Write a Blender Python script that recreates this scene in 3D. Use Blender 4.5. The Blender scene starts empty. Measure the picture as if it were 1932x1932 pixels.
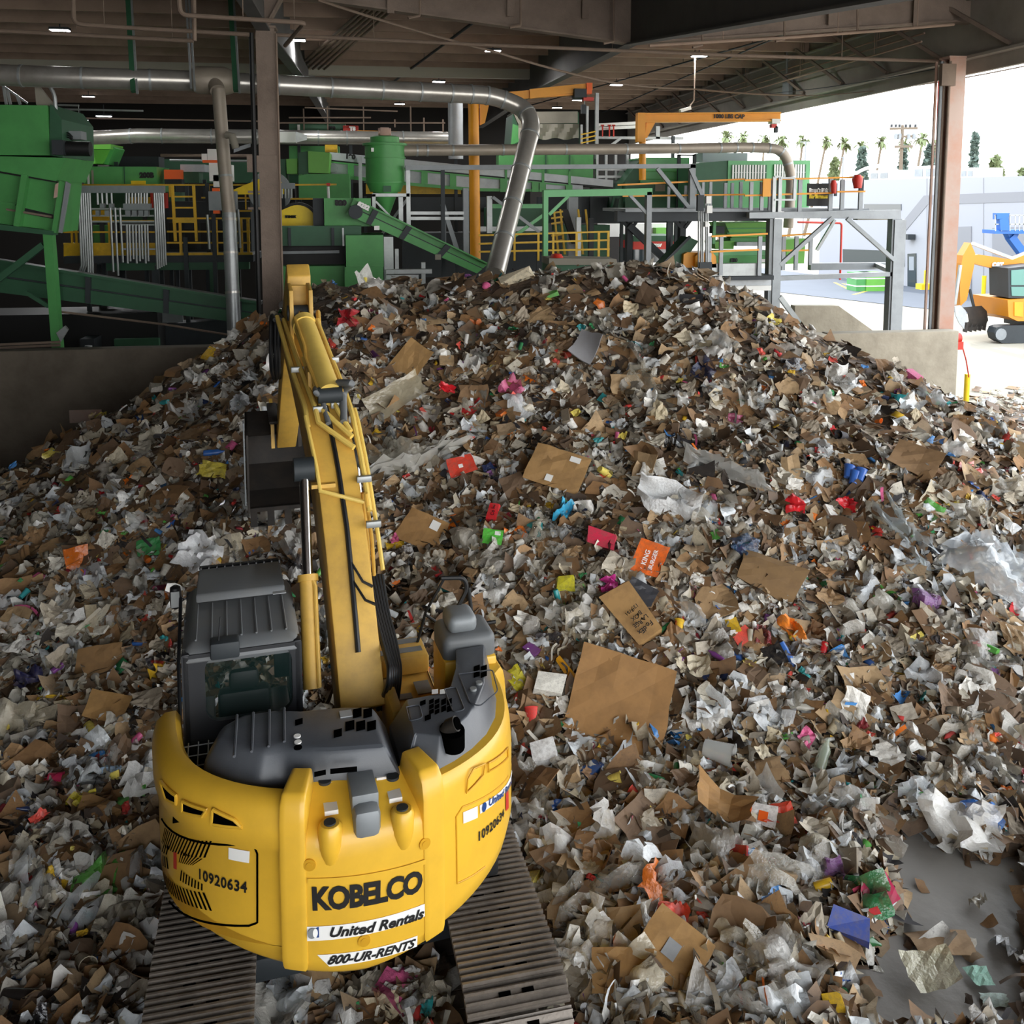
SKY, SUN, EXPO = 3.2, 2.0, 0.76
import bpy, bmesh, math, random
import numpy as np
from mathutils import Vector, Matrix
R = math.radians
rng = random.Random(7)
C = bpy.context.scene.collection
V3 = Vector

# ------------------------------------------------------------------ camera
CAM_H, FPX, PCX, PCY, PITCH, YAW = 6.8, 1786.0, 966.0, 560.0, R(6.0), R(-8.25)
CAM = V3((0, 0, CAM_H))
cF = V3((math.sin(-YAW) * math.cos(PITCH), math.cos(YAW) * math.cos(PITCH), -math.sin(PITCH)))
cR = V3((math.cos(YAW), math.sin(YAW), 0))
cU = cR.cross(cF)
def ray(px, py): return cF + cR * ((px - PCX) / FPX) + cU * ((PCY - py) / FPX)
def at_y(px, py, y):
    d = ray(px, py); return CAM + d * (y / d.y)
def at_x(px, py, x):
    d = ray(px, py); return CAM + d * (x / d.x)
def at_z(px, py, z):
    d = ray(px, py); return CAM + d * ((z - CAM_H) / d.z)
def at_d(px, py, t): return CAM + ray(px, py) * t
def project(p):
    d = V3(p) - CAM; w = d.dot(cF)
    return (PCX + FPX * d.dot(cR) / w, PCY - FPX * d.dot(cU) / w, w)
cam_data = bpy.data.cameras.new('camera')
cam = bpy.data.objects.new('camera', cam_data); C.objects.link(cam)
cam.location = CAM
cam.rotation_euler = (math.pi / 2 - PITCH, 0, YAW)
cam_data.sensor_width = 36; cam_data.lens = 36 * FPX / 1932
cam_data.shift_y = -(966 - PCY) / 1932
cam_data.clip_end = 2000
sc = bpy.context.scene
sc.camera = cam
sc.view_settings.view_transform = 'Standard'
sc.view_settings.look = 'None'
sc.view_settings.gamma = 1
sc.view_settings.exposure = 0.0
sc.view_settings.use_curve_mapping = False

# ------------------------------------------------------------------ materials
def lin(c):
    if isinstance(c, str):
        c = [int(c[i:i + 2], 16) / 255 for i in (0, 2, 4)]
    return tuple((x / 12.92 if x <= .04045 else ((x + .055) / 1.055) ** 2.4) for x in c[:3])
def mat(name, col, rough=.6, metal=0., dirt=0., dcol='3a3028', scale=3., bump=0., bscale=40., spec=.5, emis=0., trans=0., alpha=1., attr=None, coat=0.):
    m = bpy.data.materials.new(name); m.use_nodes = True
    nt = m.node_tree; N = nt.nodes; L = nt.links
    b = N['Principled BSDF']
    rgb = lin(col) + (1,)
    b.inputs['Base Color'].default_value = rgb
    b.inputs['Roughness'].default_value = rough
    b.inputs['Metallic'].default_value = metal
    b.inputs['Specular IOR Level'].default_value = spec
    if coat: b.inputs['Coat Weight'].default_value = coat
    if trans: b.inputs['Transmission Weight'].default_value = trans
    if alpha < 1: b.inputs['Alpha'].default_value = alpha
    if emis:
        b.inputs['Emission Color'].default_value = rgb; b.inputs['Emission Strength'].default_value = emis
    src = None
    if attr:
        a = N.new('ShaderNodeAttribute'); a.attribute_name = attr; src = a.outputs['Color']
    if dirt or bump:
        tc = N.new('ShaderNodeTexCoord')
    if dirt:
        n = N.new('ShaderNodeTexNoise'); n.inputs['Scale'].default_value = scale; n.inputs['Detail'].default_value = 5
        n.inputs['Roughness'].default_value = .65
        L.new(tc.outputs['Object'], n.inputs['Vector'])
        r = N.new('ShaderNodeMapRange'); r.inputs['From Min'].default_value = .42; r.inputs['From Max'].default_value = .72
        r.inputs['To Min'].default_value = 0; r.inputs['To Max'].default_value = dirt
        L.new(n.outputs['Fac'], r.inputs['Value'])
        mx = N.new('ShaderNodeMix'); mx.data_type = 'RGBA'
        L.new(r.outputs['Result'], mx.inputs['Factor'])
        if src: L.new(src, mx.inputs['A'])
        else: mx.inputs['A'].default_value = rgb
        mx.inputs['B'].default_value = lin(dcol) + (1,)
        src = mx.outputs['Result']
    if src: L.new(src, b.inputs['Base Color'])
    if bump:
        n2 = N.new('ShaderNodeTexNoise'); n2.inputs['Scale'].default_value = bscale; n2.inputs['Detail'].default_value = 4
        L.new(tc.outputs['Object'], n2.inputs['Vector'])
        bp = N.new('ShaderNodeBump'); bp.inputs['Strength'].default_value = bump; bp.inputs['Distance'].default_value = .05
        L.new(n2.outputs['Fac'], bp.inputs['Height']); L.new(bp.outputs['Normal'], b.inputs['Normal'])
    return m
M = {}
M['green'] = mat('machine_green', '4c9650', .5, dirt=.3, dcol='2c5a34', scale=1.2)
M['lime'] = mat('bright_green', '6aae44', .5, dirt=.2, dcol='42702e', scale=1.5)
M['pale_green'] = mat('pale_machine_green', '67ad74', .5, dirt=.2, dcol='3c6a44', scale=1.5)  # paler green for the portal frame, tank and power units
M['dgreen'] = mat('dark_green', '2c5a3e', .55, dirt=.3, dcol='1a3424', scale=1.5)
M['galv'] = mat('galvanised_steel', 'a4a8a8', .4, .45, dirt=.4, dcol='6c6e6c', scale=2.5)
M['duct'] = mat('spiral_duct_steel', 'bcb9b2', .3, .65, dirt=.5, dcol='867c70', scale=1.2)
M['dustyduct'] = mat('dusty_duct', 'a09688', .5, .3, dirt=.4, dcol='7e7264', scale=1.5)
M['steel'] = mat('grey_painted_steel', '868b8e', .5, .2, dirt=.3, dcol='5a5d5e', scale=2)
M['belt'] = mat('belt_side_steel', 'a9adb0', .5, .3, dirt=.4, dcol='777a7c', scale=2)
M['dark'] = mat('dark_steel', '2c3236', .6, .1, dirt=.3, dcol='17191b', scale=2)
M['black'] = mat('black_rubber', '0c0d0e', .6)
M['beam'] = mat('dusty_brown_beam', '85766a', .85, dirt=.6, dcol='5a4d44', scale=.8, bump=.2, bscale=25)
M['girder'] = mat('grey_girder', '5a5856', .8, dirt=.5, dcol='3a3a3a', scale=.6)
M['deck'] = mat('brown_roof_deck', '40342b', .9, dirt=.5, dcol='261e18', scale=.5)
M['purlin'] = mat('dusty_purlin', '9c8676', .9, dirt=.5, dcol='6a584a', scale=.7)
M['rust'] = mat('rusty_column', 'b29c90', .8, dirt=.7, dcol='b47a5e', scale=.9)
M['pipe'] = mat('dusty_pipe', '7e6d5f', .8, dirt=.3, scale=2)
M['yellow'] = mat('rail_yellow', 'd8ac1c', .5, dirt=.35, dcol='6a5416', scale=4)
M['syellow'] = mat('safety_yellow', 'f0cf1c', .5, dirt=.2, dcol='a8861c', scale=3)
M['amber'] = mat('crane_amber', 'e69a1c', .45, dirt=.2, dcol='a8661a', scale=1.5)
M['orange'] = mat('motor_orange', 'f2641c', .5)
M['red'] = mat('equipment_red', 'c43020', .5, dirt=.2)
M['tarp'] = mat('grey_tarp', '8a8578', .8, dirt=.4, dcol='5f5b52', scale=.8, bump=.3, bscale=3)
M['white'] = mat('white_paint', 'e6e6e2', .5, dirt=.15, dcol='b0b0a8', scale=2)
M['sprayfoam'] = mat('pale_insulation', 'a8a496', .9)
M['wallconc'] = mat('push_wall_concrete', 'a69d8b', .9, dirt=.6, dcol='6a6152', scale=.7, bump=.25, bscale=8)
M['wallshade'] = mat('shaded_grimy_concrete', '6f665a', .9, dirt=.7, dcol='453d33', scale=.7, bump=.25, bscale=8)  # dirty concrete, darkened further to paint in the wall's dim end
M['floor'] = mat('tipping_floor_concrete', '908c86', .45, dirt=.6, dcol='6b6660', scale=.8, bump=.1, bscale=10)
M['yard'] = mat('yard_concrete', '979080', .9, dirt=.4, dcol='7e7664', scale=.15)
M['asphalt'] = mat('grey_asphalt', '8f959c', .9, dirt=.3, dcol='70767e', scale=.3)
M['stucco'] = mat('white_stucco', 'f2f2f4', .9)
M['stripe'] = mat('grey_stripe_paint', '85868a', .9)
M['glassdark'] = mat('dark_window_glass', '2f3a3e', .08, 0, spec=.8)
M['letters'] = mat('black_lettering', '101010', .6)
M['lwhite'] = mat('white_lettering', 'f4f4f0', .6)
M['lamp'] = mat('led_lamp_face', 'ffffff', .5, emis=20)
M['hedge'] = mat('tree_leaves', '5f6f66', .8, dirt=.5, dcol='46564e', scale=2)
M['palmleaf'] = mat('palm_leaves', '6e7852', .8, dirt=.4, dcol='54603e', scale=2)
M['bark'] = mat('palm_bark', '6e6254', .9)
M['eave'] = mat('eave_girder_grey', '9a958c', .8, dirt=.5, dcol='6e6a64', scale=.6)
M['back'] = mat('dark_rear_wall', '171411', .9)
M['galvd'] = mat('darker_galvanised', '94999c', .5, .3, dirt=.4, dcol='6c7072', scale=2.5)  # darker copy of galv where open sky would blow it out
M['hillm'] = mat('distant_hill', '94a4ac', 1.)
M['sblue'] = mat('lift_blue', '1f5fae', .45)
M['catyel'] = mat('digger_orange_yellow', 'c98018', .45, dirt=.15, dcol='a06c18', scale=2)

# ------------------------------------------------------------------ mesh builder
class MB:
    def __init__(s): s.v = []; s.f = []; s.mi = []; s.s = []
    def add(s, vs, fs, mi=0, sm=False):
        o = len(s.v); s.v.extend([tuple(p) for p in vs])
        for f in fs: s.f.append(tuple(o + i for i in f)); s.mi.append(mi); s.s.append(sm)
        return s
    def box(s, p0, p1, mi=0):
        x0, y0, z0 = [min(a, b) for a, b in zip(p0, p1)]; x1, y1, z1 = [max(a, b) for a, b in zip(p0, p1)]
        return s.add([(x0,y0,z0),(x1,y0,z0),(x1,y1,z0),(x0,y1,z0),(x0,y0,z1),(x1,y0,z1),(x1,y1,z1),(x0,y1,z1)],
                     [(3,2,1,0),(4,5,6,7),(0,1,5,4),(1,2,6,5),(2,3,7,6),(3,0,4,7)], mi)
    def bar(s, a, b, w, h=None, up=(0,0,1), mi=0):
        a, b = V3(a), V3(b); h = h or w; d = (b - a).normalized(); u = V3(up)
        if abs(d.dot(u)) > .98: u = V3((0,1,0))
        x = d.cross(u).normalized(); u = x.cross(d)
        vs = [p + x*sx*w/2 + u*sz*h/2 for p in (a, b) for sx, sz in ((-1,-1),(1,-1),(1,1),(-1,1))]
        return s.add(vs, [(3,2,1,0),(4,5,6,7),(0,1,5,4),(1,2,6,5),(2,3,7,6),(3,0,4,7)], mi)
    def ibeam(s, a, b, w, h, t=.03, up=(0,0,1), mi=0):
        a, b = V3(a), V3(b); d = (b - a).normalized(); u = V3(up)
        if abs(d.dot(u)) > .98: u = V3((0,1,0))
        x = d.cross(u).normalized(); u = x.cross(d)
        s.bar(a + u*(h/2-t/2), b + u*(h/2-t/2), w, t, u, mi); s.bar(a - u*(h/2-t/2), b - u*(h/2-t/2), w, t, u, mi)
        return s.bar(a, b, t, h - 2*t, u, mi)
    def tube(s, pts, r, n=10, cap=True, mi=0, sm=True):
        P = [V3(p) for p in pts]; rs = r if isinstance(r, (list, tuple)) else [r]*len(P)
        k = len(P); o = []; prev = None
        for i in range(k):
            d = (P[min(i+1, k-1)] - P[max(i-1, 0)]).normalized()
            if prev is None:
                u = V3((0,0,1)) if abs(d.z) < .9 else V3((1,0,0))
            else: u = prev
            x = d.cross(u)
            if x.length < 1e-5: x = d.cross(V3((1,.3,.2)))
            x.normalize(); u = x.cross(d).normalized(); prev = u
            for j in range(n):
                t = 2*math.pi*j/n; o.append(P[i] + (x*math.cos(t) + u*math.sin(t))*rs[i])
        fs = [(i*n+j, i*n+(j+1)%n, (i+1)*n+(j+1)%n, (i+1)*n+j) for i in range(k-1) for j in range(n)]
        fs = [f[::-1] for f in fs]
        s.add(o, fs, mi, sm)
        if cap:
            s.add(o[:n], [tuple(range(n))], mi); s.add(o[-n:], [tuple(range(n))[::-1]], mi)
        return s
    def cyl(s, a, b, r, n=20, mi=0): return s.tube([a, b], r, n, True, mi)
    def prism(s, poly, vec, mi=0):
        P = [V3(p) for p in poly]; n = len(P); vec = V3(vec)
        nrm = V3((0,0,0))
        for i in range(n): nrm += P[i].cross(P[(i+1) % n])
        if nrm.dot(vec) > 0: P = P[::-1]
        Q = [p + vec for p in P]
        return s.add(P + Q, [tuple(range(n)), tuple(range(2*n-1, n-1, -1))] + [(i, n+i, n+(i+1)%n, (i+1)%n)[::1] for i in range(n)], mi)
    def loft(s, rings, closed=True, cap=True, mi=0, sm=True):
        n = len(rings[0]); o = [p for r in rings for p in r]; k = len(rings)
        m = n if closed else n-1
        s.add(o, [(i*n+j, i*n+(j+1)%n, (i+1)*n+(j+1)%n, (i+1)*n+j) for i in range(k-1) for j in range(m)], mi, sm)
        if cap:
            s.add(rings[0], [tuple(range(n))[::-1]], mi); s.add(rings[-1], [tuple(range(n))], mi)
        return s
    def lathe(s, c, prof, n=24, axis=(0,0,1), mi=0):
        a = V3(axis).normalized(); u = V3((1,0,0)) if abs(a.x) < .9 else V3((0,1,0)); x = a.cross(u).normalized(); y = a.cross(x); c = V3(c)
        rings = [[c + a*z + (x*math.cos(2*math.pi*j/n) + y*math.sin(2*math.pi*j/n))*max(r, 1e-4) for j in range(n)] for r, z in prof]
        return s.loft(rings, True, True, mi)
    def xf(s, m):
        s.v = [tuple(m @ V3(p)) for p in s.v]; return s
    def build(s, name, mats, parent=None, bevel=0., seg=2, ang=35, fix=False):
        me = bpy.data.meshes.new(name); me.from_pydata(s.v, [], s.f)
        if not isinstance(mats, (list, tuple)): mats = [mats]
        for m in mats: me.materials.append(M[m] if isinstance(m, str) else m)
        me.polygons.foreach_set('material_index', s.mi)
        if bevel or fix:
            bm = bmesh.new(); bm.from_mesh(me)
            bmesh.ops.remove_doubles(bm, verts=bm.verts, dist=1e-4)
            bmesh.ops.recalc_face_normals(bm, faces=bm.faces)
            if bevel:
                es = [e for e in bm.edges if len(e.link_faces) == 2 and e.calc_face_angle(0) > R(ang)]
                bmesh.ops.bevel(bm, geom=es, offset=bevel, segments=seg, affect='EDGES', profile=.5, clamp_overlap=True)
            bm.to_mesh(me); bm.free()
            me.polygons.foreach_set('use_smooth', [True]*len(me.polygons)); me.set_sharp_from_angle(angle=R(ang))
        elif any(s.s):
            me.polygons.foreach_set('use_smooth', [True]*len(me.polygons)); me.set_sharp_from_angle(angle=R(40))
        o = bpy.data.objects.new(name, me); C.objects.link(o)
        if parent: o.parent = parent
        return o

def tag(o, label, cat, group=None):
    o['label'] = label; o['category'] = cat
    if group: o['group'] = group
    return o
def struct(o): o['kind'] = 'structure'; return o
def stuff(o, label=None, cat=None):
    o['kind'] = 'stuff'
    if label: o['label'] = label; o['category'] = cat
    return o
def thing(name, label, cat, loc=(0,0,0), rz=0, group=None):
    o = bpy.data.objects.new(name, None); C.objects.link(o); o.empty_display_size = .2
    o.location = loc; o.rotation_euler = (0, 0, rz)
    return tag(o, label, cat, group)
def dup(root, loc=None, rz=None, label=None, group=None):
    r = root.copy(); C.objects.link(r)
    if loc is not None: r.location = loc
    if rz is not None: r.rotation_euler = (0, 0, rz)
    if label: r['label'] = label
    if group: r['group'] = group
    for ch in list(root.children):
        c = ch.copy(); C.objects.link(c); c.parent = r
        for g in list(ch.children):
            d = g.copy(); C.objects.link(d); d.parent = c
    return r
def rootp(root):        # pixel-planned parts are modelled in world space: bring them under their root without moving
    mi = Matrix.Translation(root.location).inverted() if root.rotation_euler.z == 0 else (Matrix.Translation(root.location) @ Matrix.Rotation(root.rotation_euler.z, 4, 'Z')).inverted()
    for ch in root.children:
        if ch.type == 'MESH' and ch.data.users == 1: ch.data.transform(mi)
        for g in ch.children:
            if g.type == 'MESH' and g.data.users == 1: g.data.transform(mi)
    return root

def text_mb(body, size, bold=0., shear=0., align='CENTER', space=1.):
    cu = bpy.data.curves.new('lettering', 'FONT'); cu.body = body; cu.size = size; cu.align_x = align; cu.align_y = 'CENTER'
    cu.offset = bold; cu.shear = shear; cu.space_character = space; cu.resolution_u = 3
    o = bpy.data.objects.new('lettering', cu); C.objects.link(o)
    me = bpy.data.meshes.new_from_object(o)
    vs = [v.co.copy() for v in me.vertices]; fs = [tuple(p.vertices) for p in me.polygons]
    bpy.data.objects.remove(o); bpy.data.curves.remove(cu); bpy.data.meshes.remove(me)
    return vs, fs
def text_on(name, body, size, c, xdir, ydir, m, parent=None, bold=0., shear=0., off=.004, align='CENTER', fit=None, space=1.):
    vs, fs = text_mb(body, size, bold, shear, align, space)
    c, x, y = V3(c), V3(xdir).normalized(), V3(ydir).normalized(); n = x.cross(y)
    k = 1.
    if fit:
        w = max(v.x for v in vs) - min(v.x for v in vs); k = fit / w
    b = MB(); b.add([c + x*v.x*k + y*v.y + n*off for v in vs], fs)
    return b.build(name, m, parent)
def bend(p, q, r0, n=5):
    return [p.lerp(q, i/n) for i in range(n+1)]
def rounded(pts, rad=.3, n=5):
    P = [V3(p) for p in pts]; out = [P[0]]
    for i in range(1, len(P)-1):
        a, b, c = P[i-1], P[i], P[i+1]
        r = min(rad, (a-b).length*.49, (c-b).length*.49)
        p0 = b + (a-b).normalized()*r; p1 = b + (c-b).normalized()*r
        for k in range(n+1):
            t = k/n; out.append(p0*(1-t)**2 + b*2*t*(1-t) + p1*t*t)
    out.append(P[-1]); return out
# boxes and prisms planned on a plane y = Y of the building
def pbox(b, x0, y0, x1, y1, Y, dep, mi=0):
    tl, br = at_y(x0, y0, Y), at_y(x1, y1, Y)
    return b.box((tl.x, Y, br.z), (br.x, Y + dep, tl.z), mi)
def ppoly(b, pts, Y, dep, mi=0):
    return b.prism([at_y(px, py, Y) for px, py in pts], (0, dep, 0), mi)
def pbar(b, p, q, w, h=None, mi=0, up=(0,-1,0)):
    return b.bar(at_y(*p), at_y(*q), w, h, up, mi)
def ptube(b, pts, r, n=10, rad=0, mi=0):
    P = [at_y(*p) for p in pts]
    return b.tube(rounded(P, rad) if rad else P, r, n, True, mi)
# ------------------------------------------------------------------ setting: ground, hall
b = MB(); b.box((-26, -12, -.3), (17.2, 62, 0)); struct(b.build('floor', 'floor'))
b = MB(); b.box((17.2, -12, -.32), (140, 260, -.02)); b.box((-26, 62, -.32), (17.2, 260, -.02)); struct(b.build('ground', 'yard'))
WALLY = 24.4
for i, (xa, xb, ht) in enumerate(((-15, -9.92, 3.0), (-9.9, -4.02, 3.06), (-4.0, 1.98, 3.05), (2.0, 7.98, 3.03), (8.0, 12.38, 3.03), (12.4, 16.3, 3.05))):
    b = MB(); b.box((xa, WALLY, 0), (xb, WALLY + .45, ht)); struct(b.build('wall_push', 'wallshade' if i < 3 else 'wallconc', bevel=.03))
for px, py in ((161, 786), (161, 803)):
    pass
b = MB(); q = at_y(162, 785, WALLY)
b.box((q.x-.38, WALLY-.03, q.z-.16), (q.x+.38, WALLY, q.z+.16))
for i in (-1, 1):
    for k in (-1, 1):
        b.cyl((q.x+i*.3, WALLY-.05, q.z+k*.1), (q.x+i*.3, WALLY-.03, q.z+k*.1), .03, 8)
tag(b.build('splice_plate', 'rust'), 'rusty bolted steel plate across a joint of the concrete push wall', 'plate')
b = MB(); q0 = at_z(0, 895, 0)
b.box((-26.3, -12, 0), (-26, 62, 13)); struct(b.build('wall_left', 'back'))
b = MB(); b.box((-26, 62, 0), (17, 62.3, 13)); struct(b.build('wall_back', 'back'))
b = MB(); b.box((-26, -12.3, 0), (-3.5, -12, 13)); struct(b.build('wall_light_block', 'back'))  # unseen partial wall, added to keep light off the left side
# ceiling: deck and purlins
b = MB(); b.box((-26, -12, 12.9), (17.6, 62, 13.1)); struct(b.build('ceiling', 'deck'))
b = MB(); y = 10.6
while y < 62:
    if abs(y - 25.3) > .6: b.box((-26, y-.06, 12.38), (16.7, y+.06, 12.9))
    y += 2.25
struct(b.build('ceiling_purlins', 'purlin'))
# girders
def web(b, prof, Y, t=.03, fl=.34):
    """prof: list of (x, zbottom); girder in plane y=Y up to z 12.9"""
    for (x0, z0), (x1, z1) in zip(prof, prof[1:]):
        b.prism([(x0, Y-t/2, z0), (x1, Y-t/2, z1), (x1, Y-t/2, 12.9), (x0, Y-t/2, 12.9)], (0, t, 0))
        b.bar((x0, Y, z0), (x1, Y, z1), fl, .05)
b = MB(); web(b, [(-2.7, 11.0), (-2.2, 11.9), (6.9, 10.9), (16.2, 11.72), (16.8, 11.7)], 25.3)
for x in (0.5, 3.6, 5.6, 9.5, 12.5, 15): b.bar((x, 25.1, 11.5), (x, 25.1, 12.9), .18, .02, (0,1,0))
struct(b.build('ceiling_girder_cross', 'beam'))
def vgirder(name, x, prof, m, fl=.34, top=12.9):
    b = MB(); t = .03
    for (y0, z0), (y1, z1) in zip(prof, prof[1:]):
        b.prism([(x-t/2, y0, z0), (x-t/2, y1, z1), (x-t/2, y1, top), (x-t/2, y0, top)], (t, 0, 0))
        b.bar((x, y0, z0), (x, y1, z1), fl, .05)
    return struct(b.build(name, m))
vgirder('ceiling_girder_middle', 6.9, [(6, 8.75), (25.3, 10.9), (40, 11.3), (62, 11.3)], 'girder')
vgirder('ceiling_girder_side', -2.7, [(2, 11.3), (24.9, 11.0), (25.6, 11.0), (40, 11.4), (62, 11.4)], 'girder')
b = MB()
for (y0, y1) in ((-6, 62),):
    b.box((16.75, y0, 10.72), (16.85, y1, 12.9)); b.box((16.55, y0, 10.68), (17.05, y1, 10.76)); b.box((16.6, y0, 12.3), (16.8, y1, 12.36))
    b.box((16.85, y0, 10.3), (17.0, y1, 11.6))
struct(b.build('ceiling_girder_eave', 'eave'))
b = MB(); y = 18
while y < 60:
    b.bar((16.68, y-.7, 10.85), (16.0, y+1.7, 12.4), .1, .1); y += 3.05
struct(b.build('ceiling_girder_braces', 'beam'))
b = MB(); b.box((-22, 42, 12.0), (8, 42.3, 12.42)); struct(b.build('trim_1', 'sprayfoam'))
# columns
def column(name, x, y, w, d, h, m):
    b = MB(); t = .04
    b.box((x-w/2, y-d/2, 0), (x+w/2, y-d/2+t, h)); b.box((x-w/2, y+d/2-t, 0), (x+w/2, y+d/2, h)); b.box((x-t/2, y-d/2+t, 0), (x+t/2, y+d/2-t, h))
    b.box((x-w/2-.04, y-d/2-.04, h-.06), (x+w/2+.04, y+d/2+.04, h))
    return b.build(name, m)
lc = column('column_left', -2.66, 25.3, .46, .5, 11.1, 'beam'); struct(lc)
b = MB()
p = at_y(492, 310, 25.0); b.box((p.x-.34, 24.98, p.z-.2), (p.x+.4, 25.08, p.z+.22)); 
for py in (362, 393): 
    q = at_y(495, py, 25.0); b.box((q.x-.36, 24.99, q.z-.03), (q.x+.36, 25.08, q.z+.03))
struct(b.build('column_left_plates', 'beam'))
rc = column('column_right', 16.32, 25.3, .5, .42, 10.75, 'rust'); struct(rc)
tube = lambda pts, r, m, n=8: MB().tube(pts, r, n).build('x', m)
def pipe_thing(name, label, cat, pts, r, m, n=8, group=None, rad=0):
    b = MB(); b.tube(rounded(pts, rad) if rad else pts, r, n); o = b.build(name, m)
    if name in ('sprinkler_pipe', 'roof_conduit', 'eave_conduit'):
        for p, q in zip(pts, pts[1:]):
            p, q = V3(p), V3(q)
            if abs(p.z-q.z) < .5*(p-q).length:
                k = max(1, int((p-q).length/5))
                for i in range(k):
                    c = p.lerp(q, (i+.5)/k)
                    if c.z < 12.8: h_ = MB(); h_.tube([c, V3((c.x, c.y, 12.92))], .012, 5); h_.build('hanger_rod', m, o)
    return tag(o, label, cat, group)
for i, (dx, dy, r, m) in enumerate(((-.34, -.1, .045, 'pipe'), (-.44, -.12, .05, 'steel'), (-.55, -.05, .04, 'rust'), (-.27, -.26, .04, 'pipe'))):
    pipe_thing('conduit', ['thin brown conduit nearest the flange of the rusty open-side column', 'pale grey conduit second out from the rusty open-side column', 'outermost rusty pipe strapped beside the open-side column', 'brown pipe running up the face edge of the rusty column'][i], 'conduit', [(16.32+dx, 25.3+dy, 0), (16.32+dx, 25.3+dy, 10.6)], r, m, group='conduits on the rusty column')
b = MB(); b.box((16.32-.62, 24.85, 9.9), (16.32-.2, 25.0, 10.5)); tag(b.build('junction_box', 'pipe'), 'brown junction box at the head of the rusty open-side column', 'box')
for i, (dx) in enumerate((-.33, .28)):
    pipe_thing('conduit', ['dark conduit bundle down the conveyor side of the brown column', 'thin conduit down the pile side of the brown column'][i], 'conduit', [(-2.66+dx, 25.0, 0), (-2.66+dx, 25.0, 10.9)], .06 if i == 0 else .03, 'black' if i == 0 else 'pipe')
# lamps: one high-bay light with its parts, copied
def lamp_proto(p):
    t = thing('high_bay_light', '', 'ceiling light', p, 0, 'LED high-bay lights under the roof')
    b = MB(); b.box((-.3, -.16, .02), (.3, .16, .1)); b.build('housing', 'dark', t)
    b = MB(); b.box((-.28, -.14, 0), (.28, .14, .02)); b.build('diffuser', 'lamp', t)
    b = MB(); b.bar((-.0, 0, .1), (0, 0, .5), .03); b.build('hanger', 'dark', t)
    ld = bpy.data.lights.new('lamp_glow', 'AREA'); ld.energy = 140; ld.size = .4; ld.spread = R(170); lo = bpy.data.objects.new('lamp_glow', ld); C.objects.link(lo); lo.parent = t; lo.location = (0, 0, -.02)
    return t
LAMPS = [(113, 58, 'bright high-bay light above the top of the big green hopper'), (560, 77, 'high-bay light just beside the head of the brown column'),
         (930, 97, 'high-bay light under the roof near the sagging cable, middle bay'), (1319, 107, 'high-bay light in the bay next to the eave girder'),
         (1163, 161, 'high-bay light over the hoist of the farther amber crane'), (1090, 190, 'high-bay light right behind the farther crane hoist'), (1051, 204, 'small far high-bay light beneath the farther crane arm'),
         (159, 165, 'high-bay light just under the overhead duct by the grey hood'), (167, 183, 'lower high-bay light of the pair beneath the overhead duct'), (510, 144, 'high-bay light touching the duct beside the brown column'),
         (645, 178, 'high-bay light below the overhead duct, nearest the brown column'), (754, 197, 'high-bay light below the duct above the cyclone'), (828, 155, 'high-bay light peeking just above the overhead duct'),
         (196, 220, 'hanging high-bay light on a long rod over the grey pipe'), (152, 227, 'small distant light beside the green hopper top')]
lp = None
for px, py, lab in LAMPS:
    p = at_z(px, py, 12.2 if px not in (196, 152) else 10.2)
    if lp is None: lp = lamp_proto(p); lp['label'] = lab
    else: dup(lp, p, 0, lab)
# overhead pipes
def zp(px, py, z): return at_z(px, py, z)
P_ = pipe_thing
P_('sprinkler_pipe', 'long sprinkler pipe under the roof crossing the whole hall behind the column', 'pipe', [at_y(0, 58, 24.0), at_y(285, 73, 24.0), at_y(365, 77, 24.0)], .05, 'pipe')
P_('sprinkler_pipe', 'sprinkler pipe dropping beside the girder then running towards the column', 'pipe', [at_y(138, 0, 23), at_y(138, 45, 23), at_y(255, 53, 23), at_y(470, 65, 23)], .05, 'pipe', rad=.2)
P_('sprinkler_pipe', 'sprinkler pipe with two drops passing in front of the column head', 'pipe', [at_y(338, 0, 21), at_y(340, 28, 21), at_y(575, 43, 21), at_y(538, 86, 23)], .05, 'pipe', rad=.15)
P_('sprinkler_pipe', 'short vertical pipe joining the two sprinkler runs', 'pipe', [at_y(366, 0, 22), at_y(367, 77, 22)], .045, 'pipe')
P_('sprinkler_pipe', 'straight sprinkler pipe from the brown column to the open-side column', 'pipe', [at_y(505, 65, 26.2), at_y(900, 84, 26.2), at_y(1400, 105, 26.2), at_y(1770, 115, 26.2)], .05, 'pipe')
P_('sprinkler_pipe', 'sprinkler pipe hung along the cross girder on brackets', 'pipe', [at_y(1225, 86, 24.7), at_y(1500, 70, 24.7), at_y(1660, 58, 24.7), at_y(1800, 46, 24.7)], .04, 'purlin')
for i, (px, y0, y1) in enumerate(((792, 0, 30), (982, 0, 48), (1158, 0, 78), (1325, 65, 85), (1480, 28, 74), (1618, 18, 60))):
    p, q = at_y(px, y0, 24.8), at_y(px, y1, 24.8)
    b = MB(); b.tube([p, q], .03, 6); b.tube([q + V3((-.3, -.1, -.08)), q + V3((0, 0, 0))], .035, 6)
    tag(b.build('pipe_hanger', 'pipe'), ['first', 'second', 'third', 'fourth', 'fifth', 'sixth'][i] + ' drop hanger along the cross girder counted from the brown column', 'hanger', 'drop hangers on the cross girder')
for i in range(6):
    d = i*.22
    p0, p1 = zp(690 + i*11, 14, 12.25), zp(545 + i*11, 141, 12.25)
    P_('roof_conduit', ['first', 'second', 'third', 'fourth', 'fifth', 'sixth'][i] + ' of six parallel conduits running under the roof, from the column side', 'conduit', [p0, p1], .045, 'pipe', group='parallel roof conduits')
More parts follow.
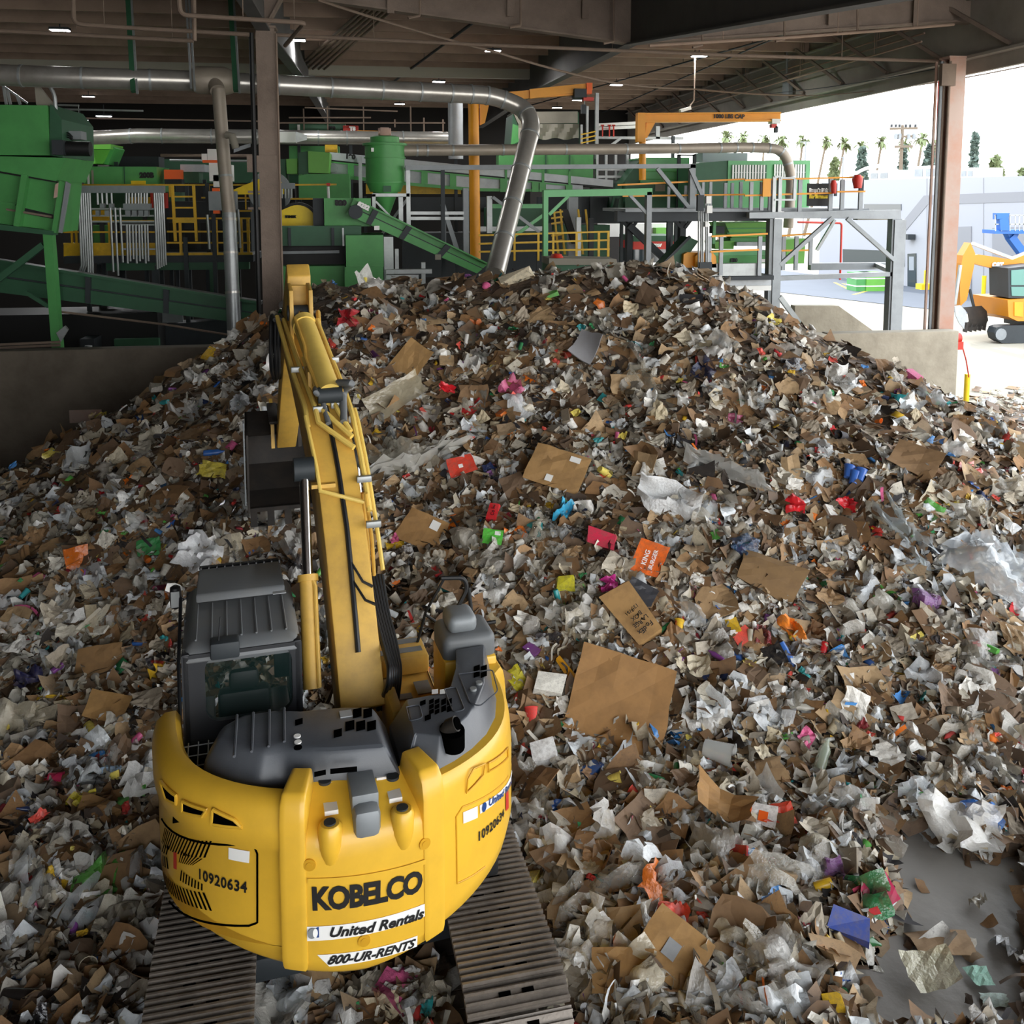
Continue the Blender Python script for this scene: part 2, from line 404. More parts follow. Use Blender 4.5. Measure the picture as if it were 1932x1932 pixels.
P_('roof_conduit', 'single dark rod crossing the ceiling above the cyclone', 'conduit', [zp(892, 43, 12.35), zp(740, 156, 12.35)], .05, 'dark')
for i, (a, c) in enumerate((((1500, 60), (960, 210)), ((1560, 30), (1130, 215)))):
    P_('roof_conduit', ['long dark conduit rising under the purlins of the bright bay', 'dark conduit closest to the eave girder under the purlins'][i], 'conduit', [zp(*a, 12.38), zp(*c, 12.38)], .035, 'dark')
def cable(name, label, pts, r, m, sag=0.):
    P = [V3(p) for p in pts]; out = []
    for a, c in zip(P, P[1:]):
        for k in range(8):
            t = k/8; q = a.lerp(c, t); q.z -= sag*4*t*(1-t); out.append(q)
    out.append(P[-1]); b = MB(); b.tube(out, r, 6); return tag(b.build(name, m), label, 'cable')
cable('sagging_cable', 'long sagging cable from the girder past the lamp to the eave girder', [at_y(600, 0, 24), at_y(935, 98, 27), at_y(1150, 155, 30), at_y(1310, 168, 34), at_y(1520, 180, 34)], .035, 'pipe', .05)
cable('sagging_cable', 'thin cable slung across the bright sky to the eave', [at_y(1520, 181, 34), at_y(1932, 125, 25)], .02, 'pipe', .15)
cable('sagging_cable', 'upper wire across the sky near the open-side column', [at_y(1430, 178, 38), at_y(1765, 130, 27)], .015, 'dark', .1)
for i in range(3):
    q0 = at_x(1050, 250 - i*3, 16.4); q0 = V3((16.5 - .08*i, 60, 11.9 - .25*i)); q1 = V3((16.5 - .08*i, 27, 11.95 - .25*i))
    P_('eave_conduit', ['upper', 'middle', 'lower'][i] + ' conduit clipped along the inner face of the eave girder', 'conduit', [q0, q1], .03, 'purlin')
b = MB(); p = at_x(1483, 165, 16.45); b.box((p.x-.02, p.y-.3, p.z-.3), (p.x+.15, p.y+.3, p.z+.3)); b.tube([p + V3((0,0,.3)), p + V3((0,0,1.5))], .04, 6)
tag(b.build('junction_box', 'steel'), 'grey junction box with riser on the eave girder', 'box')
# security camera on a pole
t = thing('security_camera', 'white security camera hanging on a drop pole above the nearer crane', 'camera', at_y(1293, 206, 36))
b = MB(); p = at_y(1293, 206, 36); b.bar(p + V3((-.25,-.1,-.08)), p + V3((.2,0,.05)), .14, .12); b.build('housing', 'white', t)
b = MB(); b.tube([p + V3((.1,0,0)), p + V3((.35,0,.35)), p + V3((.35,0,2.6))], .03, 6); b.build('pole', 'pipe', t); rootp(t)
# ------------------------------------------------------------------ sorting machinery behind the push wall
def T(name, label, cat, anchor, group=None): return thing(name, label, cat, at_y(*anchor), 0, group)
def part(root, name, m, fn, bevel=0.):
    b = MB(); fn(b); return b.build(name, m, root, bevel)
def pb(root, name, m, x0, y0, x1, y1, Y, dep):
    b = MB(); pbox(b, x0, y0, x1, y1, Y, dep); return b.build(name, m, root)
def pp(root, name, m, pts, Y, dep):
    b = MB(); ppoly(b, pts, Y, dep); return b.build(name, m, root)
def pt(root, name, m, pts, r, n=8, rad=0):
    b = MB(); ptube(b, pts, r, n, rad); return b.build(name, m, root)
def pr(root, name, m, p, q, w, h=None):
    b = MB(); pbar(b, p, q, w, h); return b.build(name, m, root)
def ptext(root, name, body, px, py, Y, hpx, m='letters', slope=0., bold=.02, wpx=None):
    c = at_y(px, py, Y); s = hpx/FPX*Y*1.35
    f = None
    if wpx: f = (at_y(px+wpx/2, py, Y) - at_y(px-wpx/2, py, Y)).length
    return text_on(name, body, s, c, (1,0,slope), (-slope,0,1), m, root, bold=bold, off=.02, fit=f)

# --- incline conveyor on the left
def conveyor(root, pts, Y, dep, m, ribs, mr='dark', belt=True):
    """pts: top-left, top-right, bottom-right, bottom-left pixels"""
    (ax, ay), (bx, by), (cx, cy), (dx, dy) = pts
    L = lambda s, t: ((ax+(bx-ax)*s)*(1-t) + (dx+(cx-dx)*s)*t, (ay+(by-ay)*s)*(1-t) + (dy+(cy-dy)*s)*t)
    pp(root, 'side_panel', m, [L(0,.05), L(1,.05), L(1,.5), L(0,.5)], Y, .06)
    pp(root, 'skirt', m, [L(0,.54), L(1,.54), L(1,1), L(0,1)], Y-.12, .08)
    pp(root, 'top_flange', m, [L(0,0), L(1,0), L(1,.09), L(0,.09)], Y-.14, .2)
    pp(root, 'middle_flange', mr, [L(0,.48), L(1,.48), L(1,.55), L(0,.55)], Y-.04, .12)
    if belt: pp(root, 'belt', 'black', [L(0,.12), L(1,.12), L(1,.25), L(0,.25)], Y+.1, dep)
    pp(root, 'far_side_panel', m, [L(0,.05), L(1,.05), L(1,1), L(0,1)], Y+dep+.1, .06)
    for s in ribs:
        b = MB(); w = 5/(abs(bx-ax)+1); ppoly(b, [L(s-w,.1), L(s+w,.1), L(s+w,.99), L(s-w,.99)], Y-.15, .1); b.build('rib', mr, root)
t = T('incline_conveyor', 'long dark green conveyor sloping down behind the concrete wall by the hopper', 'conveyor', (240, 600, 27))
conveyor(t, [(-40, 484), (487, 570), (487, 613), (-40, 547)], 27, 1.2, 'dgreen', (.39, .67, .93))
pt(t, 'stay_pipe', 'pipe', [(112, 588, 26.7), (310, 612, 26.7), (470, 638, 26.7)], .03)
rootp(t)
t = T('lower_conveyor', 'dark conveyor deep under the incline conveyor marked with 450', 'conveyor', (200, 640, 31))
pp(t, 'side_panel', 'dark', [(190, 622), (470, 600), (470, 660), (190, 668)], 31, .8)
pb(t, 'number_plate', 'steel', 268, 590, 345, 608, 30.6, .1); ptext(t, 'lettering', '450', 283, 600, 30.55, 9)
rootp(t)
# --- hopper
t = T('feed_hopper', 'tall green steel feed hopper with sloped chute on a green post', 'hopper', (95, 665, 26))
Y = 26
pb(t, 'bin', 'green', -60, 197, 94, 293, Y, 3)
pp(t, 'bin_side', 'dgreen', [(94, 197), (116, 225), (118, 297), (94, 293)], Y+.05, 2.8)
pp(t, 'chute_band', 'green', [(-60, 293), (124, 298), (106, 342), (-60, 312)], Y-.1, 2.5)
pp(t, 'chute_panel', 'green', [(-60, 312), (106, 342), (98, 440), (-60, 420)], Y+.1, 2.2)
pp(t, 'shadow_gap', 'black', [(-60, 308), (108, 338), (107, 345), (-60, 316)], Y-.02, .1); pp(t, 'slot', 'black', [(44, 392), (100, 405), (100, 413), (42, 402)], Y+.06, .05); pr(t, 'tension_rod', 'pipe', (12, 395, Y), (98, 409, Y), .05); pp(t, 'lower_lip', 'green', [(-60, 372), (30, 384), (28, 388), (-60, 376)], Y+.02, .1)
pp(t, 'rust_patch', 'rust', [(104, 348), (110, 345), (108, 372), (101, 374)], Y-.18, .02)
pp(t, 'chute_rib', 'green', [(40, 328), (51, 331), (36, 428), (25, 426)], Y-.15, .3)
pp(t, 'chute_rib', 'green', [(112, 340), (123, 345), (106, 440), (97, 438)], Y-.15, .3)
pp(t, 'chute_strut', 'steel', [(124, 342), (132, 347), (116, 440), (110, 438)], Y-.2, .1)
pp(t, 'chute_flange', 'dgreen', [(-60, 416), (100, 436), (100, 444), (-60, 428)], Y-.2, .4)
pp(t, 'post', 'green', [(80, 433), (97, 433), (115, 667), (98, 667)], Y-.1, .3)
pr(t, 'brace', 'dgreen', (82, 462, Y), (-20, 540, Y), .16); pr(t, 'brace', 'dgreen', (50, 552, Y), (92, 578, Y), .1)
pp(t, 'gusset', 'galv', [(106, 628), (122, 615), (128, 622), (114, 645)], Y-.2, .1)
for py in (648, 654): pr(t, 'stay_bar', 'pipe', (-20, py+3, Y-.2), (114, py-3, Y-.2), .06)
pp(t, 'guard_panel', 'tarp', [(64, 150), (103, 200), (106, 234), (68, 197)], Y+.5, .1)
pt(t, 'vent_pipe', 'galv', [(92, 160, Y+.4), (103, 178, Y+.4), (107, 235, Y+.4)], .05, 8, .3)
for x, y0 in ((6, 160), (14, 170), (32, 180)): pr(t, 'guard_post', 'galv', (x, y0, Y+1), (x+6, 197, Y+1), .06)
pr(t, 'guard_rail', 'galv', (6, 162, Y+1), (52, 195, Y+1), .05)
rootp(t)
t = T('gear_motor', 'dark gear motor bolted on the green hopper side', 'motor', (134, 293, 25.8))
pb(t, 'gearbox', 'dark', 97, 264, 120, 292, 25.6, .5)
part(t, 'motor_body', 'black', lambda b: b.cyl(at_y(120, 280, 25.9), at_y(171, 281, 25.9), .19, 16)); rootp(t)
t = T('cable_tray_box', 'grey terminal box with curved flexible cables above the gear motor', 'box', (135, 262, 26.6))
pb(t, 'enclosure', 'steel', 117, 247, 153, 263, 26.6, .5)
for k in range(3): pt(t, 'cable', 'black', [(121, 250+k*4, 26.5), (130, 251+k*4, 26.4), (137, 259+k*3, 26.4)], .02, 6, .1)
rootp(t)
# --- overhead ducts
def duct(name, label, pts, r, m, rings, mring='galv', rad=0., n=20, group=None):
    t = thing(name, label, 'duct', at_y(*pts[0]))
    P = [at_y(*p) for p in pts]; Q = rounded(P, rad, 7) if rad else P
    b = MB(); b.tube(Q, r, n); b.build('duct_run', m, t)
    tot = sum((a-c).length for a, c in zip(Q, Q[1:]))
    for f in rings:
        s = f*tot
        for a, c in zip(Q, Q[1:]):
            L = (c-a).length
            if s <= L and L > 0:
                d = (c-a).normalized(); p = a + d*s
                bb = MB(); bb.tube([p - d*.03, p + d*.03], r*1.06, n); bb.build('joint_band', mring, t); break
            s -= L
    return rootp(t)
duct('overhead_duct', 'big silver overhead duct crossing the hall and bending down into the pile', [(-40, 140, 26), (120, 146, 26), (384, 153, 26.6), (520, 160, 26.8), (932, 180, 28.2), (990, 205, 28.2), (1004, 235, 27.8), (972, 365, 26.6), (934, 516, 24.9)],
     .27, 'duct', (.05, .12, .2, .27, .36, .43, .5, .555, .6, .63, .655, .68, .72, .76, .82, .88, .94), rad=1.1)
t = T('duct_fitting', 'brown dusty tee fitting where the drop duct meets the overhead duct', 'duct fitting', (400, 168, 26.2))
part(t, 'sleeve', 'dustyduct', lambda b: b.tube([at_y(362, 151, 26.4), at_y(372, 151, 26.4), at_y(422, 153, 26.5), at_y(440, 155, 26.6)], [.28, .36, .38, .3], 20))
part(t, 'branch', 'dustyduct', lambda b: b.tube([at_y(405, 155, 26.3), at_y(411, 172, 26)], .2, 16)); rootp(t)
duct('drop_duct', 'silver drop duct standing in front of the yellow railings and brown column', [(412, 168, 26), (424, 320, 25.8), (432, 400, 25.6), (443, 652, 25.1)], .17, 'dustyduct', (.34, .5, .66), 'galv')
duct('drop_duct_sleeve', 'clean shiny lower length of the drop duct behind the concrete wall', [(432.5, 402, 25.6), (443, 652, 25.1)], .18, 'galv', (.05, .3, .6), 'duct')
for i, (x, y1) in enumerate(((250, 177), (359, 172), (443, 176))):
    t = T('duct_hanger', ['green strut hanger strapped round the duct nearest the hopper', 'thin twin-rod hanger on the duct', 'green strut hanger on the duct next to the column'][i], 'hanger', (x, y1, 26.2), 'hangers of the overhead duct')
    mm = 'dgreen' if i != 1 else 'galv'
    pr(t, 'strut', mm, (x-8, 0, 27), (x+2, y1-4, 25.95), .12 if i != 1 else .05)
    pr(t, 'rod', 'galv', (x-2, 0, 27), (x+9, y1, 25.9), .05)
    rootp(t)
duct('rear_duct', 'pale duct running behind the column at cyclone height', [(160, 262, 37), (260, 256, 37), (850, 262, 38)], .27, 'duct', (.12, .2, .33, .45, .62, .7, .86))
t = T('transition_box', 'pale square-to-round duct transition beside the brown column', 'duct fitting', (535, 268, 36.6))
part(t, 'box', 'white', lambda b: pbox(b, 517, 248, 558, 269, 36.5, .6))
part(t, 'reducer', 'galv', lambda b: b.loft([[at_y(558, 248, 36.5), at_y(558, 269, 36.5), at_y(558, 269, 37.1), at_y(558, 248, 37.1)], [at_y(579, 255, 36.7), at_y(579, 264, 36.7), at_y(579, 264, 36.95), at_y(579, 255, 36.95)]], True, True, 0, False)); rootp(t)
duct('cyclone_duct', 'grey duct from the cyclone across to the platform elbow', [(757, 284, 30), (1200, 281, 31), (1420, 278, 32), (1478, 281, 32), (1494, 330, 32), (1487, 430, 32)], .175, 'dustyduct', (.03, .05, .1, .2, .33, .46, .58, .68, .72, .76, .8, .83, .86, .89, .93), 'galv', 1.0)
t = T('vertical_silo', 'pale grey vertical silo pipe behind the amber column', 'silo', (860, 265, 36))
part(t, 'shell', 'belt', lambda b: b.tube([at_y(859, 186, 36), at_y(860, 300, 36)], .28, 18))
part(t, 'vent_pipe', 'galv', lambda b: b.tube([at_y(850, 186, 36), at_y(853, 275, 36)], .05, 8)); rootp(t)
# --- cyclone
cx = at_y(728, 420, 30); s = 30/FPX*1.0
t = thing('dust_cyclone', 'green dust cyclone with a pointed cone and small top motor', 'cyclone', cx)
zz = lambda py: at_y(728, py, 30).z - cx.z
rr = lambda w: w/2*30.7/FPX
b = MB(); b.lathe((0,0,0), [(rr(71), zz(298)), (rr(72), zz(276)), (rr(72), zz(274))], 32); b.build('upper_shell', 'green', t)
b = MB(); b.lathe((0,0,0), [(rr(55), zz(362)), (rr(70), zz(343)), (rr(70), zz(298))], 32); b.build('body', 'green', t)
b = MB(); b.lathe((0,0,0), [(rr(80), zz(275)), (rr(80), zz(271)), (rr(70), zz(270))], 32); b.build('rim', 'green', t)
b = MB(); b.lathe((0,0,0), [(rr(52), zz(270)), (rr(52), zz(259)), (rr(44), zz(257))], 28); b.build('cap', 'green', t)
for py in (298, 344):
    b = MB(); b.lathe((0,0,0), [(rr(75), zz(py+1)), (rr(75), zz(py-1))], 32); b.build('flange', 'green', t)
b = MB(); b.lathe((0,0,0), [(rr(9), zz(412)), (rr(46), zz(362))], 28); b.build('cone', 'green', t)
b = MB(); b.box((-.14, -.14, zz(257)), (.14, .14, zz(241))); b.cyl((-.2, 0, zz(249)), (.2, 0, zz(249)), .12); b.build('motor', 'rust', t, .02)
b = MB(); b.box((.03-.1, -rr(66), zz(362)), (.03+.14, -rr(56), zz(351))); b.build('hatch', 'dgreen', t)
b = MB(); b.box((-.42, -.62, zz(288)), (-.34, -.5, zz(281))); b.build('sign', 'white', t)
t = T('cyclone_stand', 'galvanised stand of posts and beams carrying the cyclone', 'stand', (770, 430, 29.6))
Y = 29.6
pb(t, 'beam', 'galv', 702, 365, 773, 371, Y, .3)
for x0, x1, y0, y1 in ((766, 775, 316, 432), (702, 709, 366, 398), (752, 761, 372, 432)): pb(t, 'post', 'galv', x0, y0, x1, y1, Y, .2)
pr(t, 'brace', 'galv', (709, 380, Y), (740, 412, Y), .06); pr(t, 'brace', 'galv', (722, 440, Y), (768, 376, Y+.6), .08)
for y in (402, 412): pr(t, 'cross_beam', 'galv', (772, y, Y+.2), (875, y, Y+.2), .1)
pb(t, 'post', 'steel', 874, 355, 885, 482, Y+.2, .25); pb(t, 'post', 'steel', 833, 400, 842, 470, Y+.8, .2)
pr(t, 'brace', 'steel', (835, 385, Y+.5), (862, 470, Y+.5), .14)
rootp(t)
t = T('pipe_bridge', 'long grey steel beam bridging from the cyclone stand to the platform', 'beam', (1040, 320, 29.5))
pp(t, 'beam', 'steel', [(765, 312), (1313, 309), (1313, 317), (765, 321)], 29.5, .25)
pr(t, 'brace', 'steel', (1240, 318, 29.5), (1302, 395, 29.5), .12); pr(t, 'brace', 'steel', (1302, 318, 29.5), (1326, 372, 29.5), .12)
pb(t, 'post', 'steel', 1303, 310, 1311, 408, 29.5, .2)
rootp(t)
# --- 320 machine and conveyor 8232
t = T('screen_machine', 'green screening machine with box marked 320 beside the brown column', 'machine', (600, 545, 27.5))
Y = 27.5
pb(t, 'number_box', 'green', 611, 374, 700, 427, Y+.3, 1.8); ptext(t, 'lettering', '320', 643, 383, Y+.25, 9, wpx=22)
pb(t, 'inner_box', 'dark', 590, 374, 611, 427, Y+.6, 1.5)
pb(t, 'side_beam', 'dgreen', 505, 427, 682, 463, Y, .5)
for x in (546, 628): pb(t, 'rib', 'dark', x-3, 430, x+3, 464, Y-.08, .1)
pb(t, 'dark_tray', 'black', 505, 464, 652, 505, Y+.5, 1.5)
pr(t, 'roller_rail', 'steel', (505, 477, Y+.3), (640, 475, Y+.3), .08)
pb(t, 'lower_panel', 'green', 505, 503, 652, 560, Y-.1, 1.6)
pb(t, 'panel_joint', 'dgreen', 577, 503, 579, 560, Y-.12, .03)
pb(t, 'front_box', 'green', 652, 444, 724, 503, Y-.5, 1.8); pb(t, 'front_box', 'green', 650, 504, 724, 560, Y-.5, 1.8)
pb(t, 'front_side', 'galv', 724, 447, 743, 540, Y+.3, 1)
pr(t, 'drip_pipe', 'galv', (647, 430, Y-.1), (648, 464, Y-.1), .05)
rootp(t)
def cover(label, cxp, cyp, rpx, pts, Y, m2, num=None):
    t = T('drive_cover', label, 'cover', (cxp, cyp+rpx, Y))
    c = at_y(cxp, cyp, Y); r = rpx/FPX*Y
    part(t, 'pulley', m2, lambda b: b.cyl(c + V3((0,.12,0)), c + V3((0,.5,0)), r*1.06, 28))
    poly = [at_y(px, py, Y) for px, py in pts]
    part(t, 'guard', 'syellow', lambda b: b.prism(poly, (0, .12, 0)))
    return t
arc = lambda x, y, r, a0, a1, n=12: [(x + r*math.cos(R(a0+(a1-a0)*k/n)), y - r*math.sin(R(a0+(a1-a0)*k/n))) for k in range(n+1)]
t = cover('large yellow drive cover with a black pulley right beside the brown column', 561, 422, 37, [(505, 426)] + [(514, 404)] + arc(561, 423, 36, 110, -4), 28.6, 'black')
ptext(t, 'lettering', 'MACHINEX', 548, 409, 28.55, 3, bold=.02, wpx=22); rootp(t)
t = cover('smaller yellow drive cover with grey disc half hidden behind the column', 508, 362, 36, [(430, 367), (440, 358)] + arc(506, 366, 33, 120, 0), 32, 'steel')
ptext(t, 'lettering', '200', 508, 341, 31.9, 9, bold=.02); rootp(t)
t = T('elevated_conveyor', 'green inclined conveyor marked 8232 running down into the pile', 'conveyor', (790, 450, 28))
conveyor(t, [(668, 373), (922, 497), (900, 516), (653, 404)], 27.6, 1.0, 'green', (.17, .42, .71))
b = MB(); q = at_y(671, 400, 27.3); b.cyl(q, q + V3((0, 1.4, 0)), .2, 16); b.build('head_drum', 'dark', t)
text_on('lettering', '8232', .17, at_y(686, 389, 27.4), (1,0,-.49), (.49,0,1), 'lwhite', t, bold=.015, off=.02)
pb(t, 'warning_sign', 'white', 706, 426, 716, 434, 27.3, .03); pb(t, 'warning_sign', 'tarp', 821, 480, 832, 490, 27.3, .03)
for x, y0 in ((745, 470), (795, 495)): pb(t, 'leg', 'galv', x, y0, x+8, 540, 27.9, .2)
pb(t, 'base_rail', 'galv', 728, 509, 815, 516, 27.6, .3); pb(t, 'base_rail', 'galv', 728, 519, 790, 526, 27.6, .3)
rootp(t)
# --- 200B hopper machine, electrical rack, guard rails
t = T('sorter_box', 'green sorter box marked 200B behind the conduit rack', 'machine', (228, 360, 33.5))
pb(t, 'casing', 'green', 157, 314, 297, 362, 33.5, 2)
pb(t, 'casing_joint', 'dgreen', 233, 315, 236, 350, 33.45, .06)
pb(t, 'sign_strip', 'white', 164, 320, 169, 349, 33.45, .04); pb(t, 'sign_strip', 'tarp', 172, 321, 177, 349, 33.45, .04)
pb(t, 'warning_sign', 'syellow', 247, 341, 275, 349, 33.45, .04)
ptext(t, 'lettering', '200B', 277, 331, 33.45, 9, wpx=28); pb(t, 'lower_casing', 'dgreen', 157, 362, 330, 420, 33.6, 2); rootp(t)
t = T('lime_hopper', 'small bright lime hopper sitting above the 200B box', 'hopper', (185, 310, 34.5))
pp(t, 'rim', 'lime', [(172, 273), (209, 272), (209, 281), (172, 281)], 34.3, 1.6)
pp(t, 'funnel', 'lime', [(164, 282), (207, 282), (194, 309), (164, 309)], 34.5, 1.4)
pp(t, 'funnel_side', 'green', [(209, 272), (217, 280), (204, 311), (194, 309)], 34.6, 1.3); rootp(t)
t = T('conduit_rack', 'rack of shiny vertical conduits under a grey wireway at the yellow railing', 'electrical rack', (228, 510, 30.8))
Y = 30.8
pb(t, 'wireway', 'steel', 145, 350, 309, 364, Y, .25)
nc = 0
def cond(x0, y0, x1, y1, m='galv', r=.035):
    pt(t, 'conduit', m, [(x0, y0, Y-.05), (x1, y1, Y-.05)], r, 6)
for k in range(6):
    x = 148 + k*4.2
    pt(t, 'conduit', 'galv', [(x, 364, Y-.05), (x+6, 500, Y-.05), (x+6, 512+k, Y-.05)] if k > 2 else [(x, 364, Y-.05), (x+6, 500, Y-.05), (x+2, 512, Y-.05), (x-5, 514, Y-.05)], .035, 6)
for x in (183.6, 192, 200.7, 210): cond(x, 364, x+1, 386)
for k, x in enumerate((238, 243, 249, 255, 261, 266, 272, 277)): cond(x, 364, x, 384); cond(x+1, 424, x+3, 497 - (k % 3)*4)
for k in range(5): cond(291 + k*4, 364, 297 + k*4, 508 - k*2)
for x, y1 in ((208, 513), (217, 520), (226, 495)): cond(x, 392, x+6, y1)
for x0, x1, y0, y1 in ((188, 197, 384, 392), (205, 213, 384, 392), (232, 284, 384, 396), (180, 187, 397, 408), (197, 206, 397, 408), (236, 246, 397, 408), (249, 258, 397, 408), (261, 270, 397, 408), (272, 280, 397, 408)): pb(t, 'switch_box', 'steel', x0, y0, x1, y1, Y-.1, .2)
for y in (394, 407, 418): pr(t, 'strut', 'galv', (146, y, Y+.05), (309, y, Y+.05), .05)
pr(t, 'strut', 'galv', (228, 424, Y+.05), (309, 424, Y+.05), .05); pr(t, 'strut', 'galv', (228, 470, Y+.05), (309, 470, Y+.05), .05)
rootp(t)
def rail(name, label, Y, posts, rails, toe=None, m='yellow', mp=None, pw=.07, anchor=None, group=None):
    t = T(name, label, 'railing', anchor or (posts[0][0], posts[0][2], Y), group)
    for x, y0, y1 in posts: pb(t, 'post', mp or m, x-pw*FPX/Y/2, y0, x+pw*FPX/Y/2, y1, Y, pw)
    for (x0, y0, x1, y1) in rails: pr(t, 'rail', m, (x0, y0, Y), (x1, y1, Y), .055)
    if toe: pp(t, 'toe_board', m, toe, Y-.03, .05)
    return rootp(t)
rail('guard_rail', 'yellow guard rail with toe board behind the drop duct', 31.3, [(340, 416, 482), (408, 415, 482), (455, 413, 481), (468, 413, 480)], [(315, 412, 472, 412), (315, 437, 472, 437), (315, 458, 472, 458)], [(310, 477), (476, 476), (476, 485), (310, 487)], pw=.12)
rail('guard_rail', 'yellow guard rail seen through the conduit rack next to the hopper', 31.6, [(135, 416, 485), (143, 416, 485), (206, 416, 482)], [(120, 417, 310, 417), (120, 438, 310, 438), (120, 460, 310, 460)], [(120, 462), (310, 460), (310, 484), (120, 487)], pw=.11)
rail('guard_rail', 'upper yellow handrail behind the wireway', 32.6, [(163, 349, 366), (320, 350, 372), (394, 350, 372), (463, 349, 395)], [(150, 349, 475, 349), (380, 373, 475, 374), (440, 398, 475, 398)])
t = T('access_ladder', 'yellow access ladder standing between railing and white cabinets', 'ladder', (345, 455, 31.1))
for x in (325, 365): pp(t, 'stile', 'yellow', [(x-3, 349), (x+2, 349), (x+8, 455), (x+3, 455)], 31.1, .1)
for y in (371, 392, 413, 418): pr(t, 'rung', 'yellow', (326, y, 31.1), (368, y, 31.1), .05 if y < 413 else .08)
rootp(t)
t = T('walkway_platform', 'dark steel walkway platform under the yellow railings', 'platform', (400, 495, 31.2))
pb(t, 'deck', 'dark', 120, 484, 478, 494, 31.2, 2.5); pb(t, 'edge_beam', 'dgreen', 200, 494, 470, 508, 31.4, .3); pb(t, 'support', 'dgreen', 395, 505, 408, 560, 31.5, .3)
rootp(t)
t = T('dark_filler', 'dark clutter block added to deepen the gloom under the incline conveyor', 'machine', (180, 665, 29.5))  # black block set over lit floor so this corner reads dark
pb(t, 'body', 'black', -60, 596, 300, 668, 30, 2); pb(t, 'motor', 'dark', 150, 640, 178, 662, 29.2, .8); part(t, 'drum', 'galv', lambda b: b.tube([at_y(167, 663, 28.5), at_y(167, 652, 28.5)], .1, 14)); pb(t, 'panel', 'dgreen', 215, 640, 300, 660, 29.6, .2); rootp(t)  # all parts of the added dark filler
t = T('rear_dark_backing', 'huge dark backing panels added to close off the back behind the railings', 'machine', (250, 560, 43)); pb(t, 'body', 'back', -250, 300, 560, 600, 44, 1); pb(t, 'body', 'back', 560, 345, 1000, 560, 44, 1); rootp(t)  # black panels added so the unlit depth behind reads dark
t = T('machine_block', 'dark baler block behind the walkway railing', 'machine', (330, 480, 33))
pb(t, 'casing', 'dark', 300, 380, 475, 482, 33.4, 2); 
for k in range(5): pb(t, 'panel', 'black', 318+k*30, 420 + (k % 2)*12, 340+k*30, 470, 33.3, .1)
pb(t, 'green_panel', 'green', 175, 425, 205, 462, 32.9, .2)
rootp(t)
t = T('orange_motor', 'bright orange motor box beside the 200B box', 'motor', (325, 340, 34))
pb(t, 'housing', 'orange', 309, 320, 340, 338, 33.8, .6); pb(t, 'mount', 'dark', 310, 338, 343, 350, 33.9, .5); rootp(t)
t = T('gearbox_guard', 'grey curved gearbox guard next to the orange motor', 'machine', (362, 345, 34.4))
pb(t, 'top', 'belt', 340, 310, 386, 324, 34.4, 1); pb(t, 'casing', 'dgreen', 344, 324, 376, 345, 34.5, .8); rootp(t)
t = T('control_cabinet', 'tall white control cabinet stack behind the drop duct', 'cabinet', (400, 352, 32))
for x0, y0, x1, y1 in ((391, 281, 412, 303), (380, 290, 391, 305), (394, 307, 413, 342), (402, 330, 414, 353), (430, 311, 438, 342)): pb(t, 'cabinet_box', 'white', x0, y0, x1, y1, 32, .5)
pb(t, 'orange_bracket', 'orange', 382, 302, 413, 307, 31.9, .1); rootp(t)
t = T('electrical_cabinet', 'grey electrical cabinet with orange feet behind the drop duct', 'cabinet', (420, 400, 31.2))
pb(t, 'case', 'steel', 393, 361, 446, 397, 31, .4); pb(t, 'foot', 'orange', 402, 397, 414, 403, 31, .2); pb(t, 'top_bracket', 'orange', 400, 355, 413, 361, 31, .2); rootp(t)
for i, (x, y0, y1) in enumerate(((391, 405, 470), (449, 395, 468))):
    P_('drag_chain', ['hanging link chain below the grey cabinet near the ladder', 'hanging link chain beside the drop duct'][i], 'chain', [at_y(x, y0, 30.9), at_y(x+4, y1, 30.9)], .04, 'galv')
t = T('red_cabinet', 'red electrical cabinet behind the conduit rack', 'cabinet', (298, 395, 32.4)); pb(t, 'case', 'red', 283, 364, 313, 393, 32.4, .4); pb(t, 'label_plate', 'white', 293, 376, 303, 390, 32.35, .03); rootp(t)
t = T('yellow_chute', 'yellow chute part glimpsed between the vertical conduits', 'chute', (190, 415, 32)); pb(t, 'panel', 'yellow', 174, 397, 206, 416, 32.2, .4); pb(t, 'panel', 'yellow', 245, 372, 283, 384, 32.3, .4); rootp(t)
# --- mid machinery: 190 conveyor, green hoppers
t = T('hopper_chute', 'bright green hopper chute in front of the 190 conveyor', 'hopper', (600, 372, 34.2))
pp(t, 'bin', 'lime', [(581, 285), (622, 288), (620, 327), (582, 326)], 34, 1.6)
pp(t, 'bin_side', 'dgreen', [(563, 288), (581, 285), (582, 328), (563, 332)], 34.3, 1.6)
pb(t, 'lower_casing', 'green', 563, 328, 660, 374, 34.3, 2)
pp(t, 'small_bin', 'lime', [(540, 300), (561, 299), (561, 328), (541, 328)], 34.6, 1.2); pb(t, 'small_bin_side', 'dgreen', 523, 300, 540, 345, 34.8, 1.2); rootp(t)
t = T('belt_conveyor', 'long grey sided belt conveyor marked 190 passing behind the cyclone', 'conveyor', (880, 355, 35.5))
Y = 35.5
pp(t, 'upper_panel', 'belt', [(622, 287), (770, 301), (1157, 340), (1157, 353), (770, 317), (622, 301)], Y, .1)
pp(t, 'lower_panel', 'belt', [(622, 306), (770, 321), (1100, 350), (1100, 358), (900, 355), (770, 345), (622, 328)], Y+.1, .1)
pp(t, 'belt', 'black', [(622, 301), (1157, 352), (1157, 356), (622, 306)], Y+.15, 1.2)
pp(t, 'bottom_flange', 'green', [(622, 327), (770, 344), (900, 355), (1100, 358), (1100, 362), (900, 361), (770, 350), (622, 334)], Y-.05, .2)
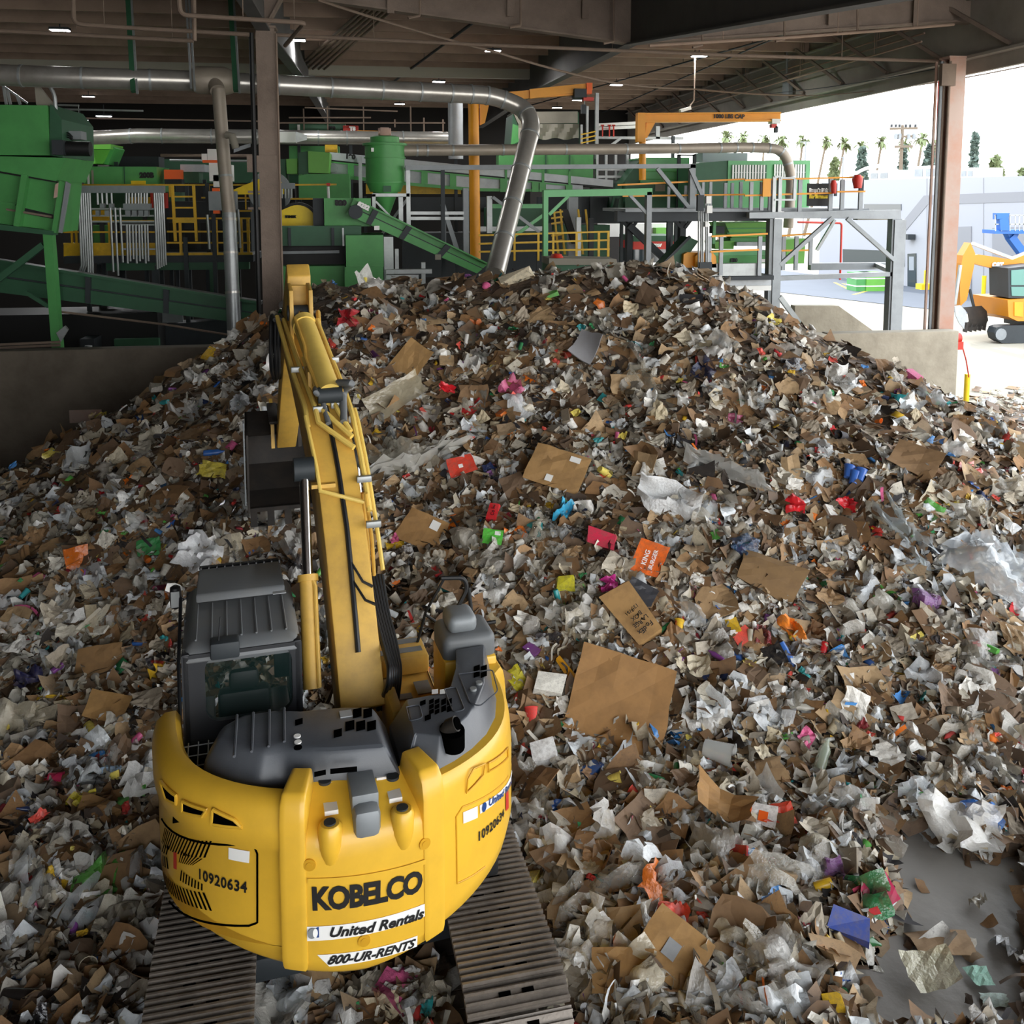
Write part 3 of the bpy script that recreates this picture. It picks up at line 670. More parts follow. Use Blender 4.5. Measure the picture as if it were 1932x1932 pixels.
pp(t, 'mid_flange', 'green', [(622, 304), (770, 319), (900, 332), (1080, 349), (1080, 352), (900, 335), (770, 322), (622, 307)], Y-.05, .1)
for x in (662, 801, 855, 950, 1010, 1024, 1074):
    y = 287 + (x-622)*.098
    pb(t, 'bracket', 'green', x-6, y+18, x+6, y+42 if x < 900 else 362, Y-.1, .15)
for x in (955, 1025, 1075): pb(t, 'bracket_post', 'green', x-2, 287+(x-622)*.098-8, x+2, 360, Y-.08, .1)
ptext(t, 'lettering', '190', 661, 296, Y-.02, 8, slope=-.08, wpx=18)
part(t, 'fan', 'steel', lambda b: b.cyl(at_y(629, 318, Y-.15), at_y(629, 318, Y), .16, 14))
pb(t, 'leg', 'galv', 676, 295, 684, 376, Y-.3, .2)
rootp(t)
t = T('fire_extinguisher', 'white tank with red valve behind the upper yellow handrail', 'extinguisher', (620, 373, 32.3))
part(t, 'tank', 'white', lambda b: b.tube([at_y(620, 374, 32.3), at_y(619, 352, 32.3)], .045, 10)); part(t, 'valve', 'red', lambda b: pbox(b, 616, 345, 623, 351, 32.28, .1)); rootp(t)
rail('guard_rail', 'yellow handrail in front of the green hopper chute', 32.4, [(548, 348, 372)], [(540, 349, 635, 348), (545, 375, 590, 375)])
t = T('wireway', 'grey wireway with short conduits beside the column and yellow disc', 'wireway', (530, 374, 31.5))
pb(t, 'trough', 'steel', 511, 345, 556, 356, 31.5, .2)
for k in range(7): pt(t, 'conduit', 'galv', [(514+k*6, 356, 31.45), (514+k*6, 374, 31.45)], .03, 6)
rootp(t)
# upper rear equipment
t = T('rear_conveyor_box', 'dim green conveyor box high at the back with orange T8 drive', 'machine', (620, 252, 40))
pb(t, 'casing', 'dgreen', 545, 232, 652, 250, 40, 1.5); pb(t, 'drive_box', 'red', 647, 237, 676, 250, 39.8, .6); ptext(t, 'lettering', 'T8', 665, 243, 39.75, 7, 'lwhite'); pb(t, 'sign', 'white', 561, 235, 566, 248, 39.9, .05)
ptext(t, 'lettering', '900', 626, 242, 39.95, 6); rootp(t)
rail('guard_rail', 'thin grey pipe railing along the dark rear mezzanine', 39.5, [(573, 205, 245), (618, 200, 245), (686, 200, 250), (745, 225, 240), (775, 200, 250), (800, 222, 250), (836, 225, 252)], [(105, 222, 500, 229), (520, 232, 840, 232), (575, 203, 750, 210), (545, 222, 700, 222)], m='pipe')
rail('guard_rail', 'white pipe railing above the hopper cables', 33, [(149, 198, 250), (133, 225, 262)], [(110, 198, 149, 199), (105, 206, 270, 209), (105, 200, 150, 243)], m='galv', pw=.05)
rail('guard_rail', 'amber rail line over the rear duct', 39, [(675, 246, 252)], [(675, 247, 850, 252)], m='amber')
t = T('rear_green_wall', 'dark green equipment wall low behind the rear duct', 'machine', (560, 300, 41)); pb(t, 'casing', 'dgreen', 300, 300, 580, 345, 41, 1); pb(t, 'casing', 'green', 545, 275, 640, 302, 41, 1); pb(t, 'yellow_box', 'yellow', 613, 272, 636, 287, 38.5, .5); pb(t, 'pipe_box', 'dark', 205, 295, 300, 318, 38, 1); rootp(t)
P_('rear_pipe', 'pale pipe with brass end in front of the rear green wall', 'pipe', [at_y(303, 293, 37.5), at_y(480, 294, 37.5)], .06, 'pipe')
P_('rear_pipe', 'bright thin pipe lower down in front of the rear green wall', 'pipe', [at_y(320, 302, 37), at_y(475, 304, 37)], .04, 'galv')
t = T('column_bracket', 'dusty flexible hose and steel bracket tied from the column to the drop duct', 'bracket', (450, 275, 25.4))
pp(t, 'arm', 'steel', [(441, 280), (472, 270), (472, 277), (441, 288)], 25.4, .1); pt(t, 'hose', 'tarp', [(428, 255, 25.5), (438, 256, 25.4), (445, 280, 25.4)], .1, 10); rootp(t)
# --- amber cranes
t = T('jib_crane', 'amber jib crane whose thick column rises behind the pile crest', 'crane', (895, 488, 33))
part(t, 'column', 'amber', lambda b: b.tube([at_y(893, 186, 33), at_y(897, 495, 33)], .185, 20))
pp(t, 'jib', 'amber', [(905, 178), (1088, 162), (1088, 179), (905, 192)], 33, .25); pp(t, 'jib', 'amber', [(1000, 168), (1118, 156), (1118, 170), (1000, 186)], 32.9, .2)
pp(t, 'knee_brace', 'amber', [(906, 192), (924, 192), (915, 232), (906, 236)], 33, .2)
pb(t, 'end_stop', 'orange', 1107, 156, 1117, 177, 32.8, .4); pb(t, 'hoist', 'dark', 1084, 167, 1107, 184, 32.7, .5); pb(t, 'hoist_box', 'red', 1101, 183, 1120, 190, 32.7, .3)
pt(t, 'hook_line', 'galv', [(1103, 184, 32.8), (1103, 205, 32.8)], .02, 6); pb(t, 'hook_block', 'dark', 1098, 197, 1106, 214, 32.75, .2)
rootp(t)
t = T('jib_crane', 'amber jib crane with lettered arm against the white sky', 'crane', (1212, 300, 34))
part(t, 'column', 'amber', lambda b: (b.box((at_y(1205, 0, 34).x, 33.9, at_y(1205, 268, 34).z), (at_y(1220, 0, 34).x, 34.2, at_y(1205, 213, 34).z)), b.tube([at_y(1212, 262, 34.1), at_y(1212, 340, 34.1)], .13, 16)))
pp(t, 'jib', 'amber', [(1218, 215), (1473, 213), (1473, 228), (1218, 230)], 34, .1); pp(t, 'jib_flange', 'amber', [(1218, 213), (1474, 211), (1474, 214), (1218, 216)], 33.9, .3); pp(t, 'jib_flange', 'amber', [(1218, 228), (1474, 226), (1474, 229), (1218, 231)], 33.9, .3)
pp(t, 'knee_brace', 'amber', [(1220, 230), (1237, 230), (1221, 260), (1217, 260)], 34, .12)
ptext(t, 'lettering', '1000 LBS CAP', 1375, 220, 33.97, 8, bold=.01, wpx=58)
pb(t, 'trolley', 'white', 1457, 224, 1472, 233, 33.85, .4); pb(t, 'hoist', 'red', 1456, 234, 1466, 241, 33.9, .2); pb(t, 'hook_block', 'dark', 1463, 238, 1468, 250, 33.9, .15)
rootp(t)
t = T('tarp_hopper', 'high hopper draped with a grey tarp behind the elbow of the silver duct', 'hopper', (1040, 290, 38))
pp(t, 'casing', 'dgreen', [(968, 215), (1092, 212), (1094, 275), (962, 290)], 38.4, 2)
pp(t, 'tarp_top', 'tarp', [(968, 211), (1090, 210), (1090, 232), (978, 234)], 38.2, 1.8)
b = MB(); pts = [at_y(978 + k*5.7, 234, 37.9) for k in range(21)]
rows = []
for r_ in range(5): rows.append([at_y(978 + k*5.7, 234 + r_*(7 + (.5*math.sin(k*.9))), 37.9 + .08*math.sin(k*1.3 + r_)) for k in range(21)])
b.loft(rows, False, False); b.build('tarp_skirt', 'tarp', t)
pb(t, 'dark_opening', 'black', 1005, 258, 1092, 275, 38.1, .2); pp(t, 'side_plate', 'green', [(968, 234), (985, 240), (990, 262), (964, 274)], 38, .2); rootp(t)
t = T('green_trough', 'long green panelled trough under the cyclone duct', 'machine', (1030, 345, 37))
for k in range(4): pb(t, 'panel', 'green', 941 + k*45, 291, 984 + k*45, 340, 37 + (k % 2)*.02, .8)
for k in range(3): pb(t, 'joint', 'dgreen', 984 + k*45, 291, 986 + k*45, 340, 36.95, .1)
rootp(t)
t = T('steel_bent', 'tall galvanised post frame with yellow ladder cage beside the tarp hopper', 'frame', (1128, 262, 37.5))
for x0, x1, y0 in ((1124, 1129, 175), (1107, 1110, 200), (1096, 1099, 235)): pb(t, 'post', 'galv', x0, y0, x1, 300, 37.5, .15)
for y in (248, 256, 264): pr(t, 'cage_rail', 'yellow', (1096, y+6, 37.4), (1124, y, 37.4), .05)
for y in (243, 236): pr(t, 'pipe', 'white', (1128, y, 38), (1205, y-4, 38), .12)
pb(t, 'beam', 'galv', 1128, 257, 1290, 263, 38, .3); pb(t, 'beam', 'galv', 1125, 316, 1192, 322, 37.2, .3); pb(t, 'beam', 'galv', 1125, 331, 1190, 336, 37.2, .3)
for x in (1125, 1142, 1160, 1182): pb(t, 'post', 'galv', x, 292, x+4, 340, 37.3, .15)
pr(t, 'brace', 'galv', (1152, 275, 38), (1172, 260, 38), .1); pb(t, 'post', 'galv', 1238, 238, 1245, 262, 38, .15); rootp(t)
for i, (x, y) in enumerate(((1137, 240), (1150, 240), (1158, 240))):
    b = MB(); pbox(b, x-1, y-4, x+1, y+18, 37.8, .05); pbox(b, x-3, y-5, x+3, y-2, 37.8, .05); tag(b.build('sprinkler_riser', 'red'), ['first', 'second', 'third'][i] + ' small red sprinkler riser on the white pipes, counted from the ladder cage', 'riser', 'red sprinkler risers')
# --- pale gate frame and rear lower structure
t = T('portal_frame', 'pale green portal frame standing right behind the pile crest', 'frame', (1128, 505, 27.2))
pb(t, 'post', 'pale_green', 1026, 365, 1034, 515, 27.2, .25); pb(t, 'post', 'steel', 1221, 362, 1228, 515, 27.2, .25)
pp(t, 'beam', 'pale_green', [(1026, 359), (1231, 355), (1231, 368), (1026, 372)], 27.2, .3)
pr(t, 'brace', 'pale_green', (1036, 405, 27.3), (1072, 370, 27.3), .09); pr(t, 'brace', 'steel', (1188, 368, 27.3), (1222, 405, 27.3), .09)
rootp(t)
for i, (a, c) in enumerate((((932, 370), (1018, 438)), ((1030, 400), (960, 440)))):
    pass
t = T('support_frame', 'grey support frame with crossed braces behind the silver duct outlet', 'frame', (975, 490, 30.5))
pb(t, 'post', 'galv', 919, 370, 929, 440, 30.5, .25); pr(t, 'brace', 'steel', (930, 372, 30.4), (1018, 438, 30.4), .1); pr(t, 'brace', 'pale_green', (1030, 402, 30.45), (940, 468, 30.45), .1); pb(t, 'beam', 'pale_green', 930, 385, 1026, 393, 30.8, .25)
rootp(t)
rail('guard_rail', 'long yellow guard rail low behind the pale portal frame', 29.5, [(936, 440, 490), (971, 440, 492), (1016, 440, 492), (1044, 438, 492), (1088, 438, 490), (1130, 436, 486), (1148, 438, 484)], [(903, 444, 1150, 437), (903, 460, 1150, 453), (903, 475, 1150, 470)], pw=.06)
t = T('dark_enclosure', 'huge dark green enclosure filling the space under the 190 conveyor', 'machine', (1000, 490, 33.5))
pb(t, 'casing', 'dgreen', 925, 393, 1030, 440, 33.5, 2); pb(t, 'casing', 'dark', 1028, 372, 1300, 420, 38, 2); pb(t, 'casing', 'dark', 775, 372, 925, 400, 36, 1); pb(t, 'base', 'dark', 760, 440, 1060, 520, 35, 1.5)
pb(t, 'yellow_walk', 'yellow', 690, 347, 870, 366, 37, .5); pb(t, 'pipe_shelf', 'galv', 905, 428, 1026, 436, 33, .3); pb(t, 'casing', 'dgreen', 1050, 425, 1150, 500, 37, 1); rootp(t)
t = T('yellow_stair', 'yellow stair frame inside the dim machinery behind the portal frame', 'stairs', (1070, 450, 32.5))
for x in (1044, 1056, 1090, 1104): pp(t, 'post', 'yellow', [(x, 395), (x+3, 395), (x+12, 480), (x+8, 480)], 32.5, .1)
for y in (402, 412, 422, 445, 456): pr(t, 'step', 'yellow', (1040, y, 32.5), (1062, y-3, 32.5), .06)
pp(t, 'stringer', 'black', [(1058, 395), (1072, 395), (1092, 460), (1080, 460)], 32.7, .2); rootp(t)
t = T('steel_column', 'grey steel column behind the yellow stair', 'column', (1090, 490, 31.5)); pb(t, 'shaft', 'steel', 1073, 372, 1090, 500, 33, .3); pb(t, 'shaft', 'galv', 1088, 410, 1096, 490, 31.5, .2); pb(t, 'shaft', 'dark', 1112, 412, 1120, 490, 31.5, .2); rootp(t)
t = T('storage_bin', 'olive grey bin lid poking above the pile crest by the portal post', 'bin', (1100, 505, 26.6)); pp(t, 'lid', 'tarp', [(1036, 487), (1163, 489), (1166, 500), (1036, 500)], 26.2, 1.2); pp(t, 'body', 'dgreen', [(1036, 500), (1166, 500), (1166, 520), (1036, 520)], 26.3, 1.1); rootp(t)
b = MB(); pp_ = at_y(1050, 486, 26.3); b.lathe(pp_, [(.02, .12), (.14, .1), (.2, 0)], 10); tag(b.build('rag', 'red'), 'faded red rag lying on the olive bin lid', 'rag')
t = T('trailer_container', 'orange and blue shipping container glimpsed under the platform', 'container', (1240, 490, 40))
pb(t, 'upper_panel', 'red', 1195, 456, 1280, 470, 40, 2.4); pb(t, 'lower_panel', 'glassdark', 1195, 470, 1280, 495, 40.02, 2.4); ptext(t, 'lettering', 'ADMV', 1238, 463, 39.95, 5, 'lwhite', wpx=22); pb(t, 'roof', 'dgreen', 1195, 445, 1282, 456, 40.1, 2.4); rootp(t)
# --- right platform with green power units
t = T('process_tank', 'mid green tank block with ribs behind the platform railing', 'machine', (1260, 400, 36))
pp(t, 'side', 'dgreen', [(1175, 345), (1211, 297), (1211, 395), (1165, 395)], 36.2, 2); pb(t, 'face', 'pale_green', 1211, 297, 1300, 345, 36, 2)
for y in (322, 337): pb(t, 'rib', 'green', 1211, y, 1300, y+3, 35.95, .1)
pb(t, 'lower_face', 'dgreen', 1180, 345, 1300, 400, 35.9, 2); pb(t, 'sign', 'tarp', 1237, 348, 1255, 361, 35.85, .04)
b = MB()
for x in (1279, 1308): pbox(b, x, 291, x+4, 395, 35.6, .1)
pbox(b, 1279, 291, 1312, 294, 35.6, .1); pbox(b, 1283, 340, 1308, 395, 35.7, .3); b.build('door_frame', 'dark', t); rootp(t)
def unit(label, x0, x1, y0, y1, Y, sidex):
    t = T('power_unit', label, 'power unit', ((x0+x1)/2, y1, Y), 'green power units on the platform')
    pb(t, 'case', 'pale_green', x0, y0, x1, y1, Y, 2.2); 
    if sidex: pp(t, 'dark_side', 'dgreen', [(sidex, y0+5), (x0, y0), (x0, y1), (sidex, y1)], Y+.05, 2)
    b = MB(); gx0, gx1, gy0, gy1 = x0+8, x1-6, y0+8, y0+36
    pbox(b, gx0, gy0, gx1, gy1, Y-.05, .05, 0)
    for k in range(12):
        x = gx0 + (gx1-gx0)*k/12; pbox(b, x, gy0, x+(gx1-gx0)/26, gy1, Y-.07, .03, 1)
    pbox(b, gx0, (gy0+gy1)/2, gx1, (gy0+gy1)/2+1, Y-.08, .03, 1)
    b.build('louvre_grille', ['dgreen', 'white'], t)
    b = MB(); pbox(b, x0+10, y0+48, x0+30, y1-3, Y-.04, .05); b.build('door', 'pale_green', t)
    return rootp(t)
unit('green power unit with dark open side next to the process tank', 1374, 1452, 303, 397, 33.2, 1312)
unit('green power unit behind the curved duct elbow', 1453, 1526, 302, 397, 33.4, None)
t = T('canopy_sheet', 'pale blue canopy sheet above the green power unit', 'canopy', (1370, 300, 36)); pb(t, 'sheet', 'asphalt', 1326, 288, 1410, 306, 36, 1); rootp(t)
t = T('platform', 'galvanised steel platform on tall posts at the open side of the hall', 'platform', (1575, 628, 28.5))
Y = 28.5
pp(t, 'edge_beam', 'galvd', [(1414, 401), (1700, 396), (1700, 413), (1414, 412)], Y, .25); pb(t, 'dark_beam', 'dark', 1165, 398, 1462, 417, Y+.6, .4)
pb(t, 'deck', 'steel', 1180, 394, 1640, 399, Y+.4, 3)
pb(t, 'post', 'steel', 1453, 413, 1468, 590, Y, .3); pb(t, 'post_flange', 'galvd', 1461, 413, 1471, 590, Y-.05, .3)
pb(t, 'post', 'steel', 1684, 413, 1692, 650, Y, .3); pb(t, 'post_flange', 'galvd', 1689, 415, 1700, 650, Y-.05, .3)
pr(t, 'brace', 'galvd', (1471, 500, Y), (1570, 411, Y), .12); pr(t, 'brace', 'galvd', (1598, 412, Y), (1688, 492, Y), .12); pr(t, 'brace', 'galv', (1541, 472, Y+2.4), (1575, 415, Y+2.4), .1)
pp(t, 'tie_beam', 'galvd', [(1470, 521), (1688, 513), (1688, 521), (1470, 530)], Y, .2); pb(t, 'tie_beam', 'steel', 1530, 497, 1690, 508, Y+2.5, .25); pr(t, 'tie_beam', 'steel', (1690, 516, Y), (1655, 500, Y+2.5), .15)
pb(t, 'stub_beam', 'tarp', 1618, 408, 1698, 415, Y+1, .3)
pr(t, 'brace', 'galv', (1471, 560, Y), (1530, 640, Y), .15)
rootp(t)
rail('guard_rail', 'amber topped guard rail with galvanised posts on the far end of the platform', 28.6, [(1418, 343, 397), (1438, 343, 397), (1454, 340, 397), (1470, 336, 400), (1510, 338, 400), (1568, 336, 398), (1590, 338, 396), (1625, 334, 396)], [(1405, 340, 1628, 334), (1405, 369, 1570, 364), (1570, 362, 1632, 361)], m='amber', mp='galvd', pw=.08)
rail('guard_rail', 'dark amber rail along the inner walkway in front of the process tank', 29.8, [(1262, 352, 394), (1294, 350, 394), (1312, 346, 394), (1327, 344, 370), (1341, 343, 394), (1369, 345, 410), (1382, 345, 394), (1398, 343, 410)], [(1165, 349, 1405, 338), (1175, 370, 1405, 367)], m='amber', mp='galvd', pw=.07)
rail('guard_rail', 'galvanised self-closing gate hoops on the platform', 28.5, [(1461, 333, 400), (1472, 333, 400), (1500, 338, 378)], [(1461, 333, 1472, 333), (1461, 377, 1500, 377), (1472, 336, 1500, 336)], m='galv')
t = T('gate_panel', 'amber brown gate panel hung on the platform rail', 'panel', (1447, 370, 28.4)); pb(t, 'sheet', 'amber', 1440, 337, 1454, 371, 28.4, .05); rootp(t)
for i, (x, y) in enumerate(((1573, 340), (1618, 330))):
    t = T('fire_extinguisher', ['small red extinguisher on the middle of the platform rail', 'red covered hose bundle hanging on the end of the platform rail'][i], 'extinguisher', (x, y+22, 28.4))
    w_ = .1 if i == 0 else .17
    c0 = at_y(x, y, 28.4); part(t, 'bottle', 'red', lambda b: b.tube([c0, c0 + V3((0,0,-.12)), c0 + V3((.02,0,-.42))], [w_*.6, w_, w_*.7], 12)); part(t, 'bracket', 'dark', lambda b: b.box(c0 + V3((w_*.6, .02, -.5)), c0 + V3((w_*1.4, .08, -.1)))); rootp(t)
t = T('banner_sign', 'black banner with white and yellow words tied to the platform rail', 'banner', (1546, 390, 28.9))
pb(t, 'sheet', 'letters', 1524, 346, 1568, 389, 29.2, .04)
ptext(t, 'lettering', 'Recycle Right.', 1546, 359, 29.18, 6, 'lwhite', wpx=40); ptext(t, 'lettering', 'For Tomorrow', 1546, 371, 29.18, 6, 'syellow', wpx=40); rootp(t)
t = T('conduit_riser', 'cluster of bare conduits and boxes climbing to the platform', 'conduit', (1322, 505, 27.8))
for k, x in enumerate((1318, 1322, 1326, 1331, 1335)): pt(t, 'conduit', 'galv', [(x, 368 + k*3, 27.8), (x+(k % 2), 505, 27.8)], .028, 6)
for x0, y0, x1, y1, m in ((1317, 368, 1328, 398, 'dark'), (1333, 370, 1342, 384, 'white'), (1334, 388, 1344, 402, 'white'), (1331, 418, 1337, 428, 'white'), (1320, 495, 1343, 520, 'dark')): pb(t, 'box', m, x0, y0, x1, y1, 27.7, .15)
rootp(t)
t = T('bag_breaker', 'lime green machine with sloped hood under the platform', 'machine', (1410, 480, 31))
pp(t, 'hood', 'lime', [(1368, 421), (1452, 419), (1452, 448), (1380, 448)], 31, 1.6)
for y in (430, 439): pb(t, 'rib', 'green', 1372, y, 1452, y+2, 30.95, .1)
pp(t, 'chute', 'lime', [(1348, 456), (1386, 454), (1384, 470), (1350, 470)], 30.8, 1); pb(t, 'motor', 'dark', 1350, 427, 1367, 441, 30.7, .6); pb(t, 'band', 'green', 1378, 449, 1452, 456, 30.9, .8)
pb(t, 'pipe_guard', 'belt', 1390, 457, 1450, 464, 30.6, .4); pr(t, 'post', 'pale_green', (1348, 413, 30.7), (1346, 460, 30.7), .1); rootp(t)
t = T('baler_feed', 'green conveyor frame marked 220 on the lower galvanised deck', 'conveyor', (1400, 500, 29.6))
pb(t, 'side_panel', 'green', 1345, 483, 1455, 497, 29.8, 1); ptext(t, 'lettering', '220', 1385, 491, 29.75, 6); pb(t, 'upper_panel', 'pale_green', 1345, 474, 1455, 482, 29.9, .8); pb(t, 'label_plate', 'white', 1436, 489, 1454, 495, 29.7, .05)
rootp(t)
t = T('yellow_hood', 'rounded amber machine hood just above the pile crest', 'hood', (1320, 505, 28.2))
pp(t, 'hood', 'amber', [(1289, 505), (1290, 480), (1297, 476), (1345, 477), (1351, 484), (1352, 497), (1352, 505)], 28.2, 1.2); pp(t, 'end_plate', 'amber', [(1312, 505), (1312, 484), (1318, 478), (1345, 477), (1351, 484), (1352, 505)], 28.0, .2); rootp(t)
t = T('lower_deck', 'low galvanised deck with perforated toe plate next to the pile crest', 'platform', (1400, 540, 28))
pb(t, 'edge_beam', 'galv', 1338, 498, 1432, 521, 28, .3); pb(t, 'deck', 'dark', 1340, 521, 1460, 528, 28, 2); pb(t, 'mesh_plate', 'belt', 1360, 527, 1455, 540, 28.3, .1); pb(t, 'sill', 'white', 1372, 540, 1455, 548, 28.2, .2); rootp(t)
rail('guard_rail', 'amber guard rail with white posts around the low galvanised deck', 27.9, [(1339, 446, 520), (1361, 447, 520), (1434, 446, 520)], [(1342, 446, 1448, 441), (1340, 475, 1432, 471)], m='amber', mp='galvd', pw=.08)
rail('guard_rail', 'second amber rail between the platform post and the yard', 29.5, [(1479, 445, 510), (1503, 446, 510), (1530, 450, 500)], [(1473, 445, 1530, 441), (1473, 473, 1525, 472)], m='amber', mp='galvd', pw=.08)
t = T('green_bin', 'bright green skip bin behind the second platform rail', 'bin', (1500, 500, 31)); pp(t, 'body', 'lime', [(1483, 452), (1520, 450), (1517, 497), (1484, 498)], 31, 1.2); pp(t, 'side', 'green', [(1475, 462), (1483, 452), (1484, 498), (1477, 495)], 31.1, 1); rootp(t)
t = T('stacker_conveyor', 'dark green conveyor rising out of the pile crest below the platform', 'conveyor', (1280, 480, 28.4))
pp(t, 'side_panel', 'dgreen', [(1246, 505), (1300, 447), (1318, 455), (1280, 507)], 28.4, .8); pr(t, 'edge', 'dark', (1246, 503, 28.3), (1302, 446, 28.3), .08); rootp(t)
t = T('under_braces', 'dark knee-braced columns carrying the inner walkway', 'columns', (1180, 490, 31))
for x in (1184, 1284): pb(t, 'column', 'dark', x, 412, x+9, 500, 31, .3); pr(t, 'knee', 'dark', (x-12, 414, 31), (x+2, 430, 31), .1); pr(t, 'knee', 'dark', (x+20, 414, 31), (x+8, 430, 31), .1)
pr(t, 'long_brace', 'dark', (1186, 425, 30.9), (1255, 490, 30.9), .22); rootp(t)
t = T('white_screen', 'pale bright curtain wall glimpsed under the platform', 'screen', (1230, 450, 44)); pb(t, 'sheet', 'white', 1128, 422, 1282, 446, 44, .1); pb(t, 'green_cart', 'lime', 1238, 430, 1262, 444, 43.5, .5); rootp(t)
P_('fire_line', 'dark red pipe line below the platform towards the yard', 'pipe', [at_y(1505, 419, 33), at_y(1588, 421, 33), at_y(1585, 528, 33)], .04, 'red', rad=.1)
P_('fire_line', 'long maroon hanging pipe in front of the white building', 'pipe', [at_y(1772, 128, 27.5), at_y(1761, 475, 27.5)], .03, 'red')

# legs that carry what stands above the hall floor
for o in [o for o in C.objects if o.parent is None and o.type == 'EMPTY' and o.get('category') in ('machine', 'conveyor', 'hopper', 'cabinet', 'electrical rack', 'cover', 'motor', 'platform', 'chute', 'box', 'frame', 'stand', 'silo', 'ladder', 'container', 'beam', 'power unit', 'tank', 'bin', 'hood', 'wireway', 'screen')]:
    pts_ = [c.matrix_basis @ V3(v) + o.location for c in o.children if c.type == 'MESH' for v in c.bound_box]
    if not pts_: continue
    z0 = min(p.z for p in pts_); xa, xb = min(p.x for p in pts_), max(p.x for p in pts_); ya, yb_ = min(p.y for p in pts_), max(p.y for p in pts_)
    if z0 < .12 or ya < 27.0 or xa > 9.5 or o.name.split('.')[0] in ('feed_hopper', 'cable_tray_box', 'gear_motor', 'overhead_duct', 'drop_duct', 'rear_duct', 'incline_conveyor'): continue
    for f in ((.12, .88) if xb-xa > .8 else (.5,)):
        x = xa+(xb-xa)*f; near = [p.z for p in pts_ if abs(p.x-x) < max(.6, .2*(xb-xa))]; zt = min(near) if near else z0
        b = MB(); y = (ya+yb_)/2; b.box((x-.06, y-.06, 0), (x+.06, y+.06, zt+.12)); l_ = b.build('support_leg', 'dark', o); l_.data.transform(Matrix.Translation(-o.location))
# ------------------------------------------------------------------ yellow excavator in the foreground (local frame: x right, y ahead, z up)
M['exy'] = mat('excavator_yellow', 'e2b236', .4, dirt=.2, dcol='9c7a30', scale=2.5, coat=.2)
M['exy2'] = mat('boom_yellow', 'd4a94c', .5, dirt=.45, dcol='8a6f42', scale=3)
M['cabdark'] = mat('cab_shell_dark', '171a1f', .45, dirt=.3, dcol='2c2d2e', scale=2)
M['exgrey'] = mat('hood_grey', '4a4e54', .34, dirt=.25, dcol='75767a', scale=2.2, bump=.04, bscale=90)
M['cabgrey'] = mat('cab_grey', '63676a', .5, dirt=.45, dcol='6e6c66', scale=2.5)
M['track'] = mat('worn_track_steel', '7d756c', .5, .4, dirt=.6, dcol='4a443d', scale=3, bump=.15, bscale=30)
M['rubber'] = mat('hydraulic_hose', '15171a', .45)
M['chrome'] = mat('chrome_rod', 'd8dadc', .12, 1.)
M['hole'] = mat('dark_opening', '040404', 1., spec=0.)
M['pipey'] = mat('pipe_yellow', 'e8c868', .4, dirt=.2, dcol='9c7c30')
M['bucket'] = mat('worn_bucket_steel', '2a2724', .6, .3, dirt=.5, dcol='4a4038', scale=3)
M['cabglass'] = mat('cab_glass', '2c4a46', .02, alpha=.16, spec=.5)
M['sticker'] = mat('white_sticker', 'eeeeea', .4)
M['navy'] = mat('navy_ink', '1d3f7a', .4)
M['gold'] = mat('plug_yellow', 'c8951a', .5)
ex = thing('excavator', 'yellow tracked excavator with its back to the camera reaching into the pile', 'excavator', (-.357, 8.34, 0), R(8.75))
EM = Matrix.Translation(ex.location) @ Matrix.Rotation(R(8.75), 4, 'Z'); EI = EM.inverted(); EI3 = EI.to_3x3()
eo = EI @ CAM
def lz(px, py, z): d = EI3 @ ray(px, py); return eo + d*((z-eo.z)/d.z)
def lx(px, py, x): d = EI3 @ ray(px, py); return eo + d*((x-eo.x)/d.x)
def ly(px, py, y): d = EI3 @ ray(px, py); return eo + d*((y-eo.y)/d.y)
HW, XO = 1.615, -.05
def outr(a):
    s = abs(math.sin(a)); return (1.68**-10 + (HW/max(s, 1e-6))**-10)**-.1
def S(adeg, z, ins=0.):
    """point on the rounded rear wall: angle from straight back (+ to the right), height, inset"""
    if adeg < -90: return V3((XO-HW+ins, (-90-adeg)*.02, z))
    if adeg > 90: return V3((XO+HW-ins, (adeg-90)*.02, z))
    a = R(adeg); r = outr(a)-ins; return V3((XO + r*math.sin(a), -r*math.cos(a), z))
def hit(px, py):
    d = EI3 @ ray(px, py); t = 3.
    while t < 14:
        p = eo + d*t; a = math.atan2(p.x-XO, -p.y)
        if math.hypot(p.x-XO, p.y) < outr(a): return math.degrees(a), p.z
        t += .004
    return (90 if px > 700 else -90), 1.6
def zbot(a): return .93 + .26*min(1, (abs(a)/55))**1.3
def shell(name, a0, a1, prof, m, out=0., n=None, par=None, bev=.0):
    """closed solid along the rear wall; prof: closed list of (z or ('b', dz), inset)"""
    n = n or max(4, int(abs(a1-a0)/4)); rings = []
    for k in range(n+1):
        a = a0 + (a1-a0)*k/n
        rings.append([S(a, (zbot(a)+z[1]) if isinstance(z, tuple) else z, i-out) for z, i in prof])
    b = MB(); b.loft(rings, True, True, 0, True)
    return b.build(name, m, par or ex, fix=True, bevel=bev, ang=42)
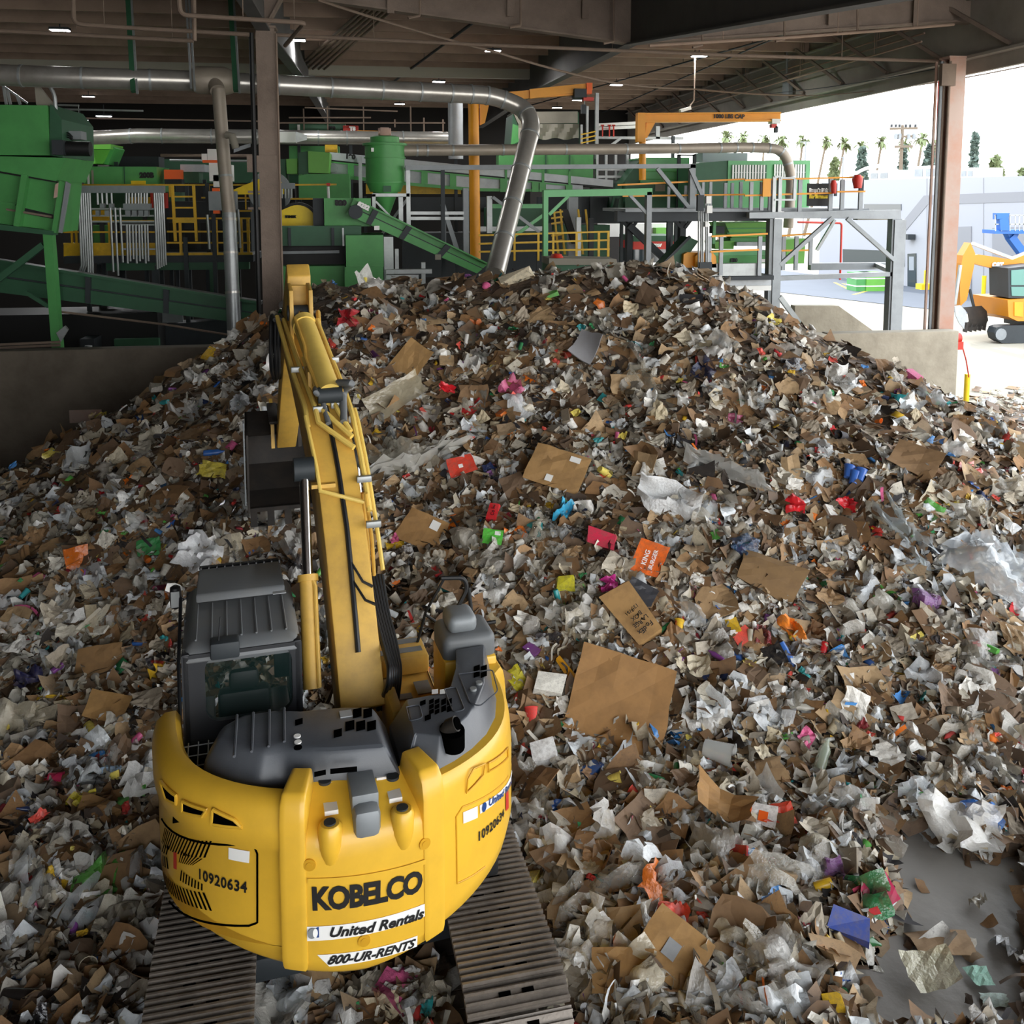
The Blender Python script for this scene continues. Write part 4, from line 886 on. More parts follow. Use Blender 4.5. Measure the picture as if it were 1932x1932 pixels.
# undercarriage
def track(sx):
    Rl = Matrix.Rotation(R(-3.5), 4, 'Z') @ Matrix.Translation((sx*1.155, 0, 0))
    b = MB(); r = .40; hl = 1.8; zc = .45; per = 2*math.pi*r + 4*hl; n = 50; w = .79; pit = per/n
    def pos(s):
        s %= per
        if s < 2*hl: return V3((0, -hl+s, zc+r)), V3((0,1,0))
        s -= 2*hl
        if s < math.pi*r: a = s/r; return V3((0, hl+r*math.sin(a), zc+r*math.cos(a))), V3((0, math.cos(a), -math.sin(a)))
        s -= math.pi*r
        if s < 2*hl: return V3((0, hl-s, zc-r)), V3((0,-1,0))
        s -= 2*hl; a = s/r; return V3((0, -hl-r*math.sin(a), zc-r*math.cos(a))), V3((0, -math.cos(a), math.sin(a)))
    for k in range(n):
        p, t = pos(k*pit); nn = V3((0, -t.z, t.y)) * 1.; nn = V3((1,0,0)).cross(t); X = V3((w/2, 0, 0))
        b.bar(p-X, p+X, pit*.9, .035, nn)
        for o in (-.36, -.02, .30): b.bar(p-X+t*(o*pit)+nn*.03, p+X+t*(o*pit)+nn*.03, .02, .035, nn)
        for x in (-.09, .09):
            b.bar(p+V3((x-.045,0,0))+t*(.14*pit)+nn*.024, p+V3((x+.045,0,0))+t*(.14*pit)+nn*.024, .036, .012, nn, 1)
    b.xf(Rl); t_ = b.build('track', ['track', 'hole'], ex)
    b = MB(); b.box((-.2, -1.8, .2), (.2, 1.8, .68)); b.xf(Rl); b.build('track_frame', 'dark', t_, .03)
    for nm, y, rr_ in (('sprocket', -1.8, .36), ('idler', 1.8, .36)):
        b = MB(); b.cyl((-.14, y, .45), (.14, y, .45), rr_, 24); b.cyl((-.2, y, .45), (.2, y, .45), .14, 16); b.xf(Rl); b.build(nm, 'track', t_)
    for k in range(7):
        y = -1.3+k*.43; b = MB(); b.cyl((-.22, y, .17), (.22, y, .17), .1, 14); b.xf(Rl); b.build('roller', 'track', t_)
    return t_
track(-1); track(1)
b = MB(); b.box((-.85, -.75, .35), (.85, .75, .72)); b.box((-1.0, -.9, .4), (1.0, -.55, .62)); b.box((-1.0, .55, .4), (1.0, .9, .62)); b.build('car_body', 'dark', ex, .04)
b = MB(); b.cyl((0, 0, .7), (0, 0, 1.0), .62, 32); b.build('swing_bearing', 'dark', ex)
b = MB(); b.box((-1.1, -1.0, .98), (1.2, 1.3, 1.25)); b.build('upper_frame', 'black', ex, .03)
# rear wall: two side covers and the counterweight between
left = shell('side_cover', -89, -20.5, [(('b',0),.2), (('b',.02),.1), (('b',.1),.03), (('b',.24),0), (1.25+.0,0), (2.0,0), (2.05,-.035), (2.2,-.035), (2.32,.0), (2.385,.07), (2.39,.16), (2.33,.2), (2.0,.22), (('b',.1),.3)], 'exy')
left['label'] = 'yellow slotted cover behind the cab'
right = shell('side_cover', 21.5, 103, [(('b',0),.2), (('b',.02),.1), (('b',.1),.03), (('b',.24),0), (2.0,0), (2.2,.015), (2.28,.03), (2.32,.06), (2.325,.18), (('b',.1),.3)], 'exy')
right['label'] = 'yellow plain cover with unit number'
cw = shell('counterweight', -20.5, 21.5, [(('b',0),.24), (('b',.03),.1), (('b',.1),.03), (('b',.2),0), (1.95,0), (2.08,.01), (2.15,.05), (2.2,.14), (2.31,.42), (('b',.1),.5)], 'exy', out=.05, n=14)
for a0, a1 in ((-20.5, -14), (15.2, 21.5)):
    shell('lifting_ridge', a0, a1, [(('b',.1),-.0), (('b',.2),-.012), (2.25,-.012), (2.38,.015), (2.45,.07), (2.47,.36), (2.3,.43), (2.1,.3)], 'exy', out=.05, n=4, par=cw, bev=.02)
for a, z0 in ((-8.2, 2.19), (10.2, 2.19)):
    b = MB(); rings = []
    for z, rr_, o in ((1.86, .015, .0), (1.93, .06, -.0), (2.05, .085, -.01), (2.2, .09, -.01), (2.225, .07, -.01)):
        c = S(a, z, -.03+o+.03); rings.append([c + V3((math.cos(t)*rr_, math.sin(t)*rr_, 0)) for t in [2*math.pi*k/14 for k in range(14)]])
    b.loft(rings, True, True); b.build('bolt_boss', 'exy', cw)
    c = S(a, 2.226, -.01); b = MB(); b.cyl(c, c + V3((0,0,.012)), .045, 14); b.build('bolt_plug', 'dark', cw)
    c = S(a, 2.21, .16); b = MB(); b.box(c + V3((-.05,-.06,-.0)), c + V3((.05,.05,.035))); b.build('sticker', 'sticker', cw)
for (px, py, w_) in ((613, 1467+9, .05), (741, 1468, .05)):
    c = lz(px, py, 2.3); b = MB(); b.cyl(c, c + V3((0,0,.02)), .05, 16); b.build('bolt_plug', 'dark', cw)
for px, py in ((631, 1477), (722, 1468)):
    c = lz(px, py, 2.285); b = MB(); b.box(c + V3((-.05,-.02,-.0)), c + V3((.05,.03,.02))); b.build('sticker', 'sticker', cw)
c0 = lz(682, 1475, 2.33); c1 = S(.5, 2.17, -.02)
b = MB(); b.box((c0.x-.1, -1.62, 2.2), (c0.x+.1, c0.y+.1, 2.36)); b.build('latch_plate', 'steel', cw, .01)
b = MB(); b.box((c0.x-.1, -1.74, 2.08), (c0.x+.1, -1.56, 2.30)); b.build('camera_housing', 'steel', cw, .05)
# decals on the rear wall
def patch(corners, off=.004, nu=10, nv=3):
    """corners: TL TR BR BL in (a, z) -> grid"""
    (a0,z0),(a1,z1),(a2,z2),(a3,z3) = corners; rows = []
    for j in range(nv+1):
        v = j/nv; row = []
        for i in range(nu+1):
            u = i/nu
            row.append(S((a0*(1-u)+a1*u)*(1-v)+(a3*(1-u)+a2*u)*v, (z0*(1-u)+z1*u)*(1-v)+(z3*(1-u)+z2*u)*v, -off))
        rows.append(row)
    return rows
def decal(name, quad, m, par, off=.004, thick=0):
    b = MB(); b.loft(patch([hit(*q) for q in quad], off), False, False, 0, True); return b.build(name, m, par)
def dtext(name, body, quad, m, par, off=.008, bold=.02, shear=0., space=1.):
    vs, fs = text_mb(body, 1, bold, shear, 'LEFT', space)
    x0, x1 = min(v.x for v in vs), max(v.x for v in vs); y0, y1 = min(v.y for v in vs), max(v.y for v in vs)
    (a0,z0),(a1,z1),(a2,z2),(a3,z3) = [hit(*q) for q in quad]; b = MB(); P = []
    for v in vs:
        u = (v.x-x0)/(x1-x0); w = 1-(v.y-y0)/(y1-y0)
        P.append(S((a0*(1-u)+a1*u)*(1-w)+(a3*(1-u)+a2*u)*w, (z0*(1-u)+z1*u)*(1-w)+(z3*(1-u)+z2*u)*w, -off))
    b.add(P, fs); return b.build(name, m, par)
OC = .05
Q = lambda l, t, r, bt, s: [(l, t+s), (r, t-s), (r, bt-s), (l, bt+s)]
dtext('lettering', 'KOBELCO', [(590, 1662), (792, 1630), (790, 1673), (592, 1708)], 'letters', cw, OC+.008, .045, 0, .92)
decal('name_plate', [(583, 1646), (804, 1609), (804, 1618), (583, 1655)], 'exy', cw, OC+.012)
decal('sticker', [(577, 1737), (803, 1693), (802, 1717), (578, 1764)], 'sticker', cw, OC+.006)
dtext('lettering', 'United Rentals', [(623, 1738), (794, 1703), (794, 1722), (623, 1757)], 'letters', cw, OC+.011, .035, .3)
a_, z_ = hit(597, 1748)
for dx, m_ in ((-.022, 'steel'), (.022, 'navy')):
    b = MB(); c = S(a_, z_, -OC-.011); b.add([c + V3((dx + .035*math.cos(t), 0, .042*math.sin(t))) for t in [2*math.pi*k/20 for k in range(20)]], [tuple(range(20))]); b.build('logo_disc', m_, cw)
b = MB(); c = S(a_, z_, -OC-.014); b.add([c + V3((.018*math.cos(t), 0, .036*math.sin(t))) for t in [2*math.pi*k/20 for k in range(20)]], [tuple(range(20))]); b.build('logo_disc', 'sticker', cw)
decal('sticker', [(600, 1790), (782, 1756), (781, 1776), (622, 1812)], 'sticker', cw, OC+.006)
dtext('lettering', '800-UR-RENTS', [(622, 1790), (779, 1760), (778, 1776), (618, 1808)], 'letters', cw, OC+.011, .035, .3)
for px, py in ((586, 1622), (795, 1583), (685, 1764)):
    a, z = hit(px, py); c = S(a, z, -OC); n_ = V3((c.x, c.y, 0)).normalized(); b = MB(); b.cyl(c, c + n_*.012, .046, 18); b.cyl(c, c + n_*.016, .024, 14); b.build('lifting_plug', 'gold', cw)
# left cover: louvres, openings, number, sticker, door outline
dl = [hit(*q) for q in ((306, 1545), (478, 1592), (486, 1610), (486, 1740), (470, 1746), (320, 1700))]
def groove(pts, m, par, r=.008, off=.002):
    P = [];
    for (a0, z0), (a1, z1) in zip(pts, pts[1:]):
        for k in range(8): P.append(S(a0+(a1-a0)*k/8, z0+(z1-z0)*k/8, -off))
    P.append(S(*pts[-1], -off)); b = MB(); b.tube(P, r, 6); return b.build('door_seam', m, par)
groove(dl, 'hole', left)
def slots(q, n, par):
    """row of slanted slots inside the pixel quad"""
    b = MB(); (tl, tr, br, bl) = [hit(*p) for p in q]
    for k in range(n):
        u0, u1 = (k+.15)/n, (k+.62)/n
        f = lambda A, B, u: (A[0]+(B[0]-A[0])*u, A[1]+(B[1]-A[1])*u)
        t0, t1, b1, b0 = f(tl, tr, u0), f(tl, tr, u1), f(bl, br, u1), f(bl, br, u0)
        b.loft([[S(*t0, -.005), S(*t1, -.005)], [S(*b0, -.005), S(*b1, -.005)]], False, False)
    b.build('louvre_slots', 'hole', par)
slots([(312, 1560), (404, 1586), (392, 1617), (306, 1588)], 17, left)
slots([(310, 1592), (322, 1596), (318, 1613), (306, 1606)], 3, left)
slots([(342, 1605), (386, 1620), (366, 1632), (338, 1626)], 8, left)
slots([(308, 1612), (318, 1618), (322, 1640), (308, 1632)], 3, left)
slots([(342, 1640), (386, 1668), (386, 1680), (340, 1660)], 8, left)
slots([(308, 1640), (390, 1684), (405, 1718), (312, 1668)], 16, left)
decal('red_reflector', [(329, 1606), (335, 1608), (335, 1640), (329, 1637)], 'red', left, .008)
decal('sticker', [(432, 1598), (472, 1605), (471, 1627), (432, 1620)], 'sticker', left, .006)
dtext('lettering', '10920634', [(377, 1637), (468, 1662), (467, 1684), (377, 1658)], 'letters', left, .007, .03, 0, 1.1)
for q in ([(312, 1470), (340, 1497), (340, 1512), (322, 1503)], [(352, 1507), (396, 1523), (388, 1535), (352, 1527)], [(408, 1522), (446, 1540), (462, 1555), (406, 1549)]):
    decal('vent_opening', q, 'hole', left, .041)
    P_q = [hit(*p) for p in q] ; groove(P_q + P_q[:1], 'exy', left, .014, .036)
# right cover: door outline, number, sticker, emblem
groove([hit(*q) for q in ((862, 1666), (860, 1540), (872, 1522), (958, 1464))], 'gold', right, .007); groove([hit(*q) for q in ((862, 1666), (890, 1652), (915, 1634))], 'gold', right, .007)
decal('sticker', [(873, 1532), (900, 1520), (900, 1542), (873, 1553)], 'sticker', right, .006)
decal('sticker', [(904, 1519), (966, 1458), (966, 1474), (905, 1535)], 'sticker', right, .006)
dtext('lettering', 'United Rentals', [(920, 1506), (964, 1465), (964, 1474), (921, 1521)], 'navy', right, .01, .03, .3)
a_, z_ = hit(912, 1522); b = MB(); c = S(a_, z_, -.01); t_ = V3((-c.y, c.x, 0)).normalized(); b.add([c + t_*(.03*math.cos(t)) + V3((0, 0, .04*math.sin(t))) for t in [2*math.pi*k/16 for k in range(16)]], [tuple(range(16))]); b.build('logo_disc', 'navy', right)
dtext('lettering', '10920634', [(902, 1568), (950, 1524), (950, 1540), (902, 1587)], 'letters', right, .007, .03, 0, 1.1)
decal('red_reflector', [(953, 1496), (958, 1490), (958, 1524), (953, 1530)], 'red', right, .008)
for q in ([(882, 1470), (893, 1450), (915, 1440), (912, 1462), (880, 1496)], ):
    P_q = [hit(*p) for p in q]; groove(P_q + P_q[:1], 'gold', right, .007)
P_q = [hit(*p) for p in ((921, 1440), (958, 1410), (958, 1428), (922, 1456))]; groove(P_q + P_q[:1], 'gold', right, .007)
# grey engine hoods
def hood(name, base, zb, zt, inset, parent=ex, bev=.05):
    cx_ = sum(p[0] for p in base)/len(base); cy_ = sum(p[1] for p in base)/len(base)
    b = MB(); top = []
    for x, y in base:
        d = math.hypot(x-cx_, y-cy_); k = max(0, (d-inset)/d); top.append((cx_+(x-cx_)*k, cy_+(y-cy_)*k, zt if len(base) else zt))
    mid = [(x, y, zb + (zt-zb)*.45) for x, y in base]
    b.loft([[(x, y, zb) for x, y in base], mid, top], True, True, 0, False)
    return b.build(name, 'exgrey', parent, bev, 3, 20)
HZ = 2.53
pol = lambda aa, ins: [tuple(S(a_, 0, ins))[:2] for a_ in aa]
hl_ = hood('engine_hood', pol((-56, -48, -40, -32), .26) + pol((-25, -15, -5), .36) + [(.30,-1.36), (.30,-.66), (.05,-.56), (-.35,-.46), (-.62,-.38), (-.95,-.4), (-1.14,-.56)], 2.12, HZ, .13)
hl_['label'] = 'grey hood with ribbed top'
hr_ = hood('engine_hood', [(.32,-1.37), (.32,-.66), (.62,-.6), (.88,-.42), (1.04,-.12), (1.12,.22), (XO+HW-.12,.22)] + pol((80, 68, 57, 47, 38, 30, 23), .12) + pol((17,), .3), 2.12, HZ, .15)
hr_['label'] = 'grey hood with exhaust'
for px in (440, 470, 500, 527):
    pass
for k, x in enumerate((-.95, -.82, -.69, -.57)):
    b = MB(); b.tube([(x, -1.12+.03*k, HZ+.003), (x+.03, -.52, HZ+.003)], .012, 6); b.build('pressed_rib', 'exgrey', hl_)
z3_ = lambda x, y: (300 + x/2.972, 900 + y/2.972)
def grille(par, quads, z=HZ):
    for (x0, y0, x1, y1, nx, ny) in quads:
        b = MB()
        for i in range(nx):
            for j in range(ny):
                u0, u1 = x0+(x1-x0)*(i+.08)/nx, x0+(x1-x0)*(i+.92)/nx; v0, v1 = y0+(y1-y0)*(j+.08)/ny, y0+(y1-y0)*(j+.92)/ny
                sk = 6*(1-2*u0/1500)*0
                P4 = [lz(*z3_(u, v), z) + V3((0,0,.004)) for u, v in ((u0, v0+6), (u1, v0-6), (u1, v1-6), (u0, v1+6))]
                b.add(P4, [(3,2,1,0)])
        b.build('vent_grille', 'hole', par)
grille(hl_, [(1082, 1295, 1200, 1355, 2, 1), (1040, 1365, 1222, 1428, 3, 1), (975, 1412, 1030, 1465, 1, 1), (760, 1355, 810, 1395, 1, 1)])
for (x, y) in ((775, 1456), (779, 1489)): 
    c = lz(*z3_(x, y), HZ); b = MB(); b.cyl(c, c+V3((0,0,.01)), .028, 12); b.build('plug', 'sticker', hl_)
c = lz(*z3_(779, 1520), HZ); b = MB(); b.cyl(c, c+V3((0,0,.01)), .032, 12); b.build('plug', 'hole', hl_)
c = lz(*z3_(1048, 1330), HZ); b = MB(); b.box(c+V3((-.05,-.05,0)), c+V3((.05,.05,.008))); b.build('sticker', 'belt', hl_)
for (x0, y0, x1, y1) in ((990, 1530, 1105, 1552), (1060, 1500, 1105, 1515), (1128, 1490, 1230, 1505), (1128, 1516, 1232, 1530)):
    b = MB(); P4 = [ly(*z3_(u, v), -1.455 + .0) for u, v in ((x0, y0+8), (x1, y0-8), (x1, y1-8), (x0, y1+8))]
for (x0, y0, x1, y1) in ((870, 1648, 935, 1672), (960, 1630, 1110, 1655)):
    b = MB(); q_ = [ly(*z3_(u, v), -1.40-.03*(u > 950)) for u, v in ((x0, y0+6), (x1, y0-8), (x1, y1-8), (x0, y1+6))]; b.prism(q_, (0, -.012, 0)); b.build('vent_slot', 'hole', hl_)
grille(hr_, [(1460, 1253, 1498, 1284, 1, 1), (1512, 1246, 1575, 1332, 2, 3), (1580, 1243, 1645, 1320, 2, 2), (1488, 1333, 1528, 1368, 1, 1), (1762, 1056, 1842, 1126, 2, 2)])
grille(hr_, [(1436, 1398, 1552, 1448, 4, 1)], HZ-.02)
for x, y in ((1795, 1160), (1762, 1195)):
    c = lz(*z3_(x, y), HZ); b = MB(); b.cyl(c, c+V3((0,0,.02)), .03, 12); b.build('plug', 'galv', hr_)
for (x0, x1) in ((1530, 1565), (1575, 1605)):
    P4 = [lz(*z3_(u, v), HZ+.006) for u, v in ((x0, 1192), (x1, 1188), (x1, 1214), (x0, 1218))]; b = MB(); b.add(P4, [(3,2,1,0)]); b.build('sticker', 'sticker', hr_)
def outline(par, pts, m='belt', z=HZ+.002, r=.006):
    P = [lz(*z3_(x, y), z) for x, y in pts]; b = MB(); b.tube(rounded(P + [P[0]], .04, 3), r, 5); b.build('pressed_line', 'exgrey', par)
outline(hr_, [(1680, 1105), (1870, 1080), (1900, 1200), (1800, 1285), (1745, 1270)]); outline(hr_, [(1600, 1190), (1665, 1175), (1715, 1305), (1650, 1320)]); outline(hr_, [(1385, 1290), (1460, 1275), (1480, 1350), (1405, 1370)])
# exhaust in its recess
e0 = lz(853, 1378, HZ)
b = MB(); rings = []
for z in (2.4, HZ+.008): rings.append([V3((e0.x + .1*math.cos(t), e0.y + .135*math.sin(t), z)) for t in [2*math.pi*i/26 for i in range(26)]])
b.loft(rings, True, True); b.build('exhaust_recess', 'hole', hr_)
b = MB(); b.tube([e0 + V3((-.05,.02,-.02)), e0 + V3((-.02,.0,.04)), e0 + V3((.03,-.03,.07))], [.055, .06, .062], 18); ep = b.build('exhaust_pipe', 'bucket', hr_)
b = MB(); q = e0 + V3((.03,-.03,.07)); b.cyl(q, q + V3((.01,-.006,.006)), .05, 16); b.build('pipe_mouth', 'hole', ep)
# gap grille between cab and left cover
b = MB(); b.box((-1.42,-1.0,2.0), (-1.0,-.2,2.02)); b.build('service_deck', 'hole', ex)
b = MB()
for k in range(5): b.tube([(-1.4+.08*k, -.95, 2.2), (-1.4+.08*k, -.25, 2.2)], .006, 5)
for k in range(5): b.tube([(-1.42, -.9+.15*k, 2.2), (-1.0, -.9+.15*k, 2.2)], .006, 5)
b.build('wire_guard', 'steel', ex)
# fuel box, deck and rails on the right front
b = MB(); b.box((.98,.12,2.35), (1.5,.62,2.62)); b.build('storage_box', 'cabgrey', ex, .07, 3)
q = lz(880, 1215, 2.78); b = MB(); b.box((1.05,.2,2.6), (1.34,.55,2.78)); b.build('box_lid', 'steel', ex, .07, 3)
b = MB(); b.box((.98, .1, 1.25), (1.5, .62, 2.4)); b.build('tank_side', 'exy', ex, .03)
b = MB(); b.box((.45,.0,1.2), (1.0,1.35,1.9)); b.box((.45,.9,1.9), (1.0,1.35,2.1)); dk = b.build('fuel_tank', 'exy2', ex, .03)
for x0, y0, x1, y1, z in ((.5,.15,.7,.25,1.9), (.78,.15,.96,.25,1.9), (.5,.45,.74,.55,1.9), (.8,.5,.95,.75,1.9), (.5,1.0,.95,1.1,2.1), (.55,1.2,.95,1.3,2.1)):
    b = MB(); b.box((x0,y0,z), (x1,y1,z+.006)); b.build('grip_pad', 'steel', dk)
b = MB(); b.box((.4,-.35,1.25), (.5,.25,2.25)); b.build('boom_bracket', 'exy2', ex, .02)
hr = [ly(px, py, .5) for px, py in ((846, 1249), (850, 1172), (882, 1110), (876, 1090), (832, 1091))]
b = MB(); b.tube(rounded(hr, .08), .022, 8); b.build('handrail', 'black', ex)
b = MB(); b.tube(rounded([ly(px, py, .55) for px, py in ((884, 1108), (889, 1150), (890, 1190))], .05), .02, 8); b.build('handrail', 'black', ex)
b = MB(); b.tube(rounded([ly(px, py, .55) for px, py in ((858, 1222), (888, 1180), (935, 1173))], .08), .02, 8); b.build('handrail', 'black', ex)
b = MB(); b.tube([ly(px, py, 1.2) for px, py in ((777, 1252), (803, 1155), (840, 1088))], .016, 8); b.tube([ly(px, py, 1.0) for px, py in ((803, 1160), (850, 1192))], .016, 8); b.build('handrail', 'black', ex)
# ---- cab
cab = bpy.data.objects.new('cab', None); C.objects.link(cab); cab.parent = ex
x0, x1, yb, yf, z0, z1 = -1.36, -.36, -.16, 1.45, 1.2, 2.98
def cpart(name, m, fn, bev=0, **k):
    b = MB(); fn(b); return b.build(name, m, cab, bev, **k)
# rear wall with rounded window opening
def ringwall(b, ox0, oz0, ox1, oz1, ix0, iz0, ix1, iz1, y, th, rad=.12, n=5):
    inner = []
    for cx_, cz_, a0 in ((ix1-rad, iz1-rad, 0), (ix0+rad, iz1-rad, 90), (ix0+rad, iz0+rad, 180), (ix1-rad, iz0+rad, 270)):
        for k in range(n+1): a = R(a0+90*k/n); inner.append((cx_+rad*math.cos(a), cz_+rad*math.sin(a)))
    outer = []
    for k, (x, z) in enumerate(inner):
        q = k//(n+1); c = ((ox1, oz1), (ox0, oz1), (ox0, oz0), (ox1, oz0))[q]; i = k % (n+1); t = i/n
        nx = [(ox1, z), (x, oz1)], [(x, oz1), (ox0, z)], [(ox0, z), (x, oz0)], [(x, oz0), (ox1, z)]
        A, B = nx[q]; outer.append(A if t < .34 else (c if t < .67 else B))
    f = [V3((x, y, z)) for x, z in outer]; g = [V3((x, y, z)) for x, z in inner]; f2 = [p+V3((0,th,0)) for p in f]; g2 = [p+V3((0,th,0)) for p in g]
    b.loft([f2, f, g, g2, f2], True, False, 0, False)
    return g
wl, wr = ly(387, 1290, yb).x, ly(552, 1290, yb).x; wt, wb = ly(470, 1229, yb).z, ly(470, 1352, yb).z
inner = []
b = MB(); inner = ringwall(b, x0, z0, x1, z1-.05, wl, wb, wr, wt, yb, .06); b.build('rear_panel', 'cabdark', cab, fix=True)
b = MB(); b.add([p + V3((0,.02,0)) for p in inner], [tuple(range(len(inner)))]); b.build('rear_window', 'cabglass', cab)
cpart('left_panel', 'cabgrey', lambda b: b.box((x0, yb, z0), (x0+.05, yf, 1.95)), .01)
cpart('right_panel', 'cabdark', lambda b: b.box((x1-.05, yb, z0), (x1, yf, 1.95)), .01)
for x in (x0, x1-.07):
    cpart('rear_pillar', 'cabdark', lambda b: b.box((x, yb, z0), (x+.07, yb+.14, z1-.04)), .015)
    cpart('front_pillar', 'dark', lambda b: b.bar((x+.035, yf, 1.9), (x+.035, yf-.28, z1-.05), .07, .08), .01)
    cpart('middle_pillar', 'dark', lambda b: b.box((x, .55, 1.9), (x+.06, .62, z1-.04)))
    cpart('side_window', 'cabglass', lambda b: b.add([(x+.03, yb+.1, 1.95), (x+.03, yf-.05, 1.95), (x+.03, yf-.3, z1-.1), (x+.03, yb+.1, z1-.1)], [(0,1,2,3)]))
cpart('windscreen', 'cabglass', lambda b: b.add([(x0+.06, yf+.01, 1.5), (x1-.06, yf+.01, 1.5), (x1-.06, yf-.26, z1-.1), (x0+.06, yf-.26, z1-.1)], [(0,1,2,3)]))
roof = cpart('roof', 'cabgrey', lambda b: b.loft([[(x0,yb,z1-.16),(x1,yb,z1-.16),(x1,yf-.2,z1-.16),(x0,yf-.2,z1-.16)], [(x0,yb-.01,z1-.06),(x1,yb-.01,z1-.06),(x1,yf-.25,z1-.06),(x0,yf-.25,z1-.06)], [(x0+.08,yb+.1,z1+.02),(x1-.08,yb+.1,z1+.02),(x1-.08,yf-.3,z1+.03),(x0+.08,yf-.3,z1+.03)]], True, True, 0, False), .05)
for k in range(7):
    x = x0+.12+k*(x1-x0-.24)/6; b = MB(); b.tube([(x, yb+.12, z1+.022), (x, .7, z1+.026)], .01, 5); b.build('roof_rib', 'cabgrey', roof)
vis = cpart('roof_guard', 'cabgrey', lambda b: b.loft([[(x0+.1,.72,z1+.03),(x1-.08,.72,z1+.03),(x1-.1,yf-.12,z1+.03),(x0+.12,yf-.12,z1+.03)], [(x0+.1,.76,z1+.1),(x1-.08,.76,z1+.1),(x1-.1,yf-.12,z1+.13),(x0+.12,yf-.12,z1+.13)]], True, True, 0, False), .02)
b = MB()
for k in range(11): b.bar((x0+.14+k*.076, yf-.15, z1+.13), (x0+.14+k*.076, yf+.08, z1+.06), .012, .03)
b.bar((x0+.12, yf+.08, z1+.06), (x1-.1, yf+.08, z1+.06), .02, .04); b.bar((x0+.12, yf-.03, z1+.1), (x1-.1, yf-.03, z1+.1), .012, .02); b.build('guard_bars', 'rubber', vis)
c = lz(675/2.972+300, 900+648/2.972, z1+.13); b = MB(); b.box(c+V3((-.06,-.03,0)), c+V3((.06,.03,.006))); b.build('sticker', 'belt', vis)
qa = lz(424, 1208, z1); b = MB(); b.box((qa.x-.12, yb-.06, z1-.1), (qa.x+.12, yb+.1, z1+.05)); ab = b.build('antenna_base', 'dark', cab, .02)
b = MB(); b.tube([(qa.x-.05, yb, z1+.05), (qa.x-.03, yb+.02, z1+.25)], .006, 6); b.build('antenna', 'rubber', ab)
seat = cpart('seat', 'black', lambda b: (b.box((-1.1, .35, 1.5), (-.6, .85, 1.75)), b.box((-1.08, .22, 1.7), (-.62, .38, 2.35)), b.box((-.98, .2, 2.35), (-.72, .3, 2.55))), .05)
cpart('console', 'rubber', lambda b: (b.box((-.6, .3, 1.4), (-.42, 1.0, 1.95)), b.box((-1.3, .3, 1.4), (-1.12, 1.0, 1.95))), .03)
cpart('monitor', 'dark', lambda b: b.box((-.55, 1.05, 2.0), (-.4, 1.1, 2.25)), .01)
cpart('grab_pole', 'rubber', lambda b: b.tube([ly(341, 1128, .9), ly(337, 1250, .35), ly(340, 1370, .0)], .016, 8))
mq = ly(331, 1128, 1.3)
mir = cpart('mirror', 'rubber', lambda b: b.lathe(mq + V3((0,.02,0)), [(.02,-.12), (.05,-.1), (.06,.0), (.05,.1), (.02,.12)], 14)); b = MB(); b.box(mq+V3((-.04,-.05,-.08)), mq+V3((.04,-.045,.08))); b.build('mirror_glass', 'galv', mir)
# ---- boom
boomP = [(.3,1.95,.30,.30), (.7,2.6,.34,.30), (1.1,3.16,.38,.34), (1.6,3.72,.42,.36), (2.1,4.12,.40,.36), (2.7,4.40,.28,.32), (3.5,4.70,.2,.26), (4.2,4.90,.18,.22), (4.65,5.02,.2,.2)]
BX = lambda y: .20 - .045*(y-.3)
def tang(i):
    a = boomP[max(i-1,0)]; c = boomP[min(i+1,len(boomP)-1)]; d = V3((0, c[0]-a[0], c[1]-a[1])).normalized(); return d, V3((0, -d.z, d.y))
rings = []
for i, (y, z, tu, tl_) in enumerate(boomP):
    d, n_ = tang(i); w = .21; c = V3((BX(y), y, z)); up, dn = c + n_*tu, c - n_*tl_
    rings.append([dn+V3((-w,0,0)), dn+V3((w,0,0)), up+V3((w,0,0)), up+V3((-w,0,0))])
b = MB(); b.loft(rings, True, True, 0, False); boom = b.build('boom', 'exy2', ex, .02, 2, 30); boom['label'] = 'yellow boom rising from the upper body'
def btop(y, dx=0, h=.05):
    """point above the boom's upper face at forward distance y"""
    for i in range(len(boomP)-1):
        if boomP[i][0] <= y <= boomP[i+1][0] or i == len(boomP)-2:
            t = (y-boomP[i][0])/(boomP[i+1][0]-boomP[i][0]); A, B = boomP[i], boomP[i+1]
            d, n_ = tang(i); d2, n2 = tang(i+1); n_ = (n_*(1-t)+n2*t).normalized()
            c = V3((BX(y), y, A[1]*(1-t)+B[1]*t)); return c + n_*((A[2]*(1-t)+B[2]*t)+h) + V3((dx,0,0))
def bline(name, m, ys, dxs, r, par, hs=.05, n=8):
    P = []
    for i in range(len(ys)-1):
        k = max(2, int(abs(ys[i+1]-ys[i])/.15))
        for j in range(k):
            t = j/k; h = hs if not isinstance(hs, (list, tuple)) else hs[i]*(1-t)+hs[i+1]*t
            P.append(btop(ys[i]*(1-t)+ys[i+1]*t, dxs[i]*(1-t)+dxs[i+1]*t, h))
    P.append(btop(ys[-1], dxs[-1], hs if not isinstance(hs, (list, tuple)) else hs[-1]))
    b = MB(); b.tube(P, r, n); return b.build(name, m, par)
bline('cable_run', 'rubber', [.55, 1.2, 1.9, 2.4, 2.7], [.0, .02, -.0, .0, .03], .026, boom, .02)
bline('boom_pipe', 'pipey', [1.75, 2.0, 2.9, 4.35], [.2, -.12, -.16, -.2], .03, boom, [.05, .05, .06, .1])
bline('boom_pipe', 'pipey', [1.85, 2.1, 2.6, 3.2], [.2, -.04, -.08, -.1], .03, boom, [.05, .05, .06, .1])
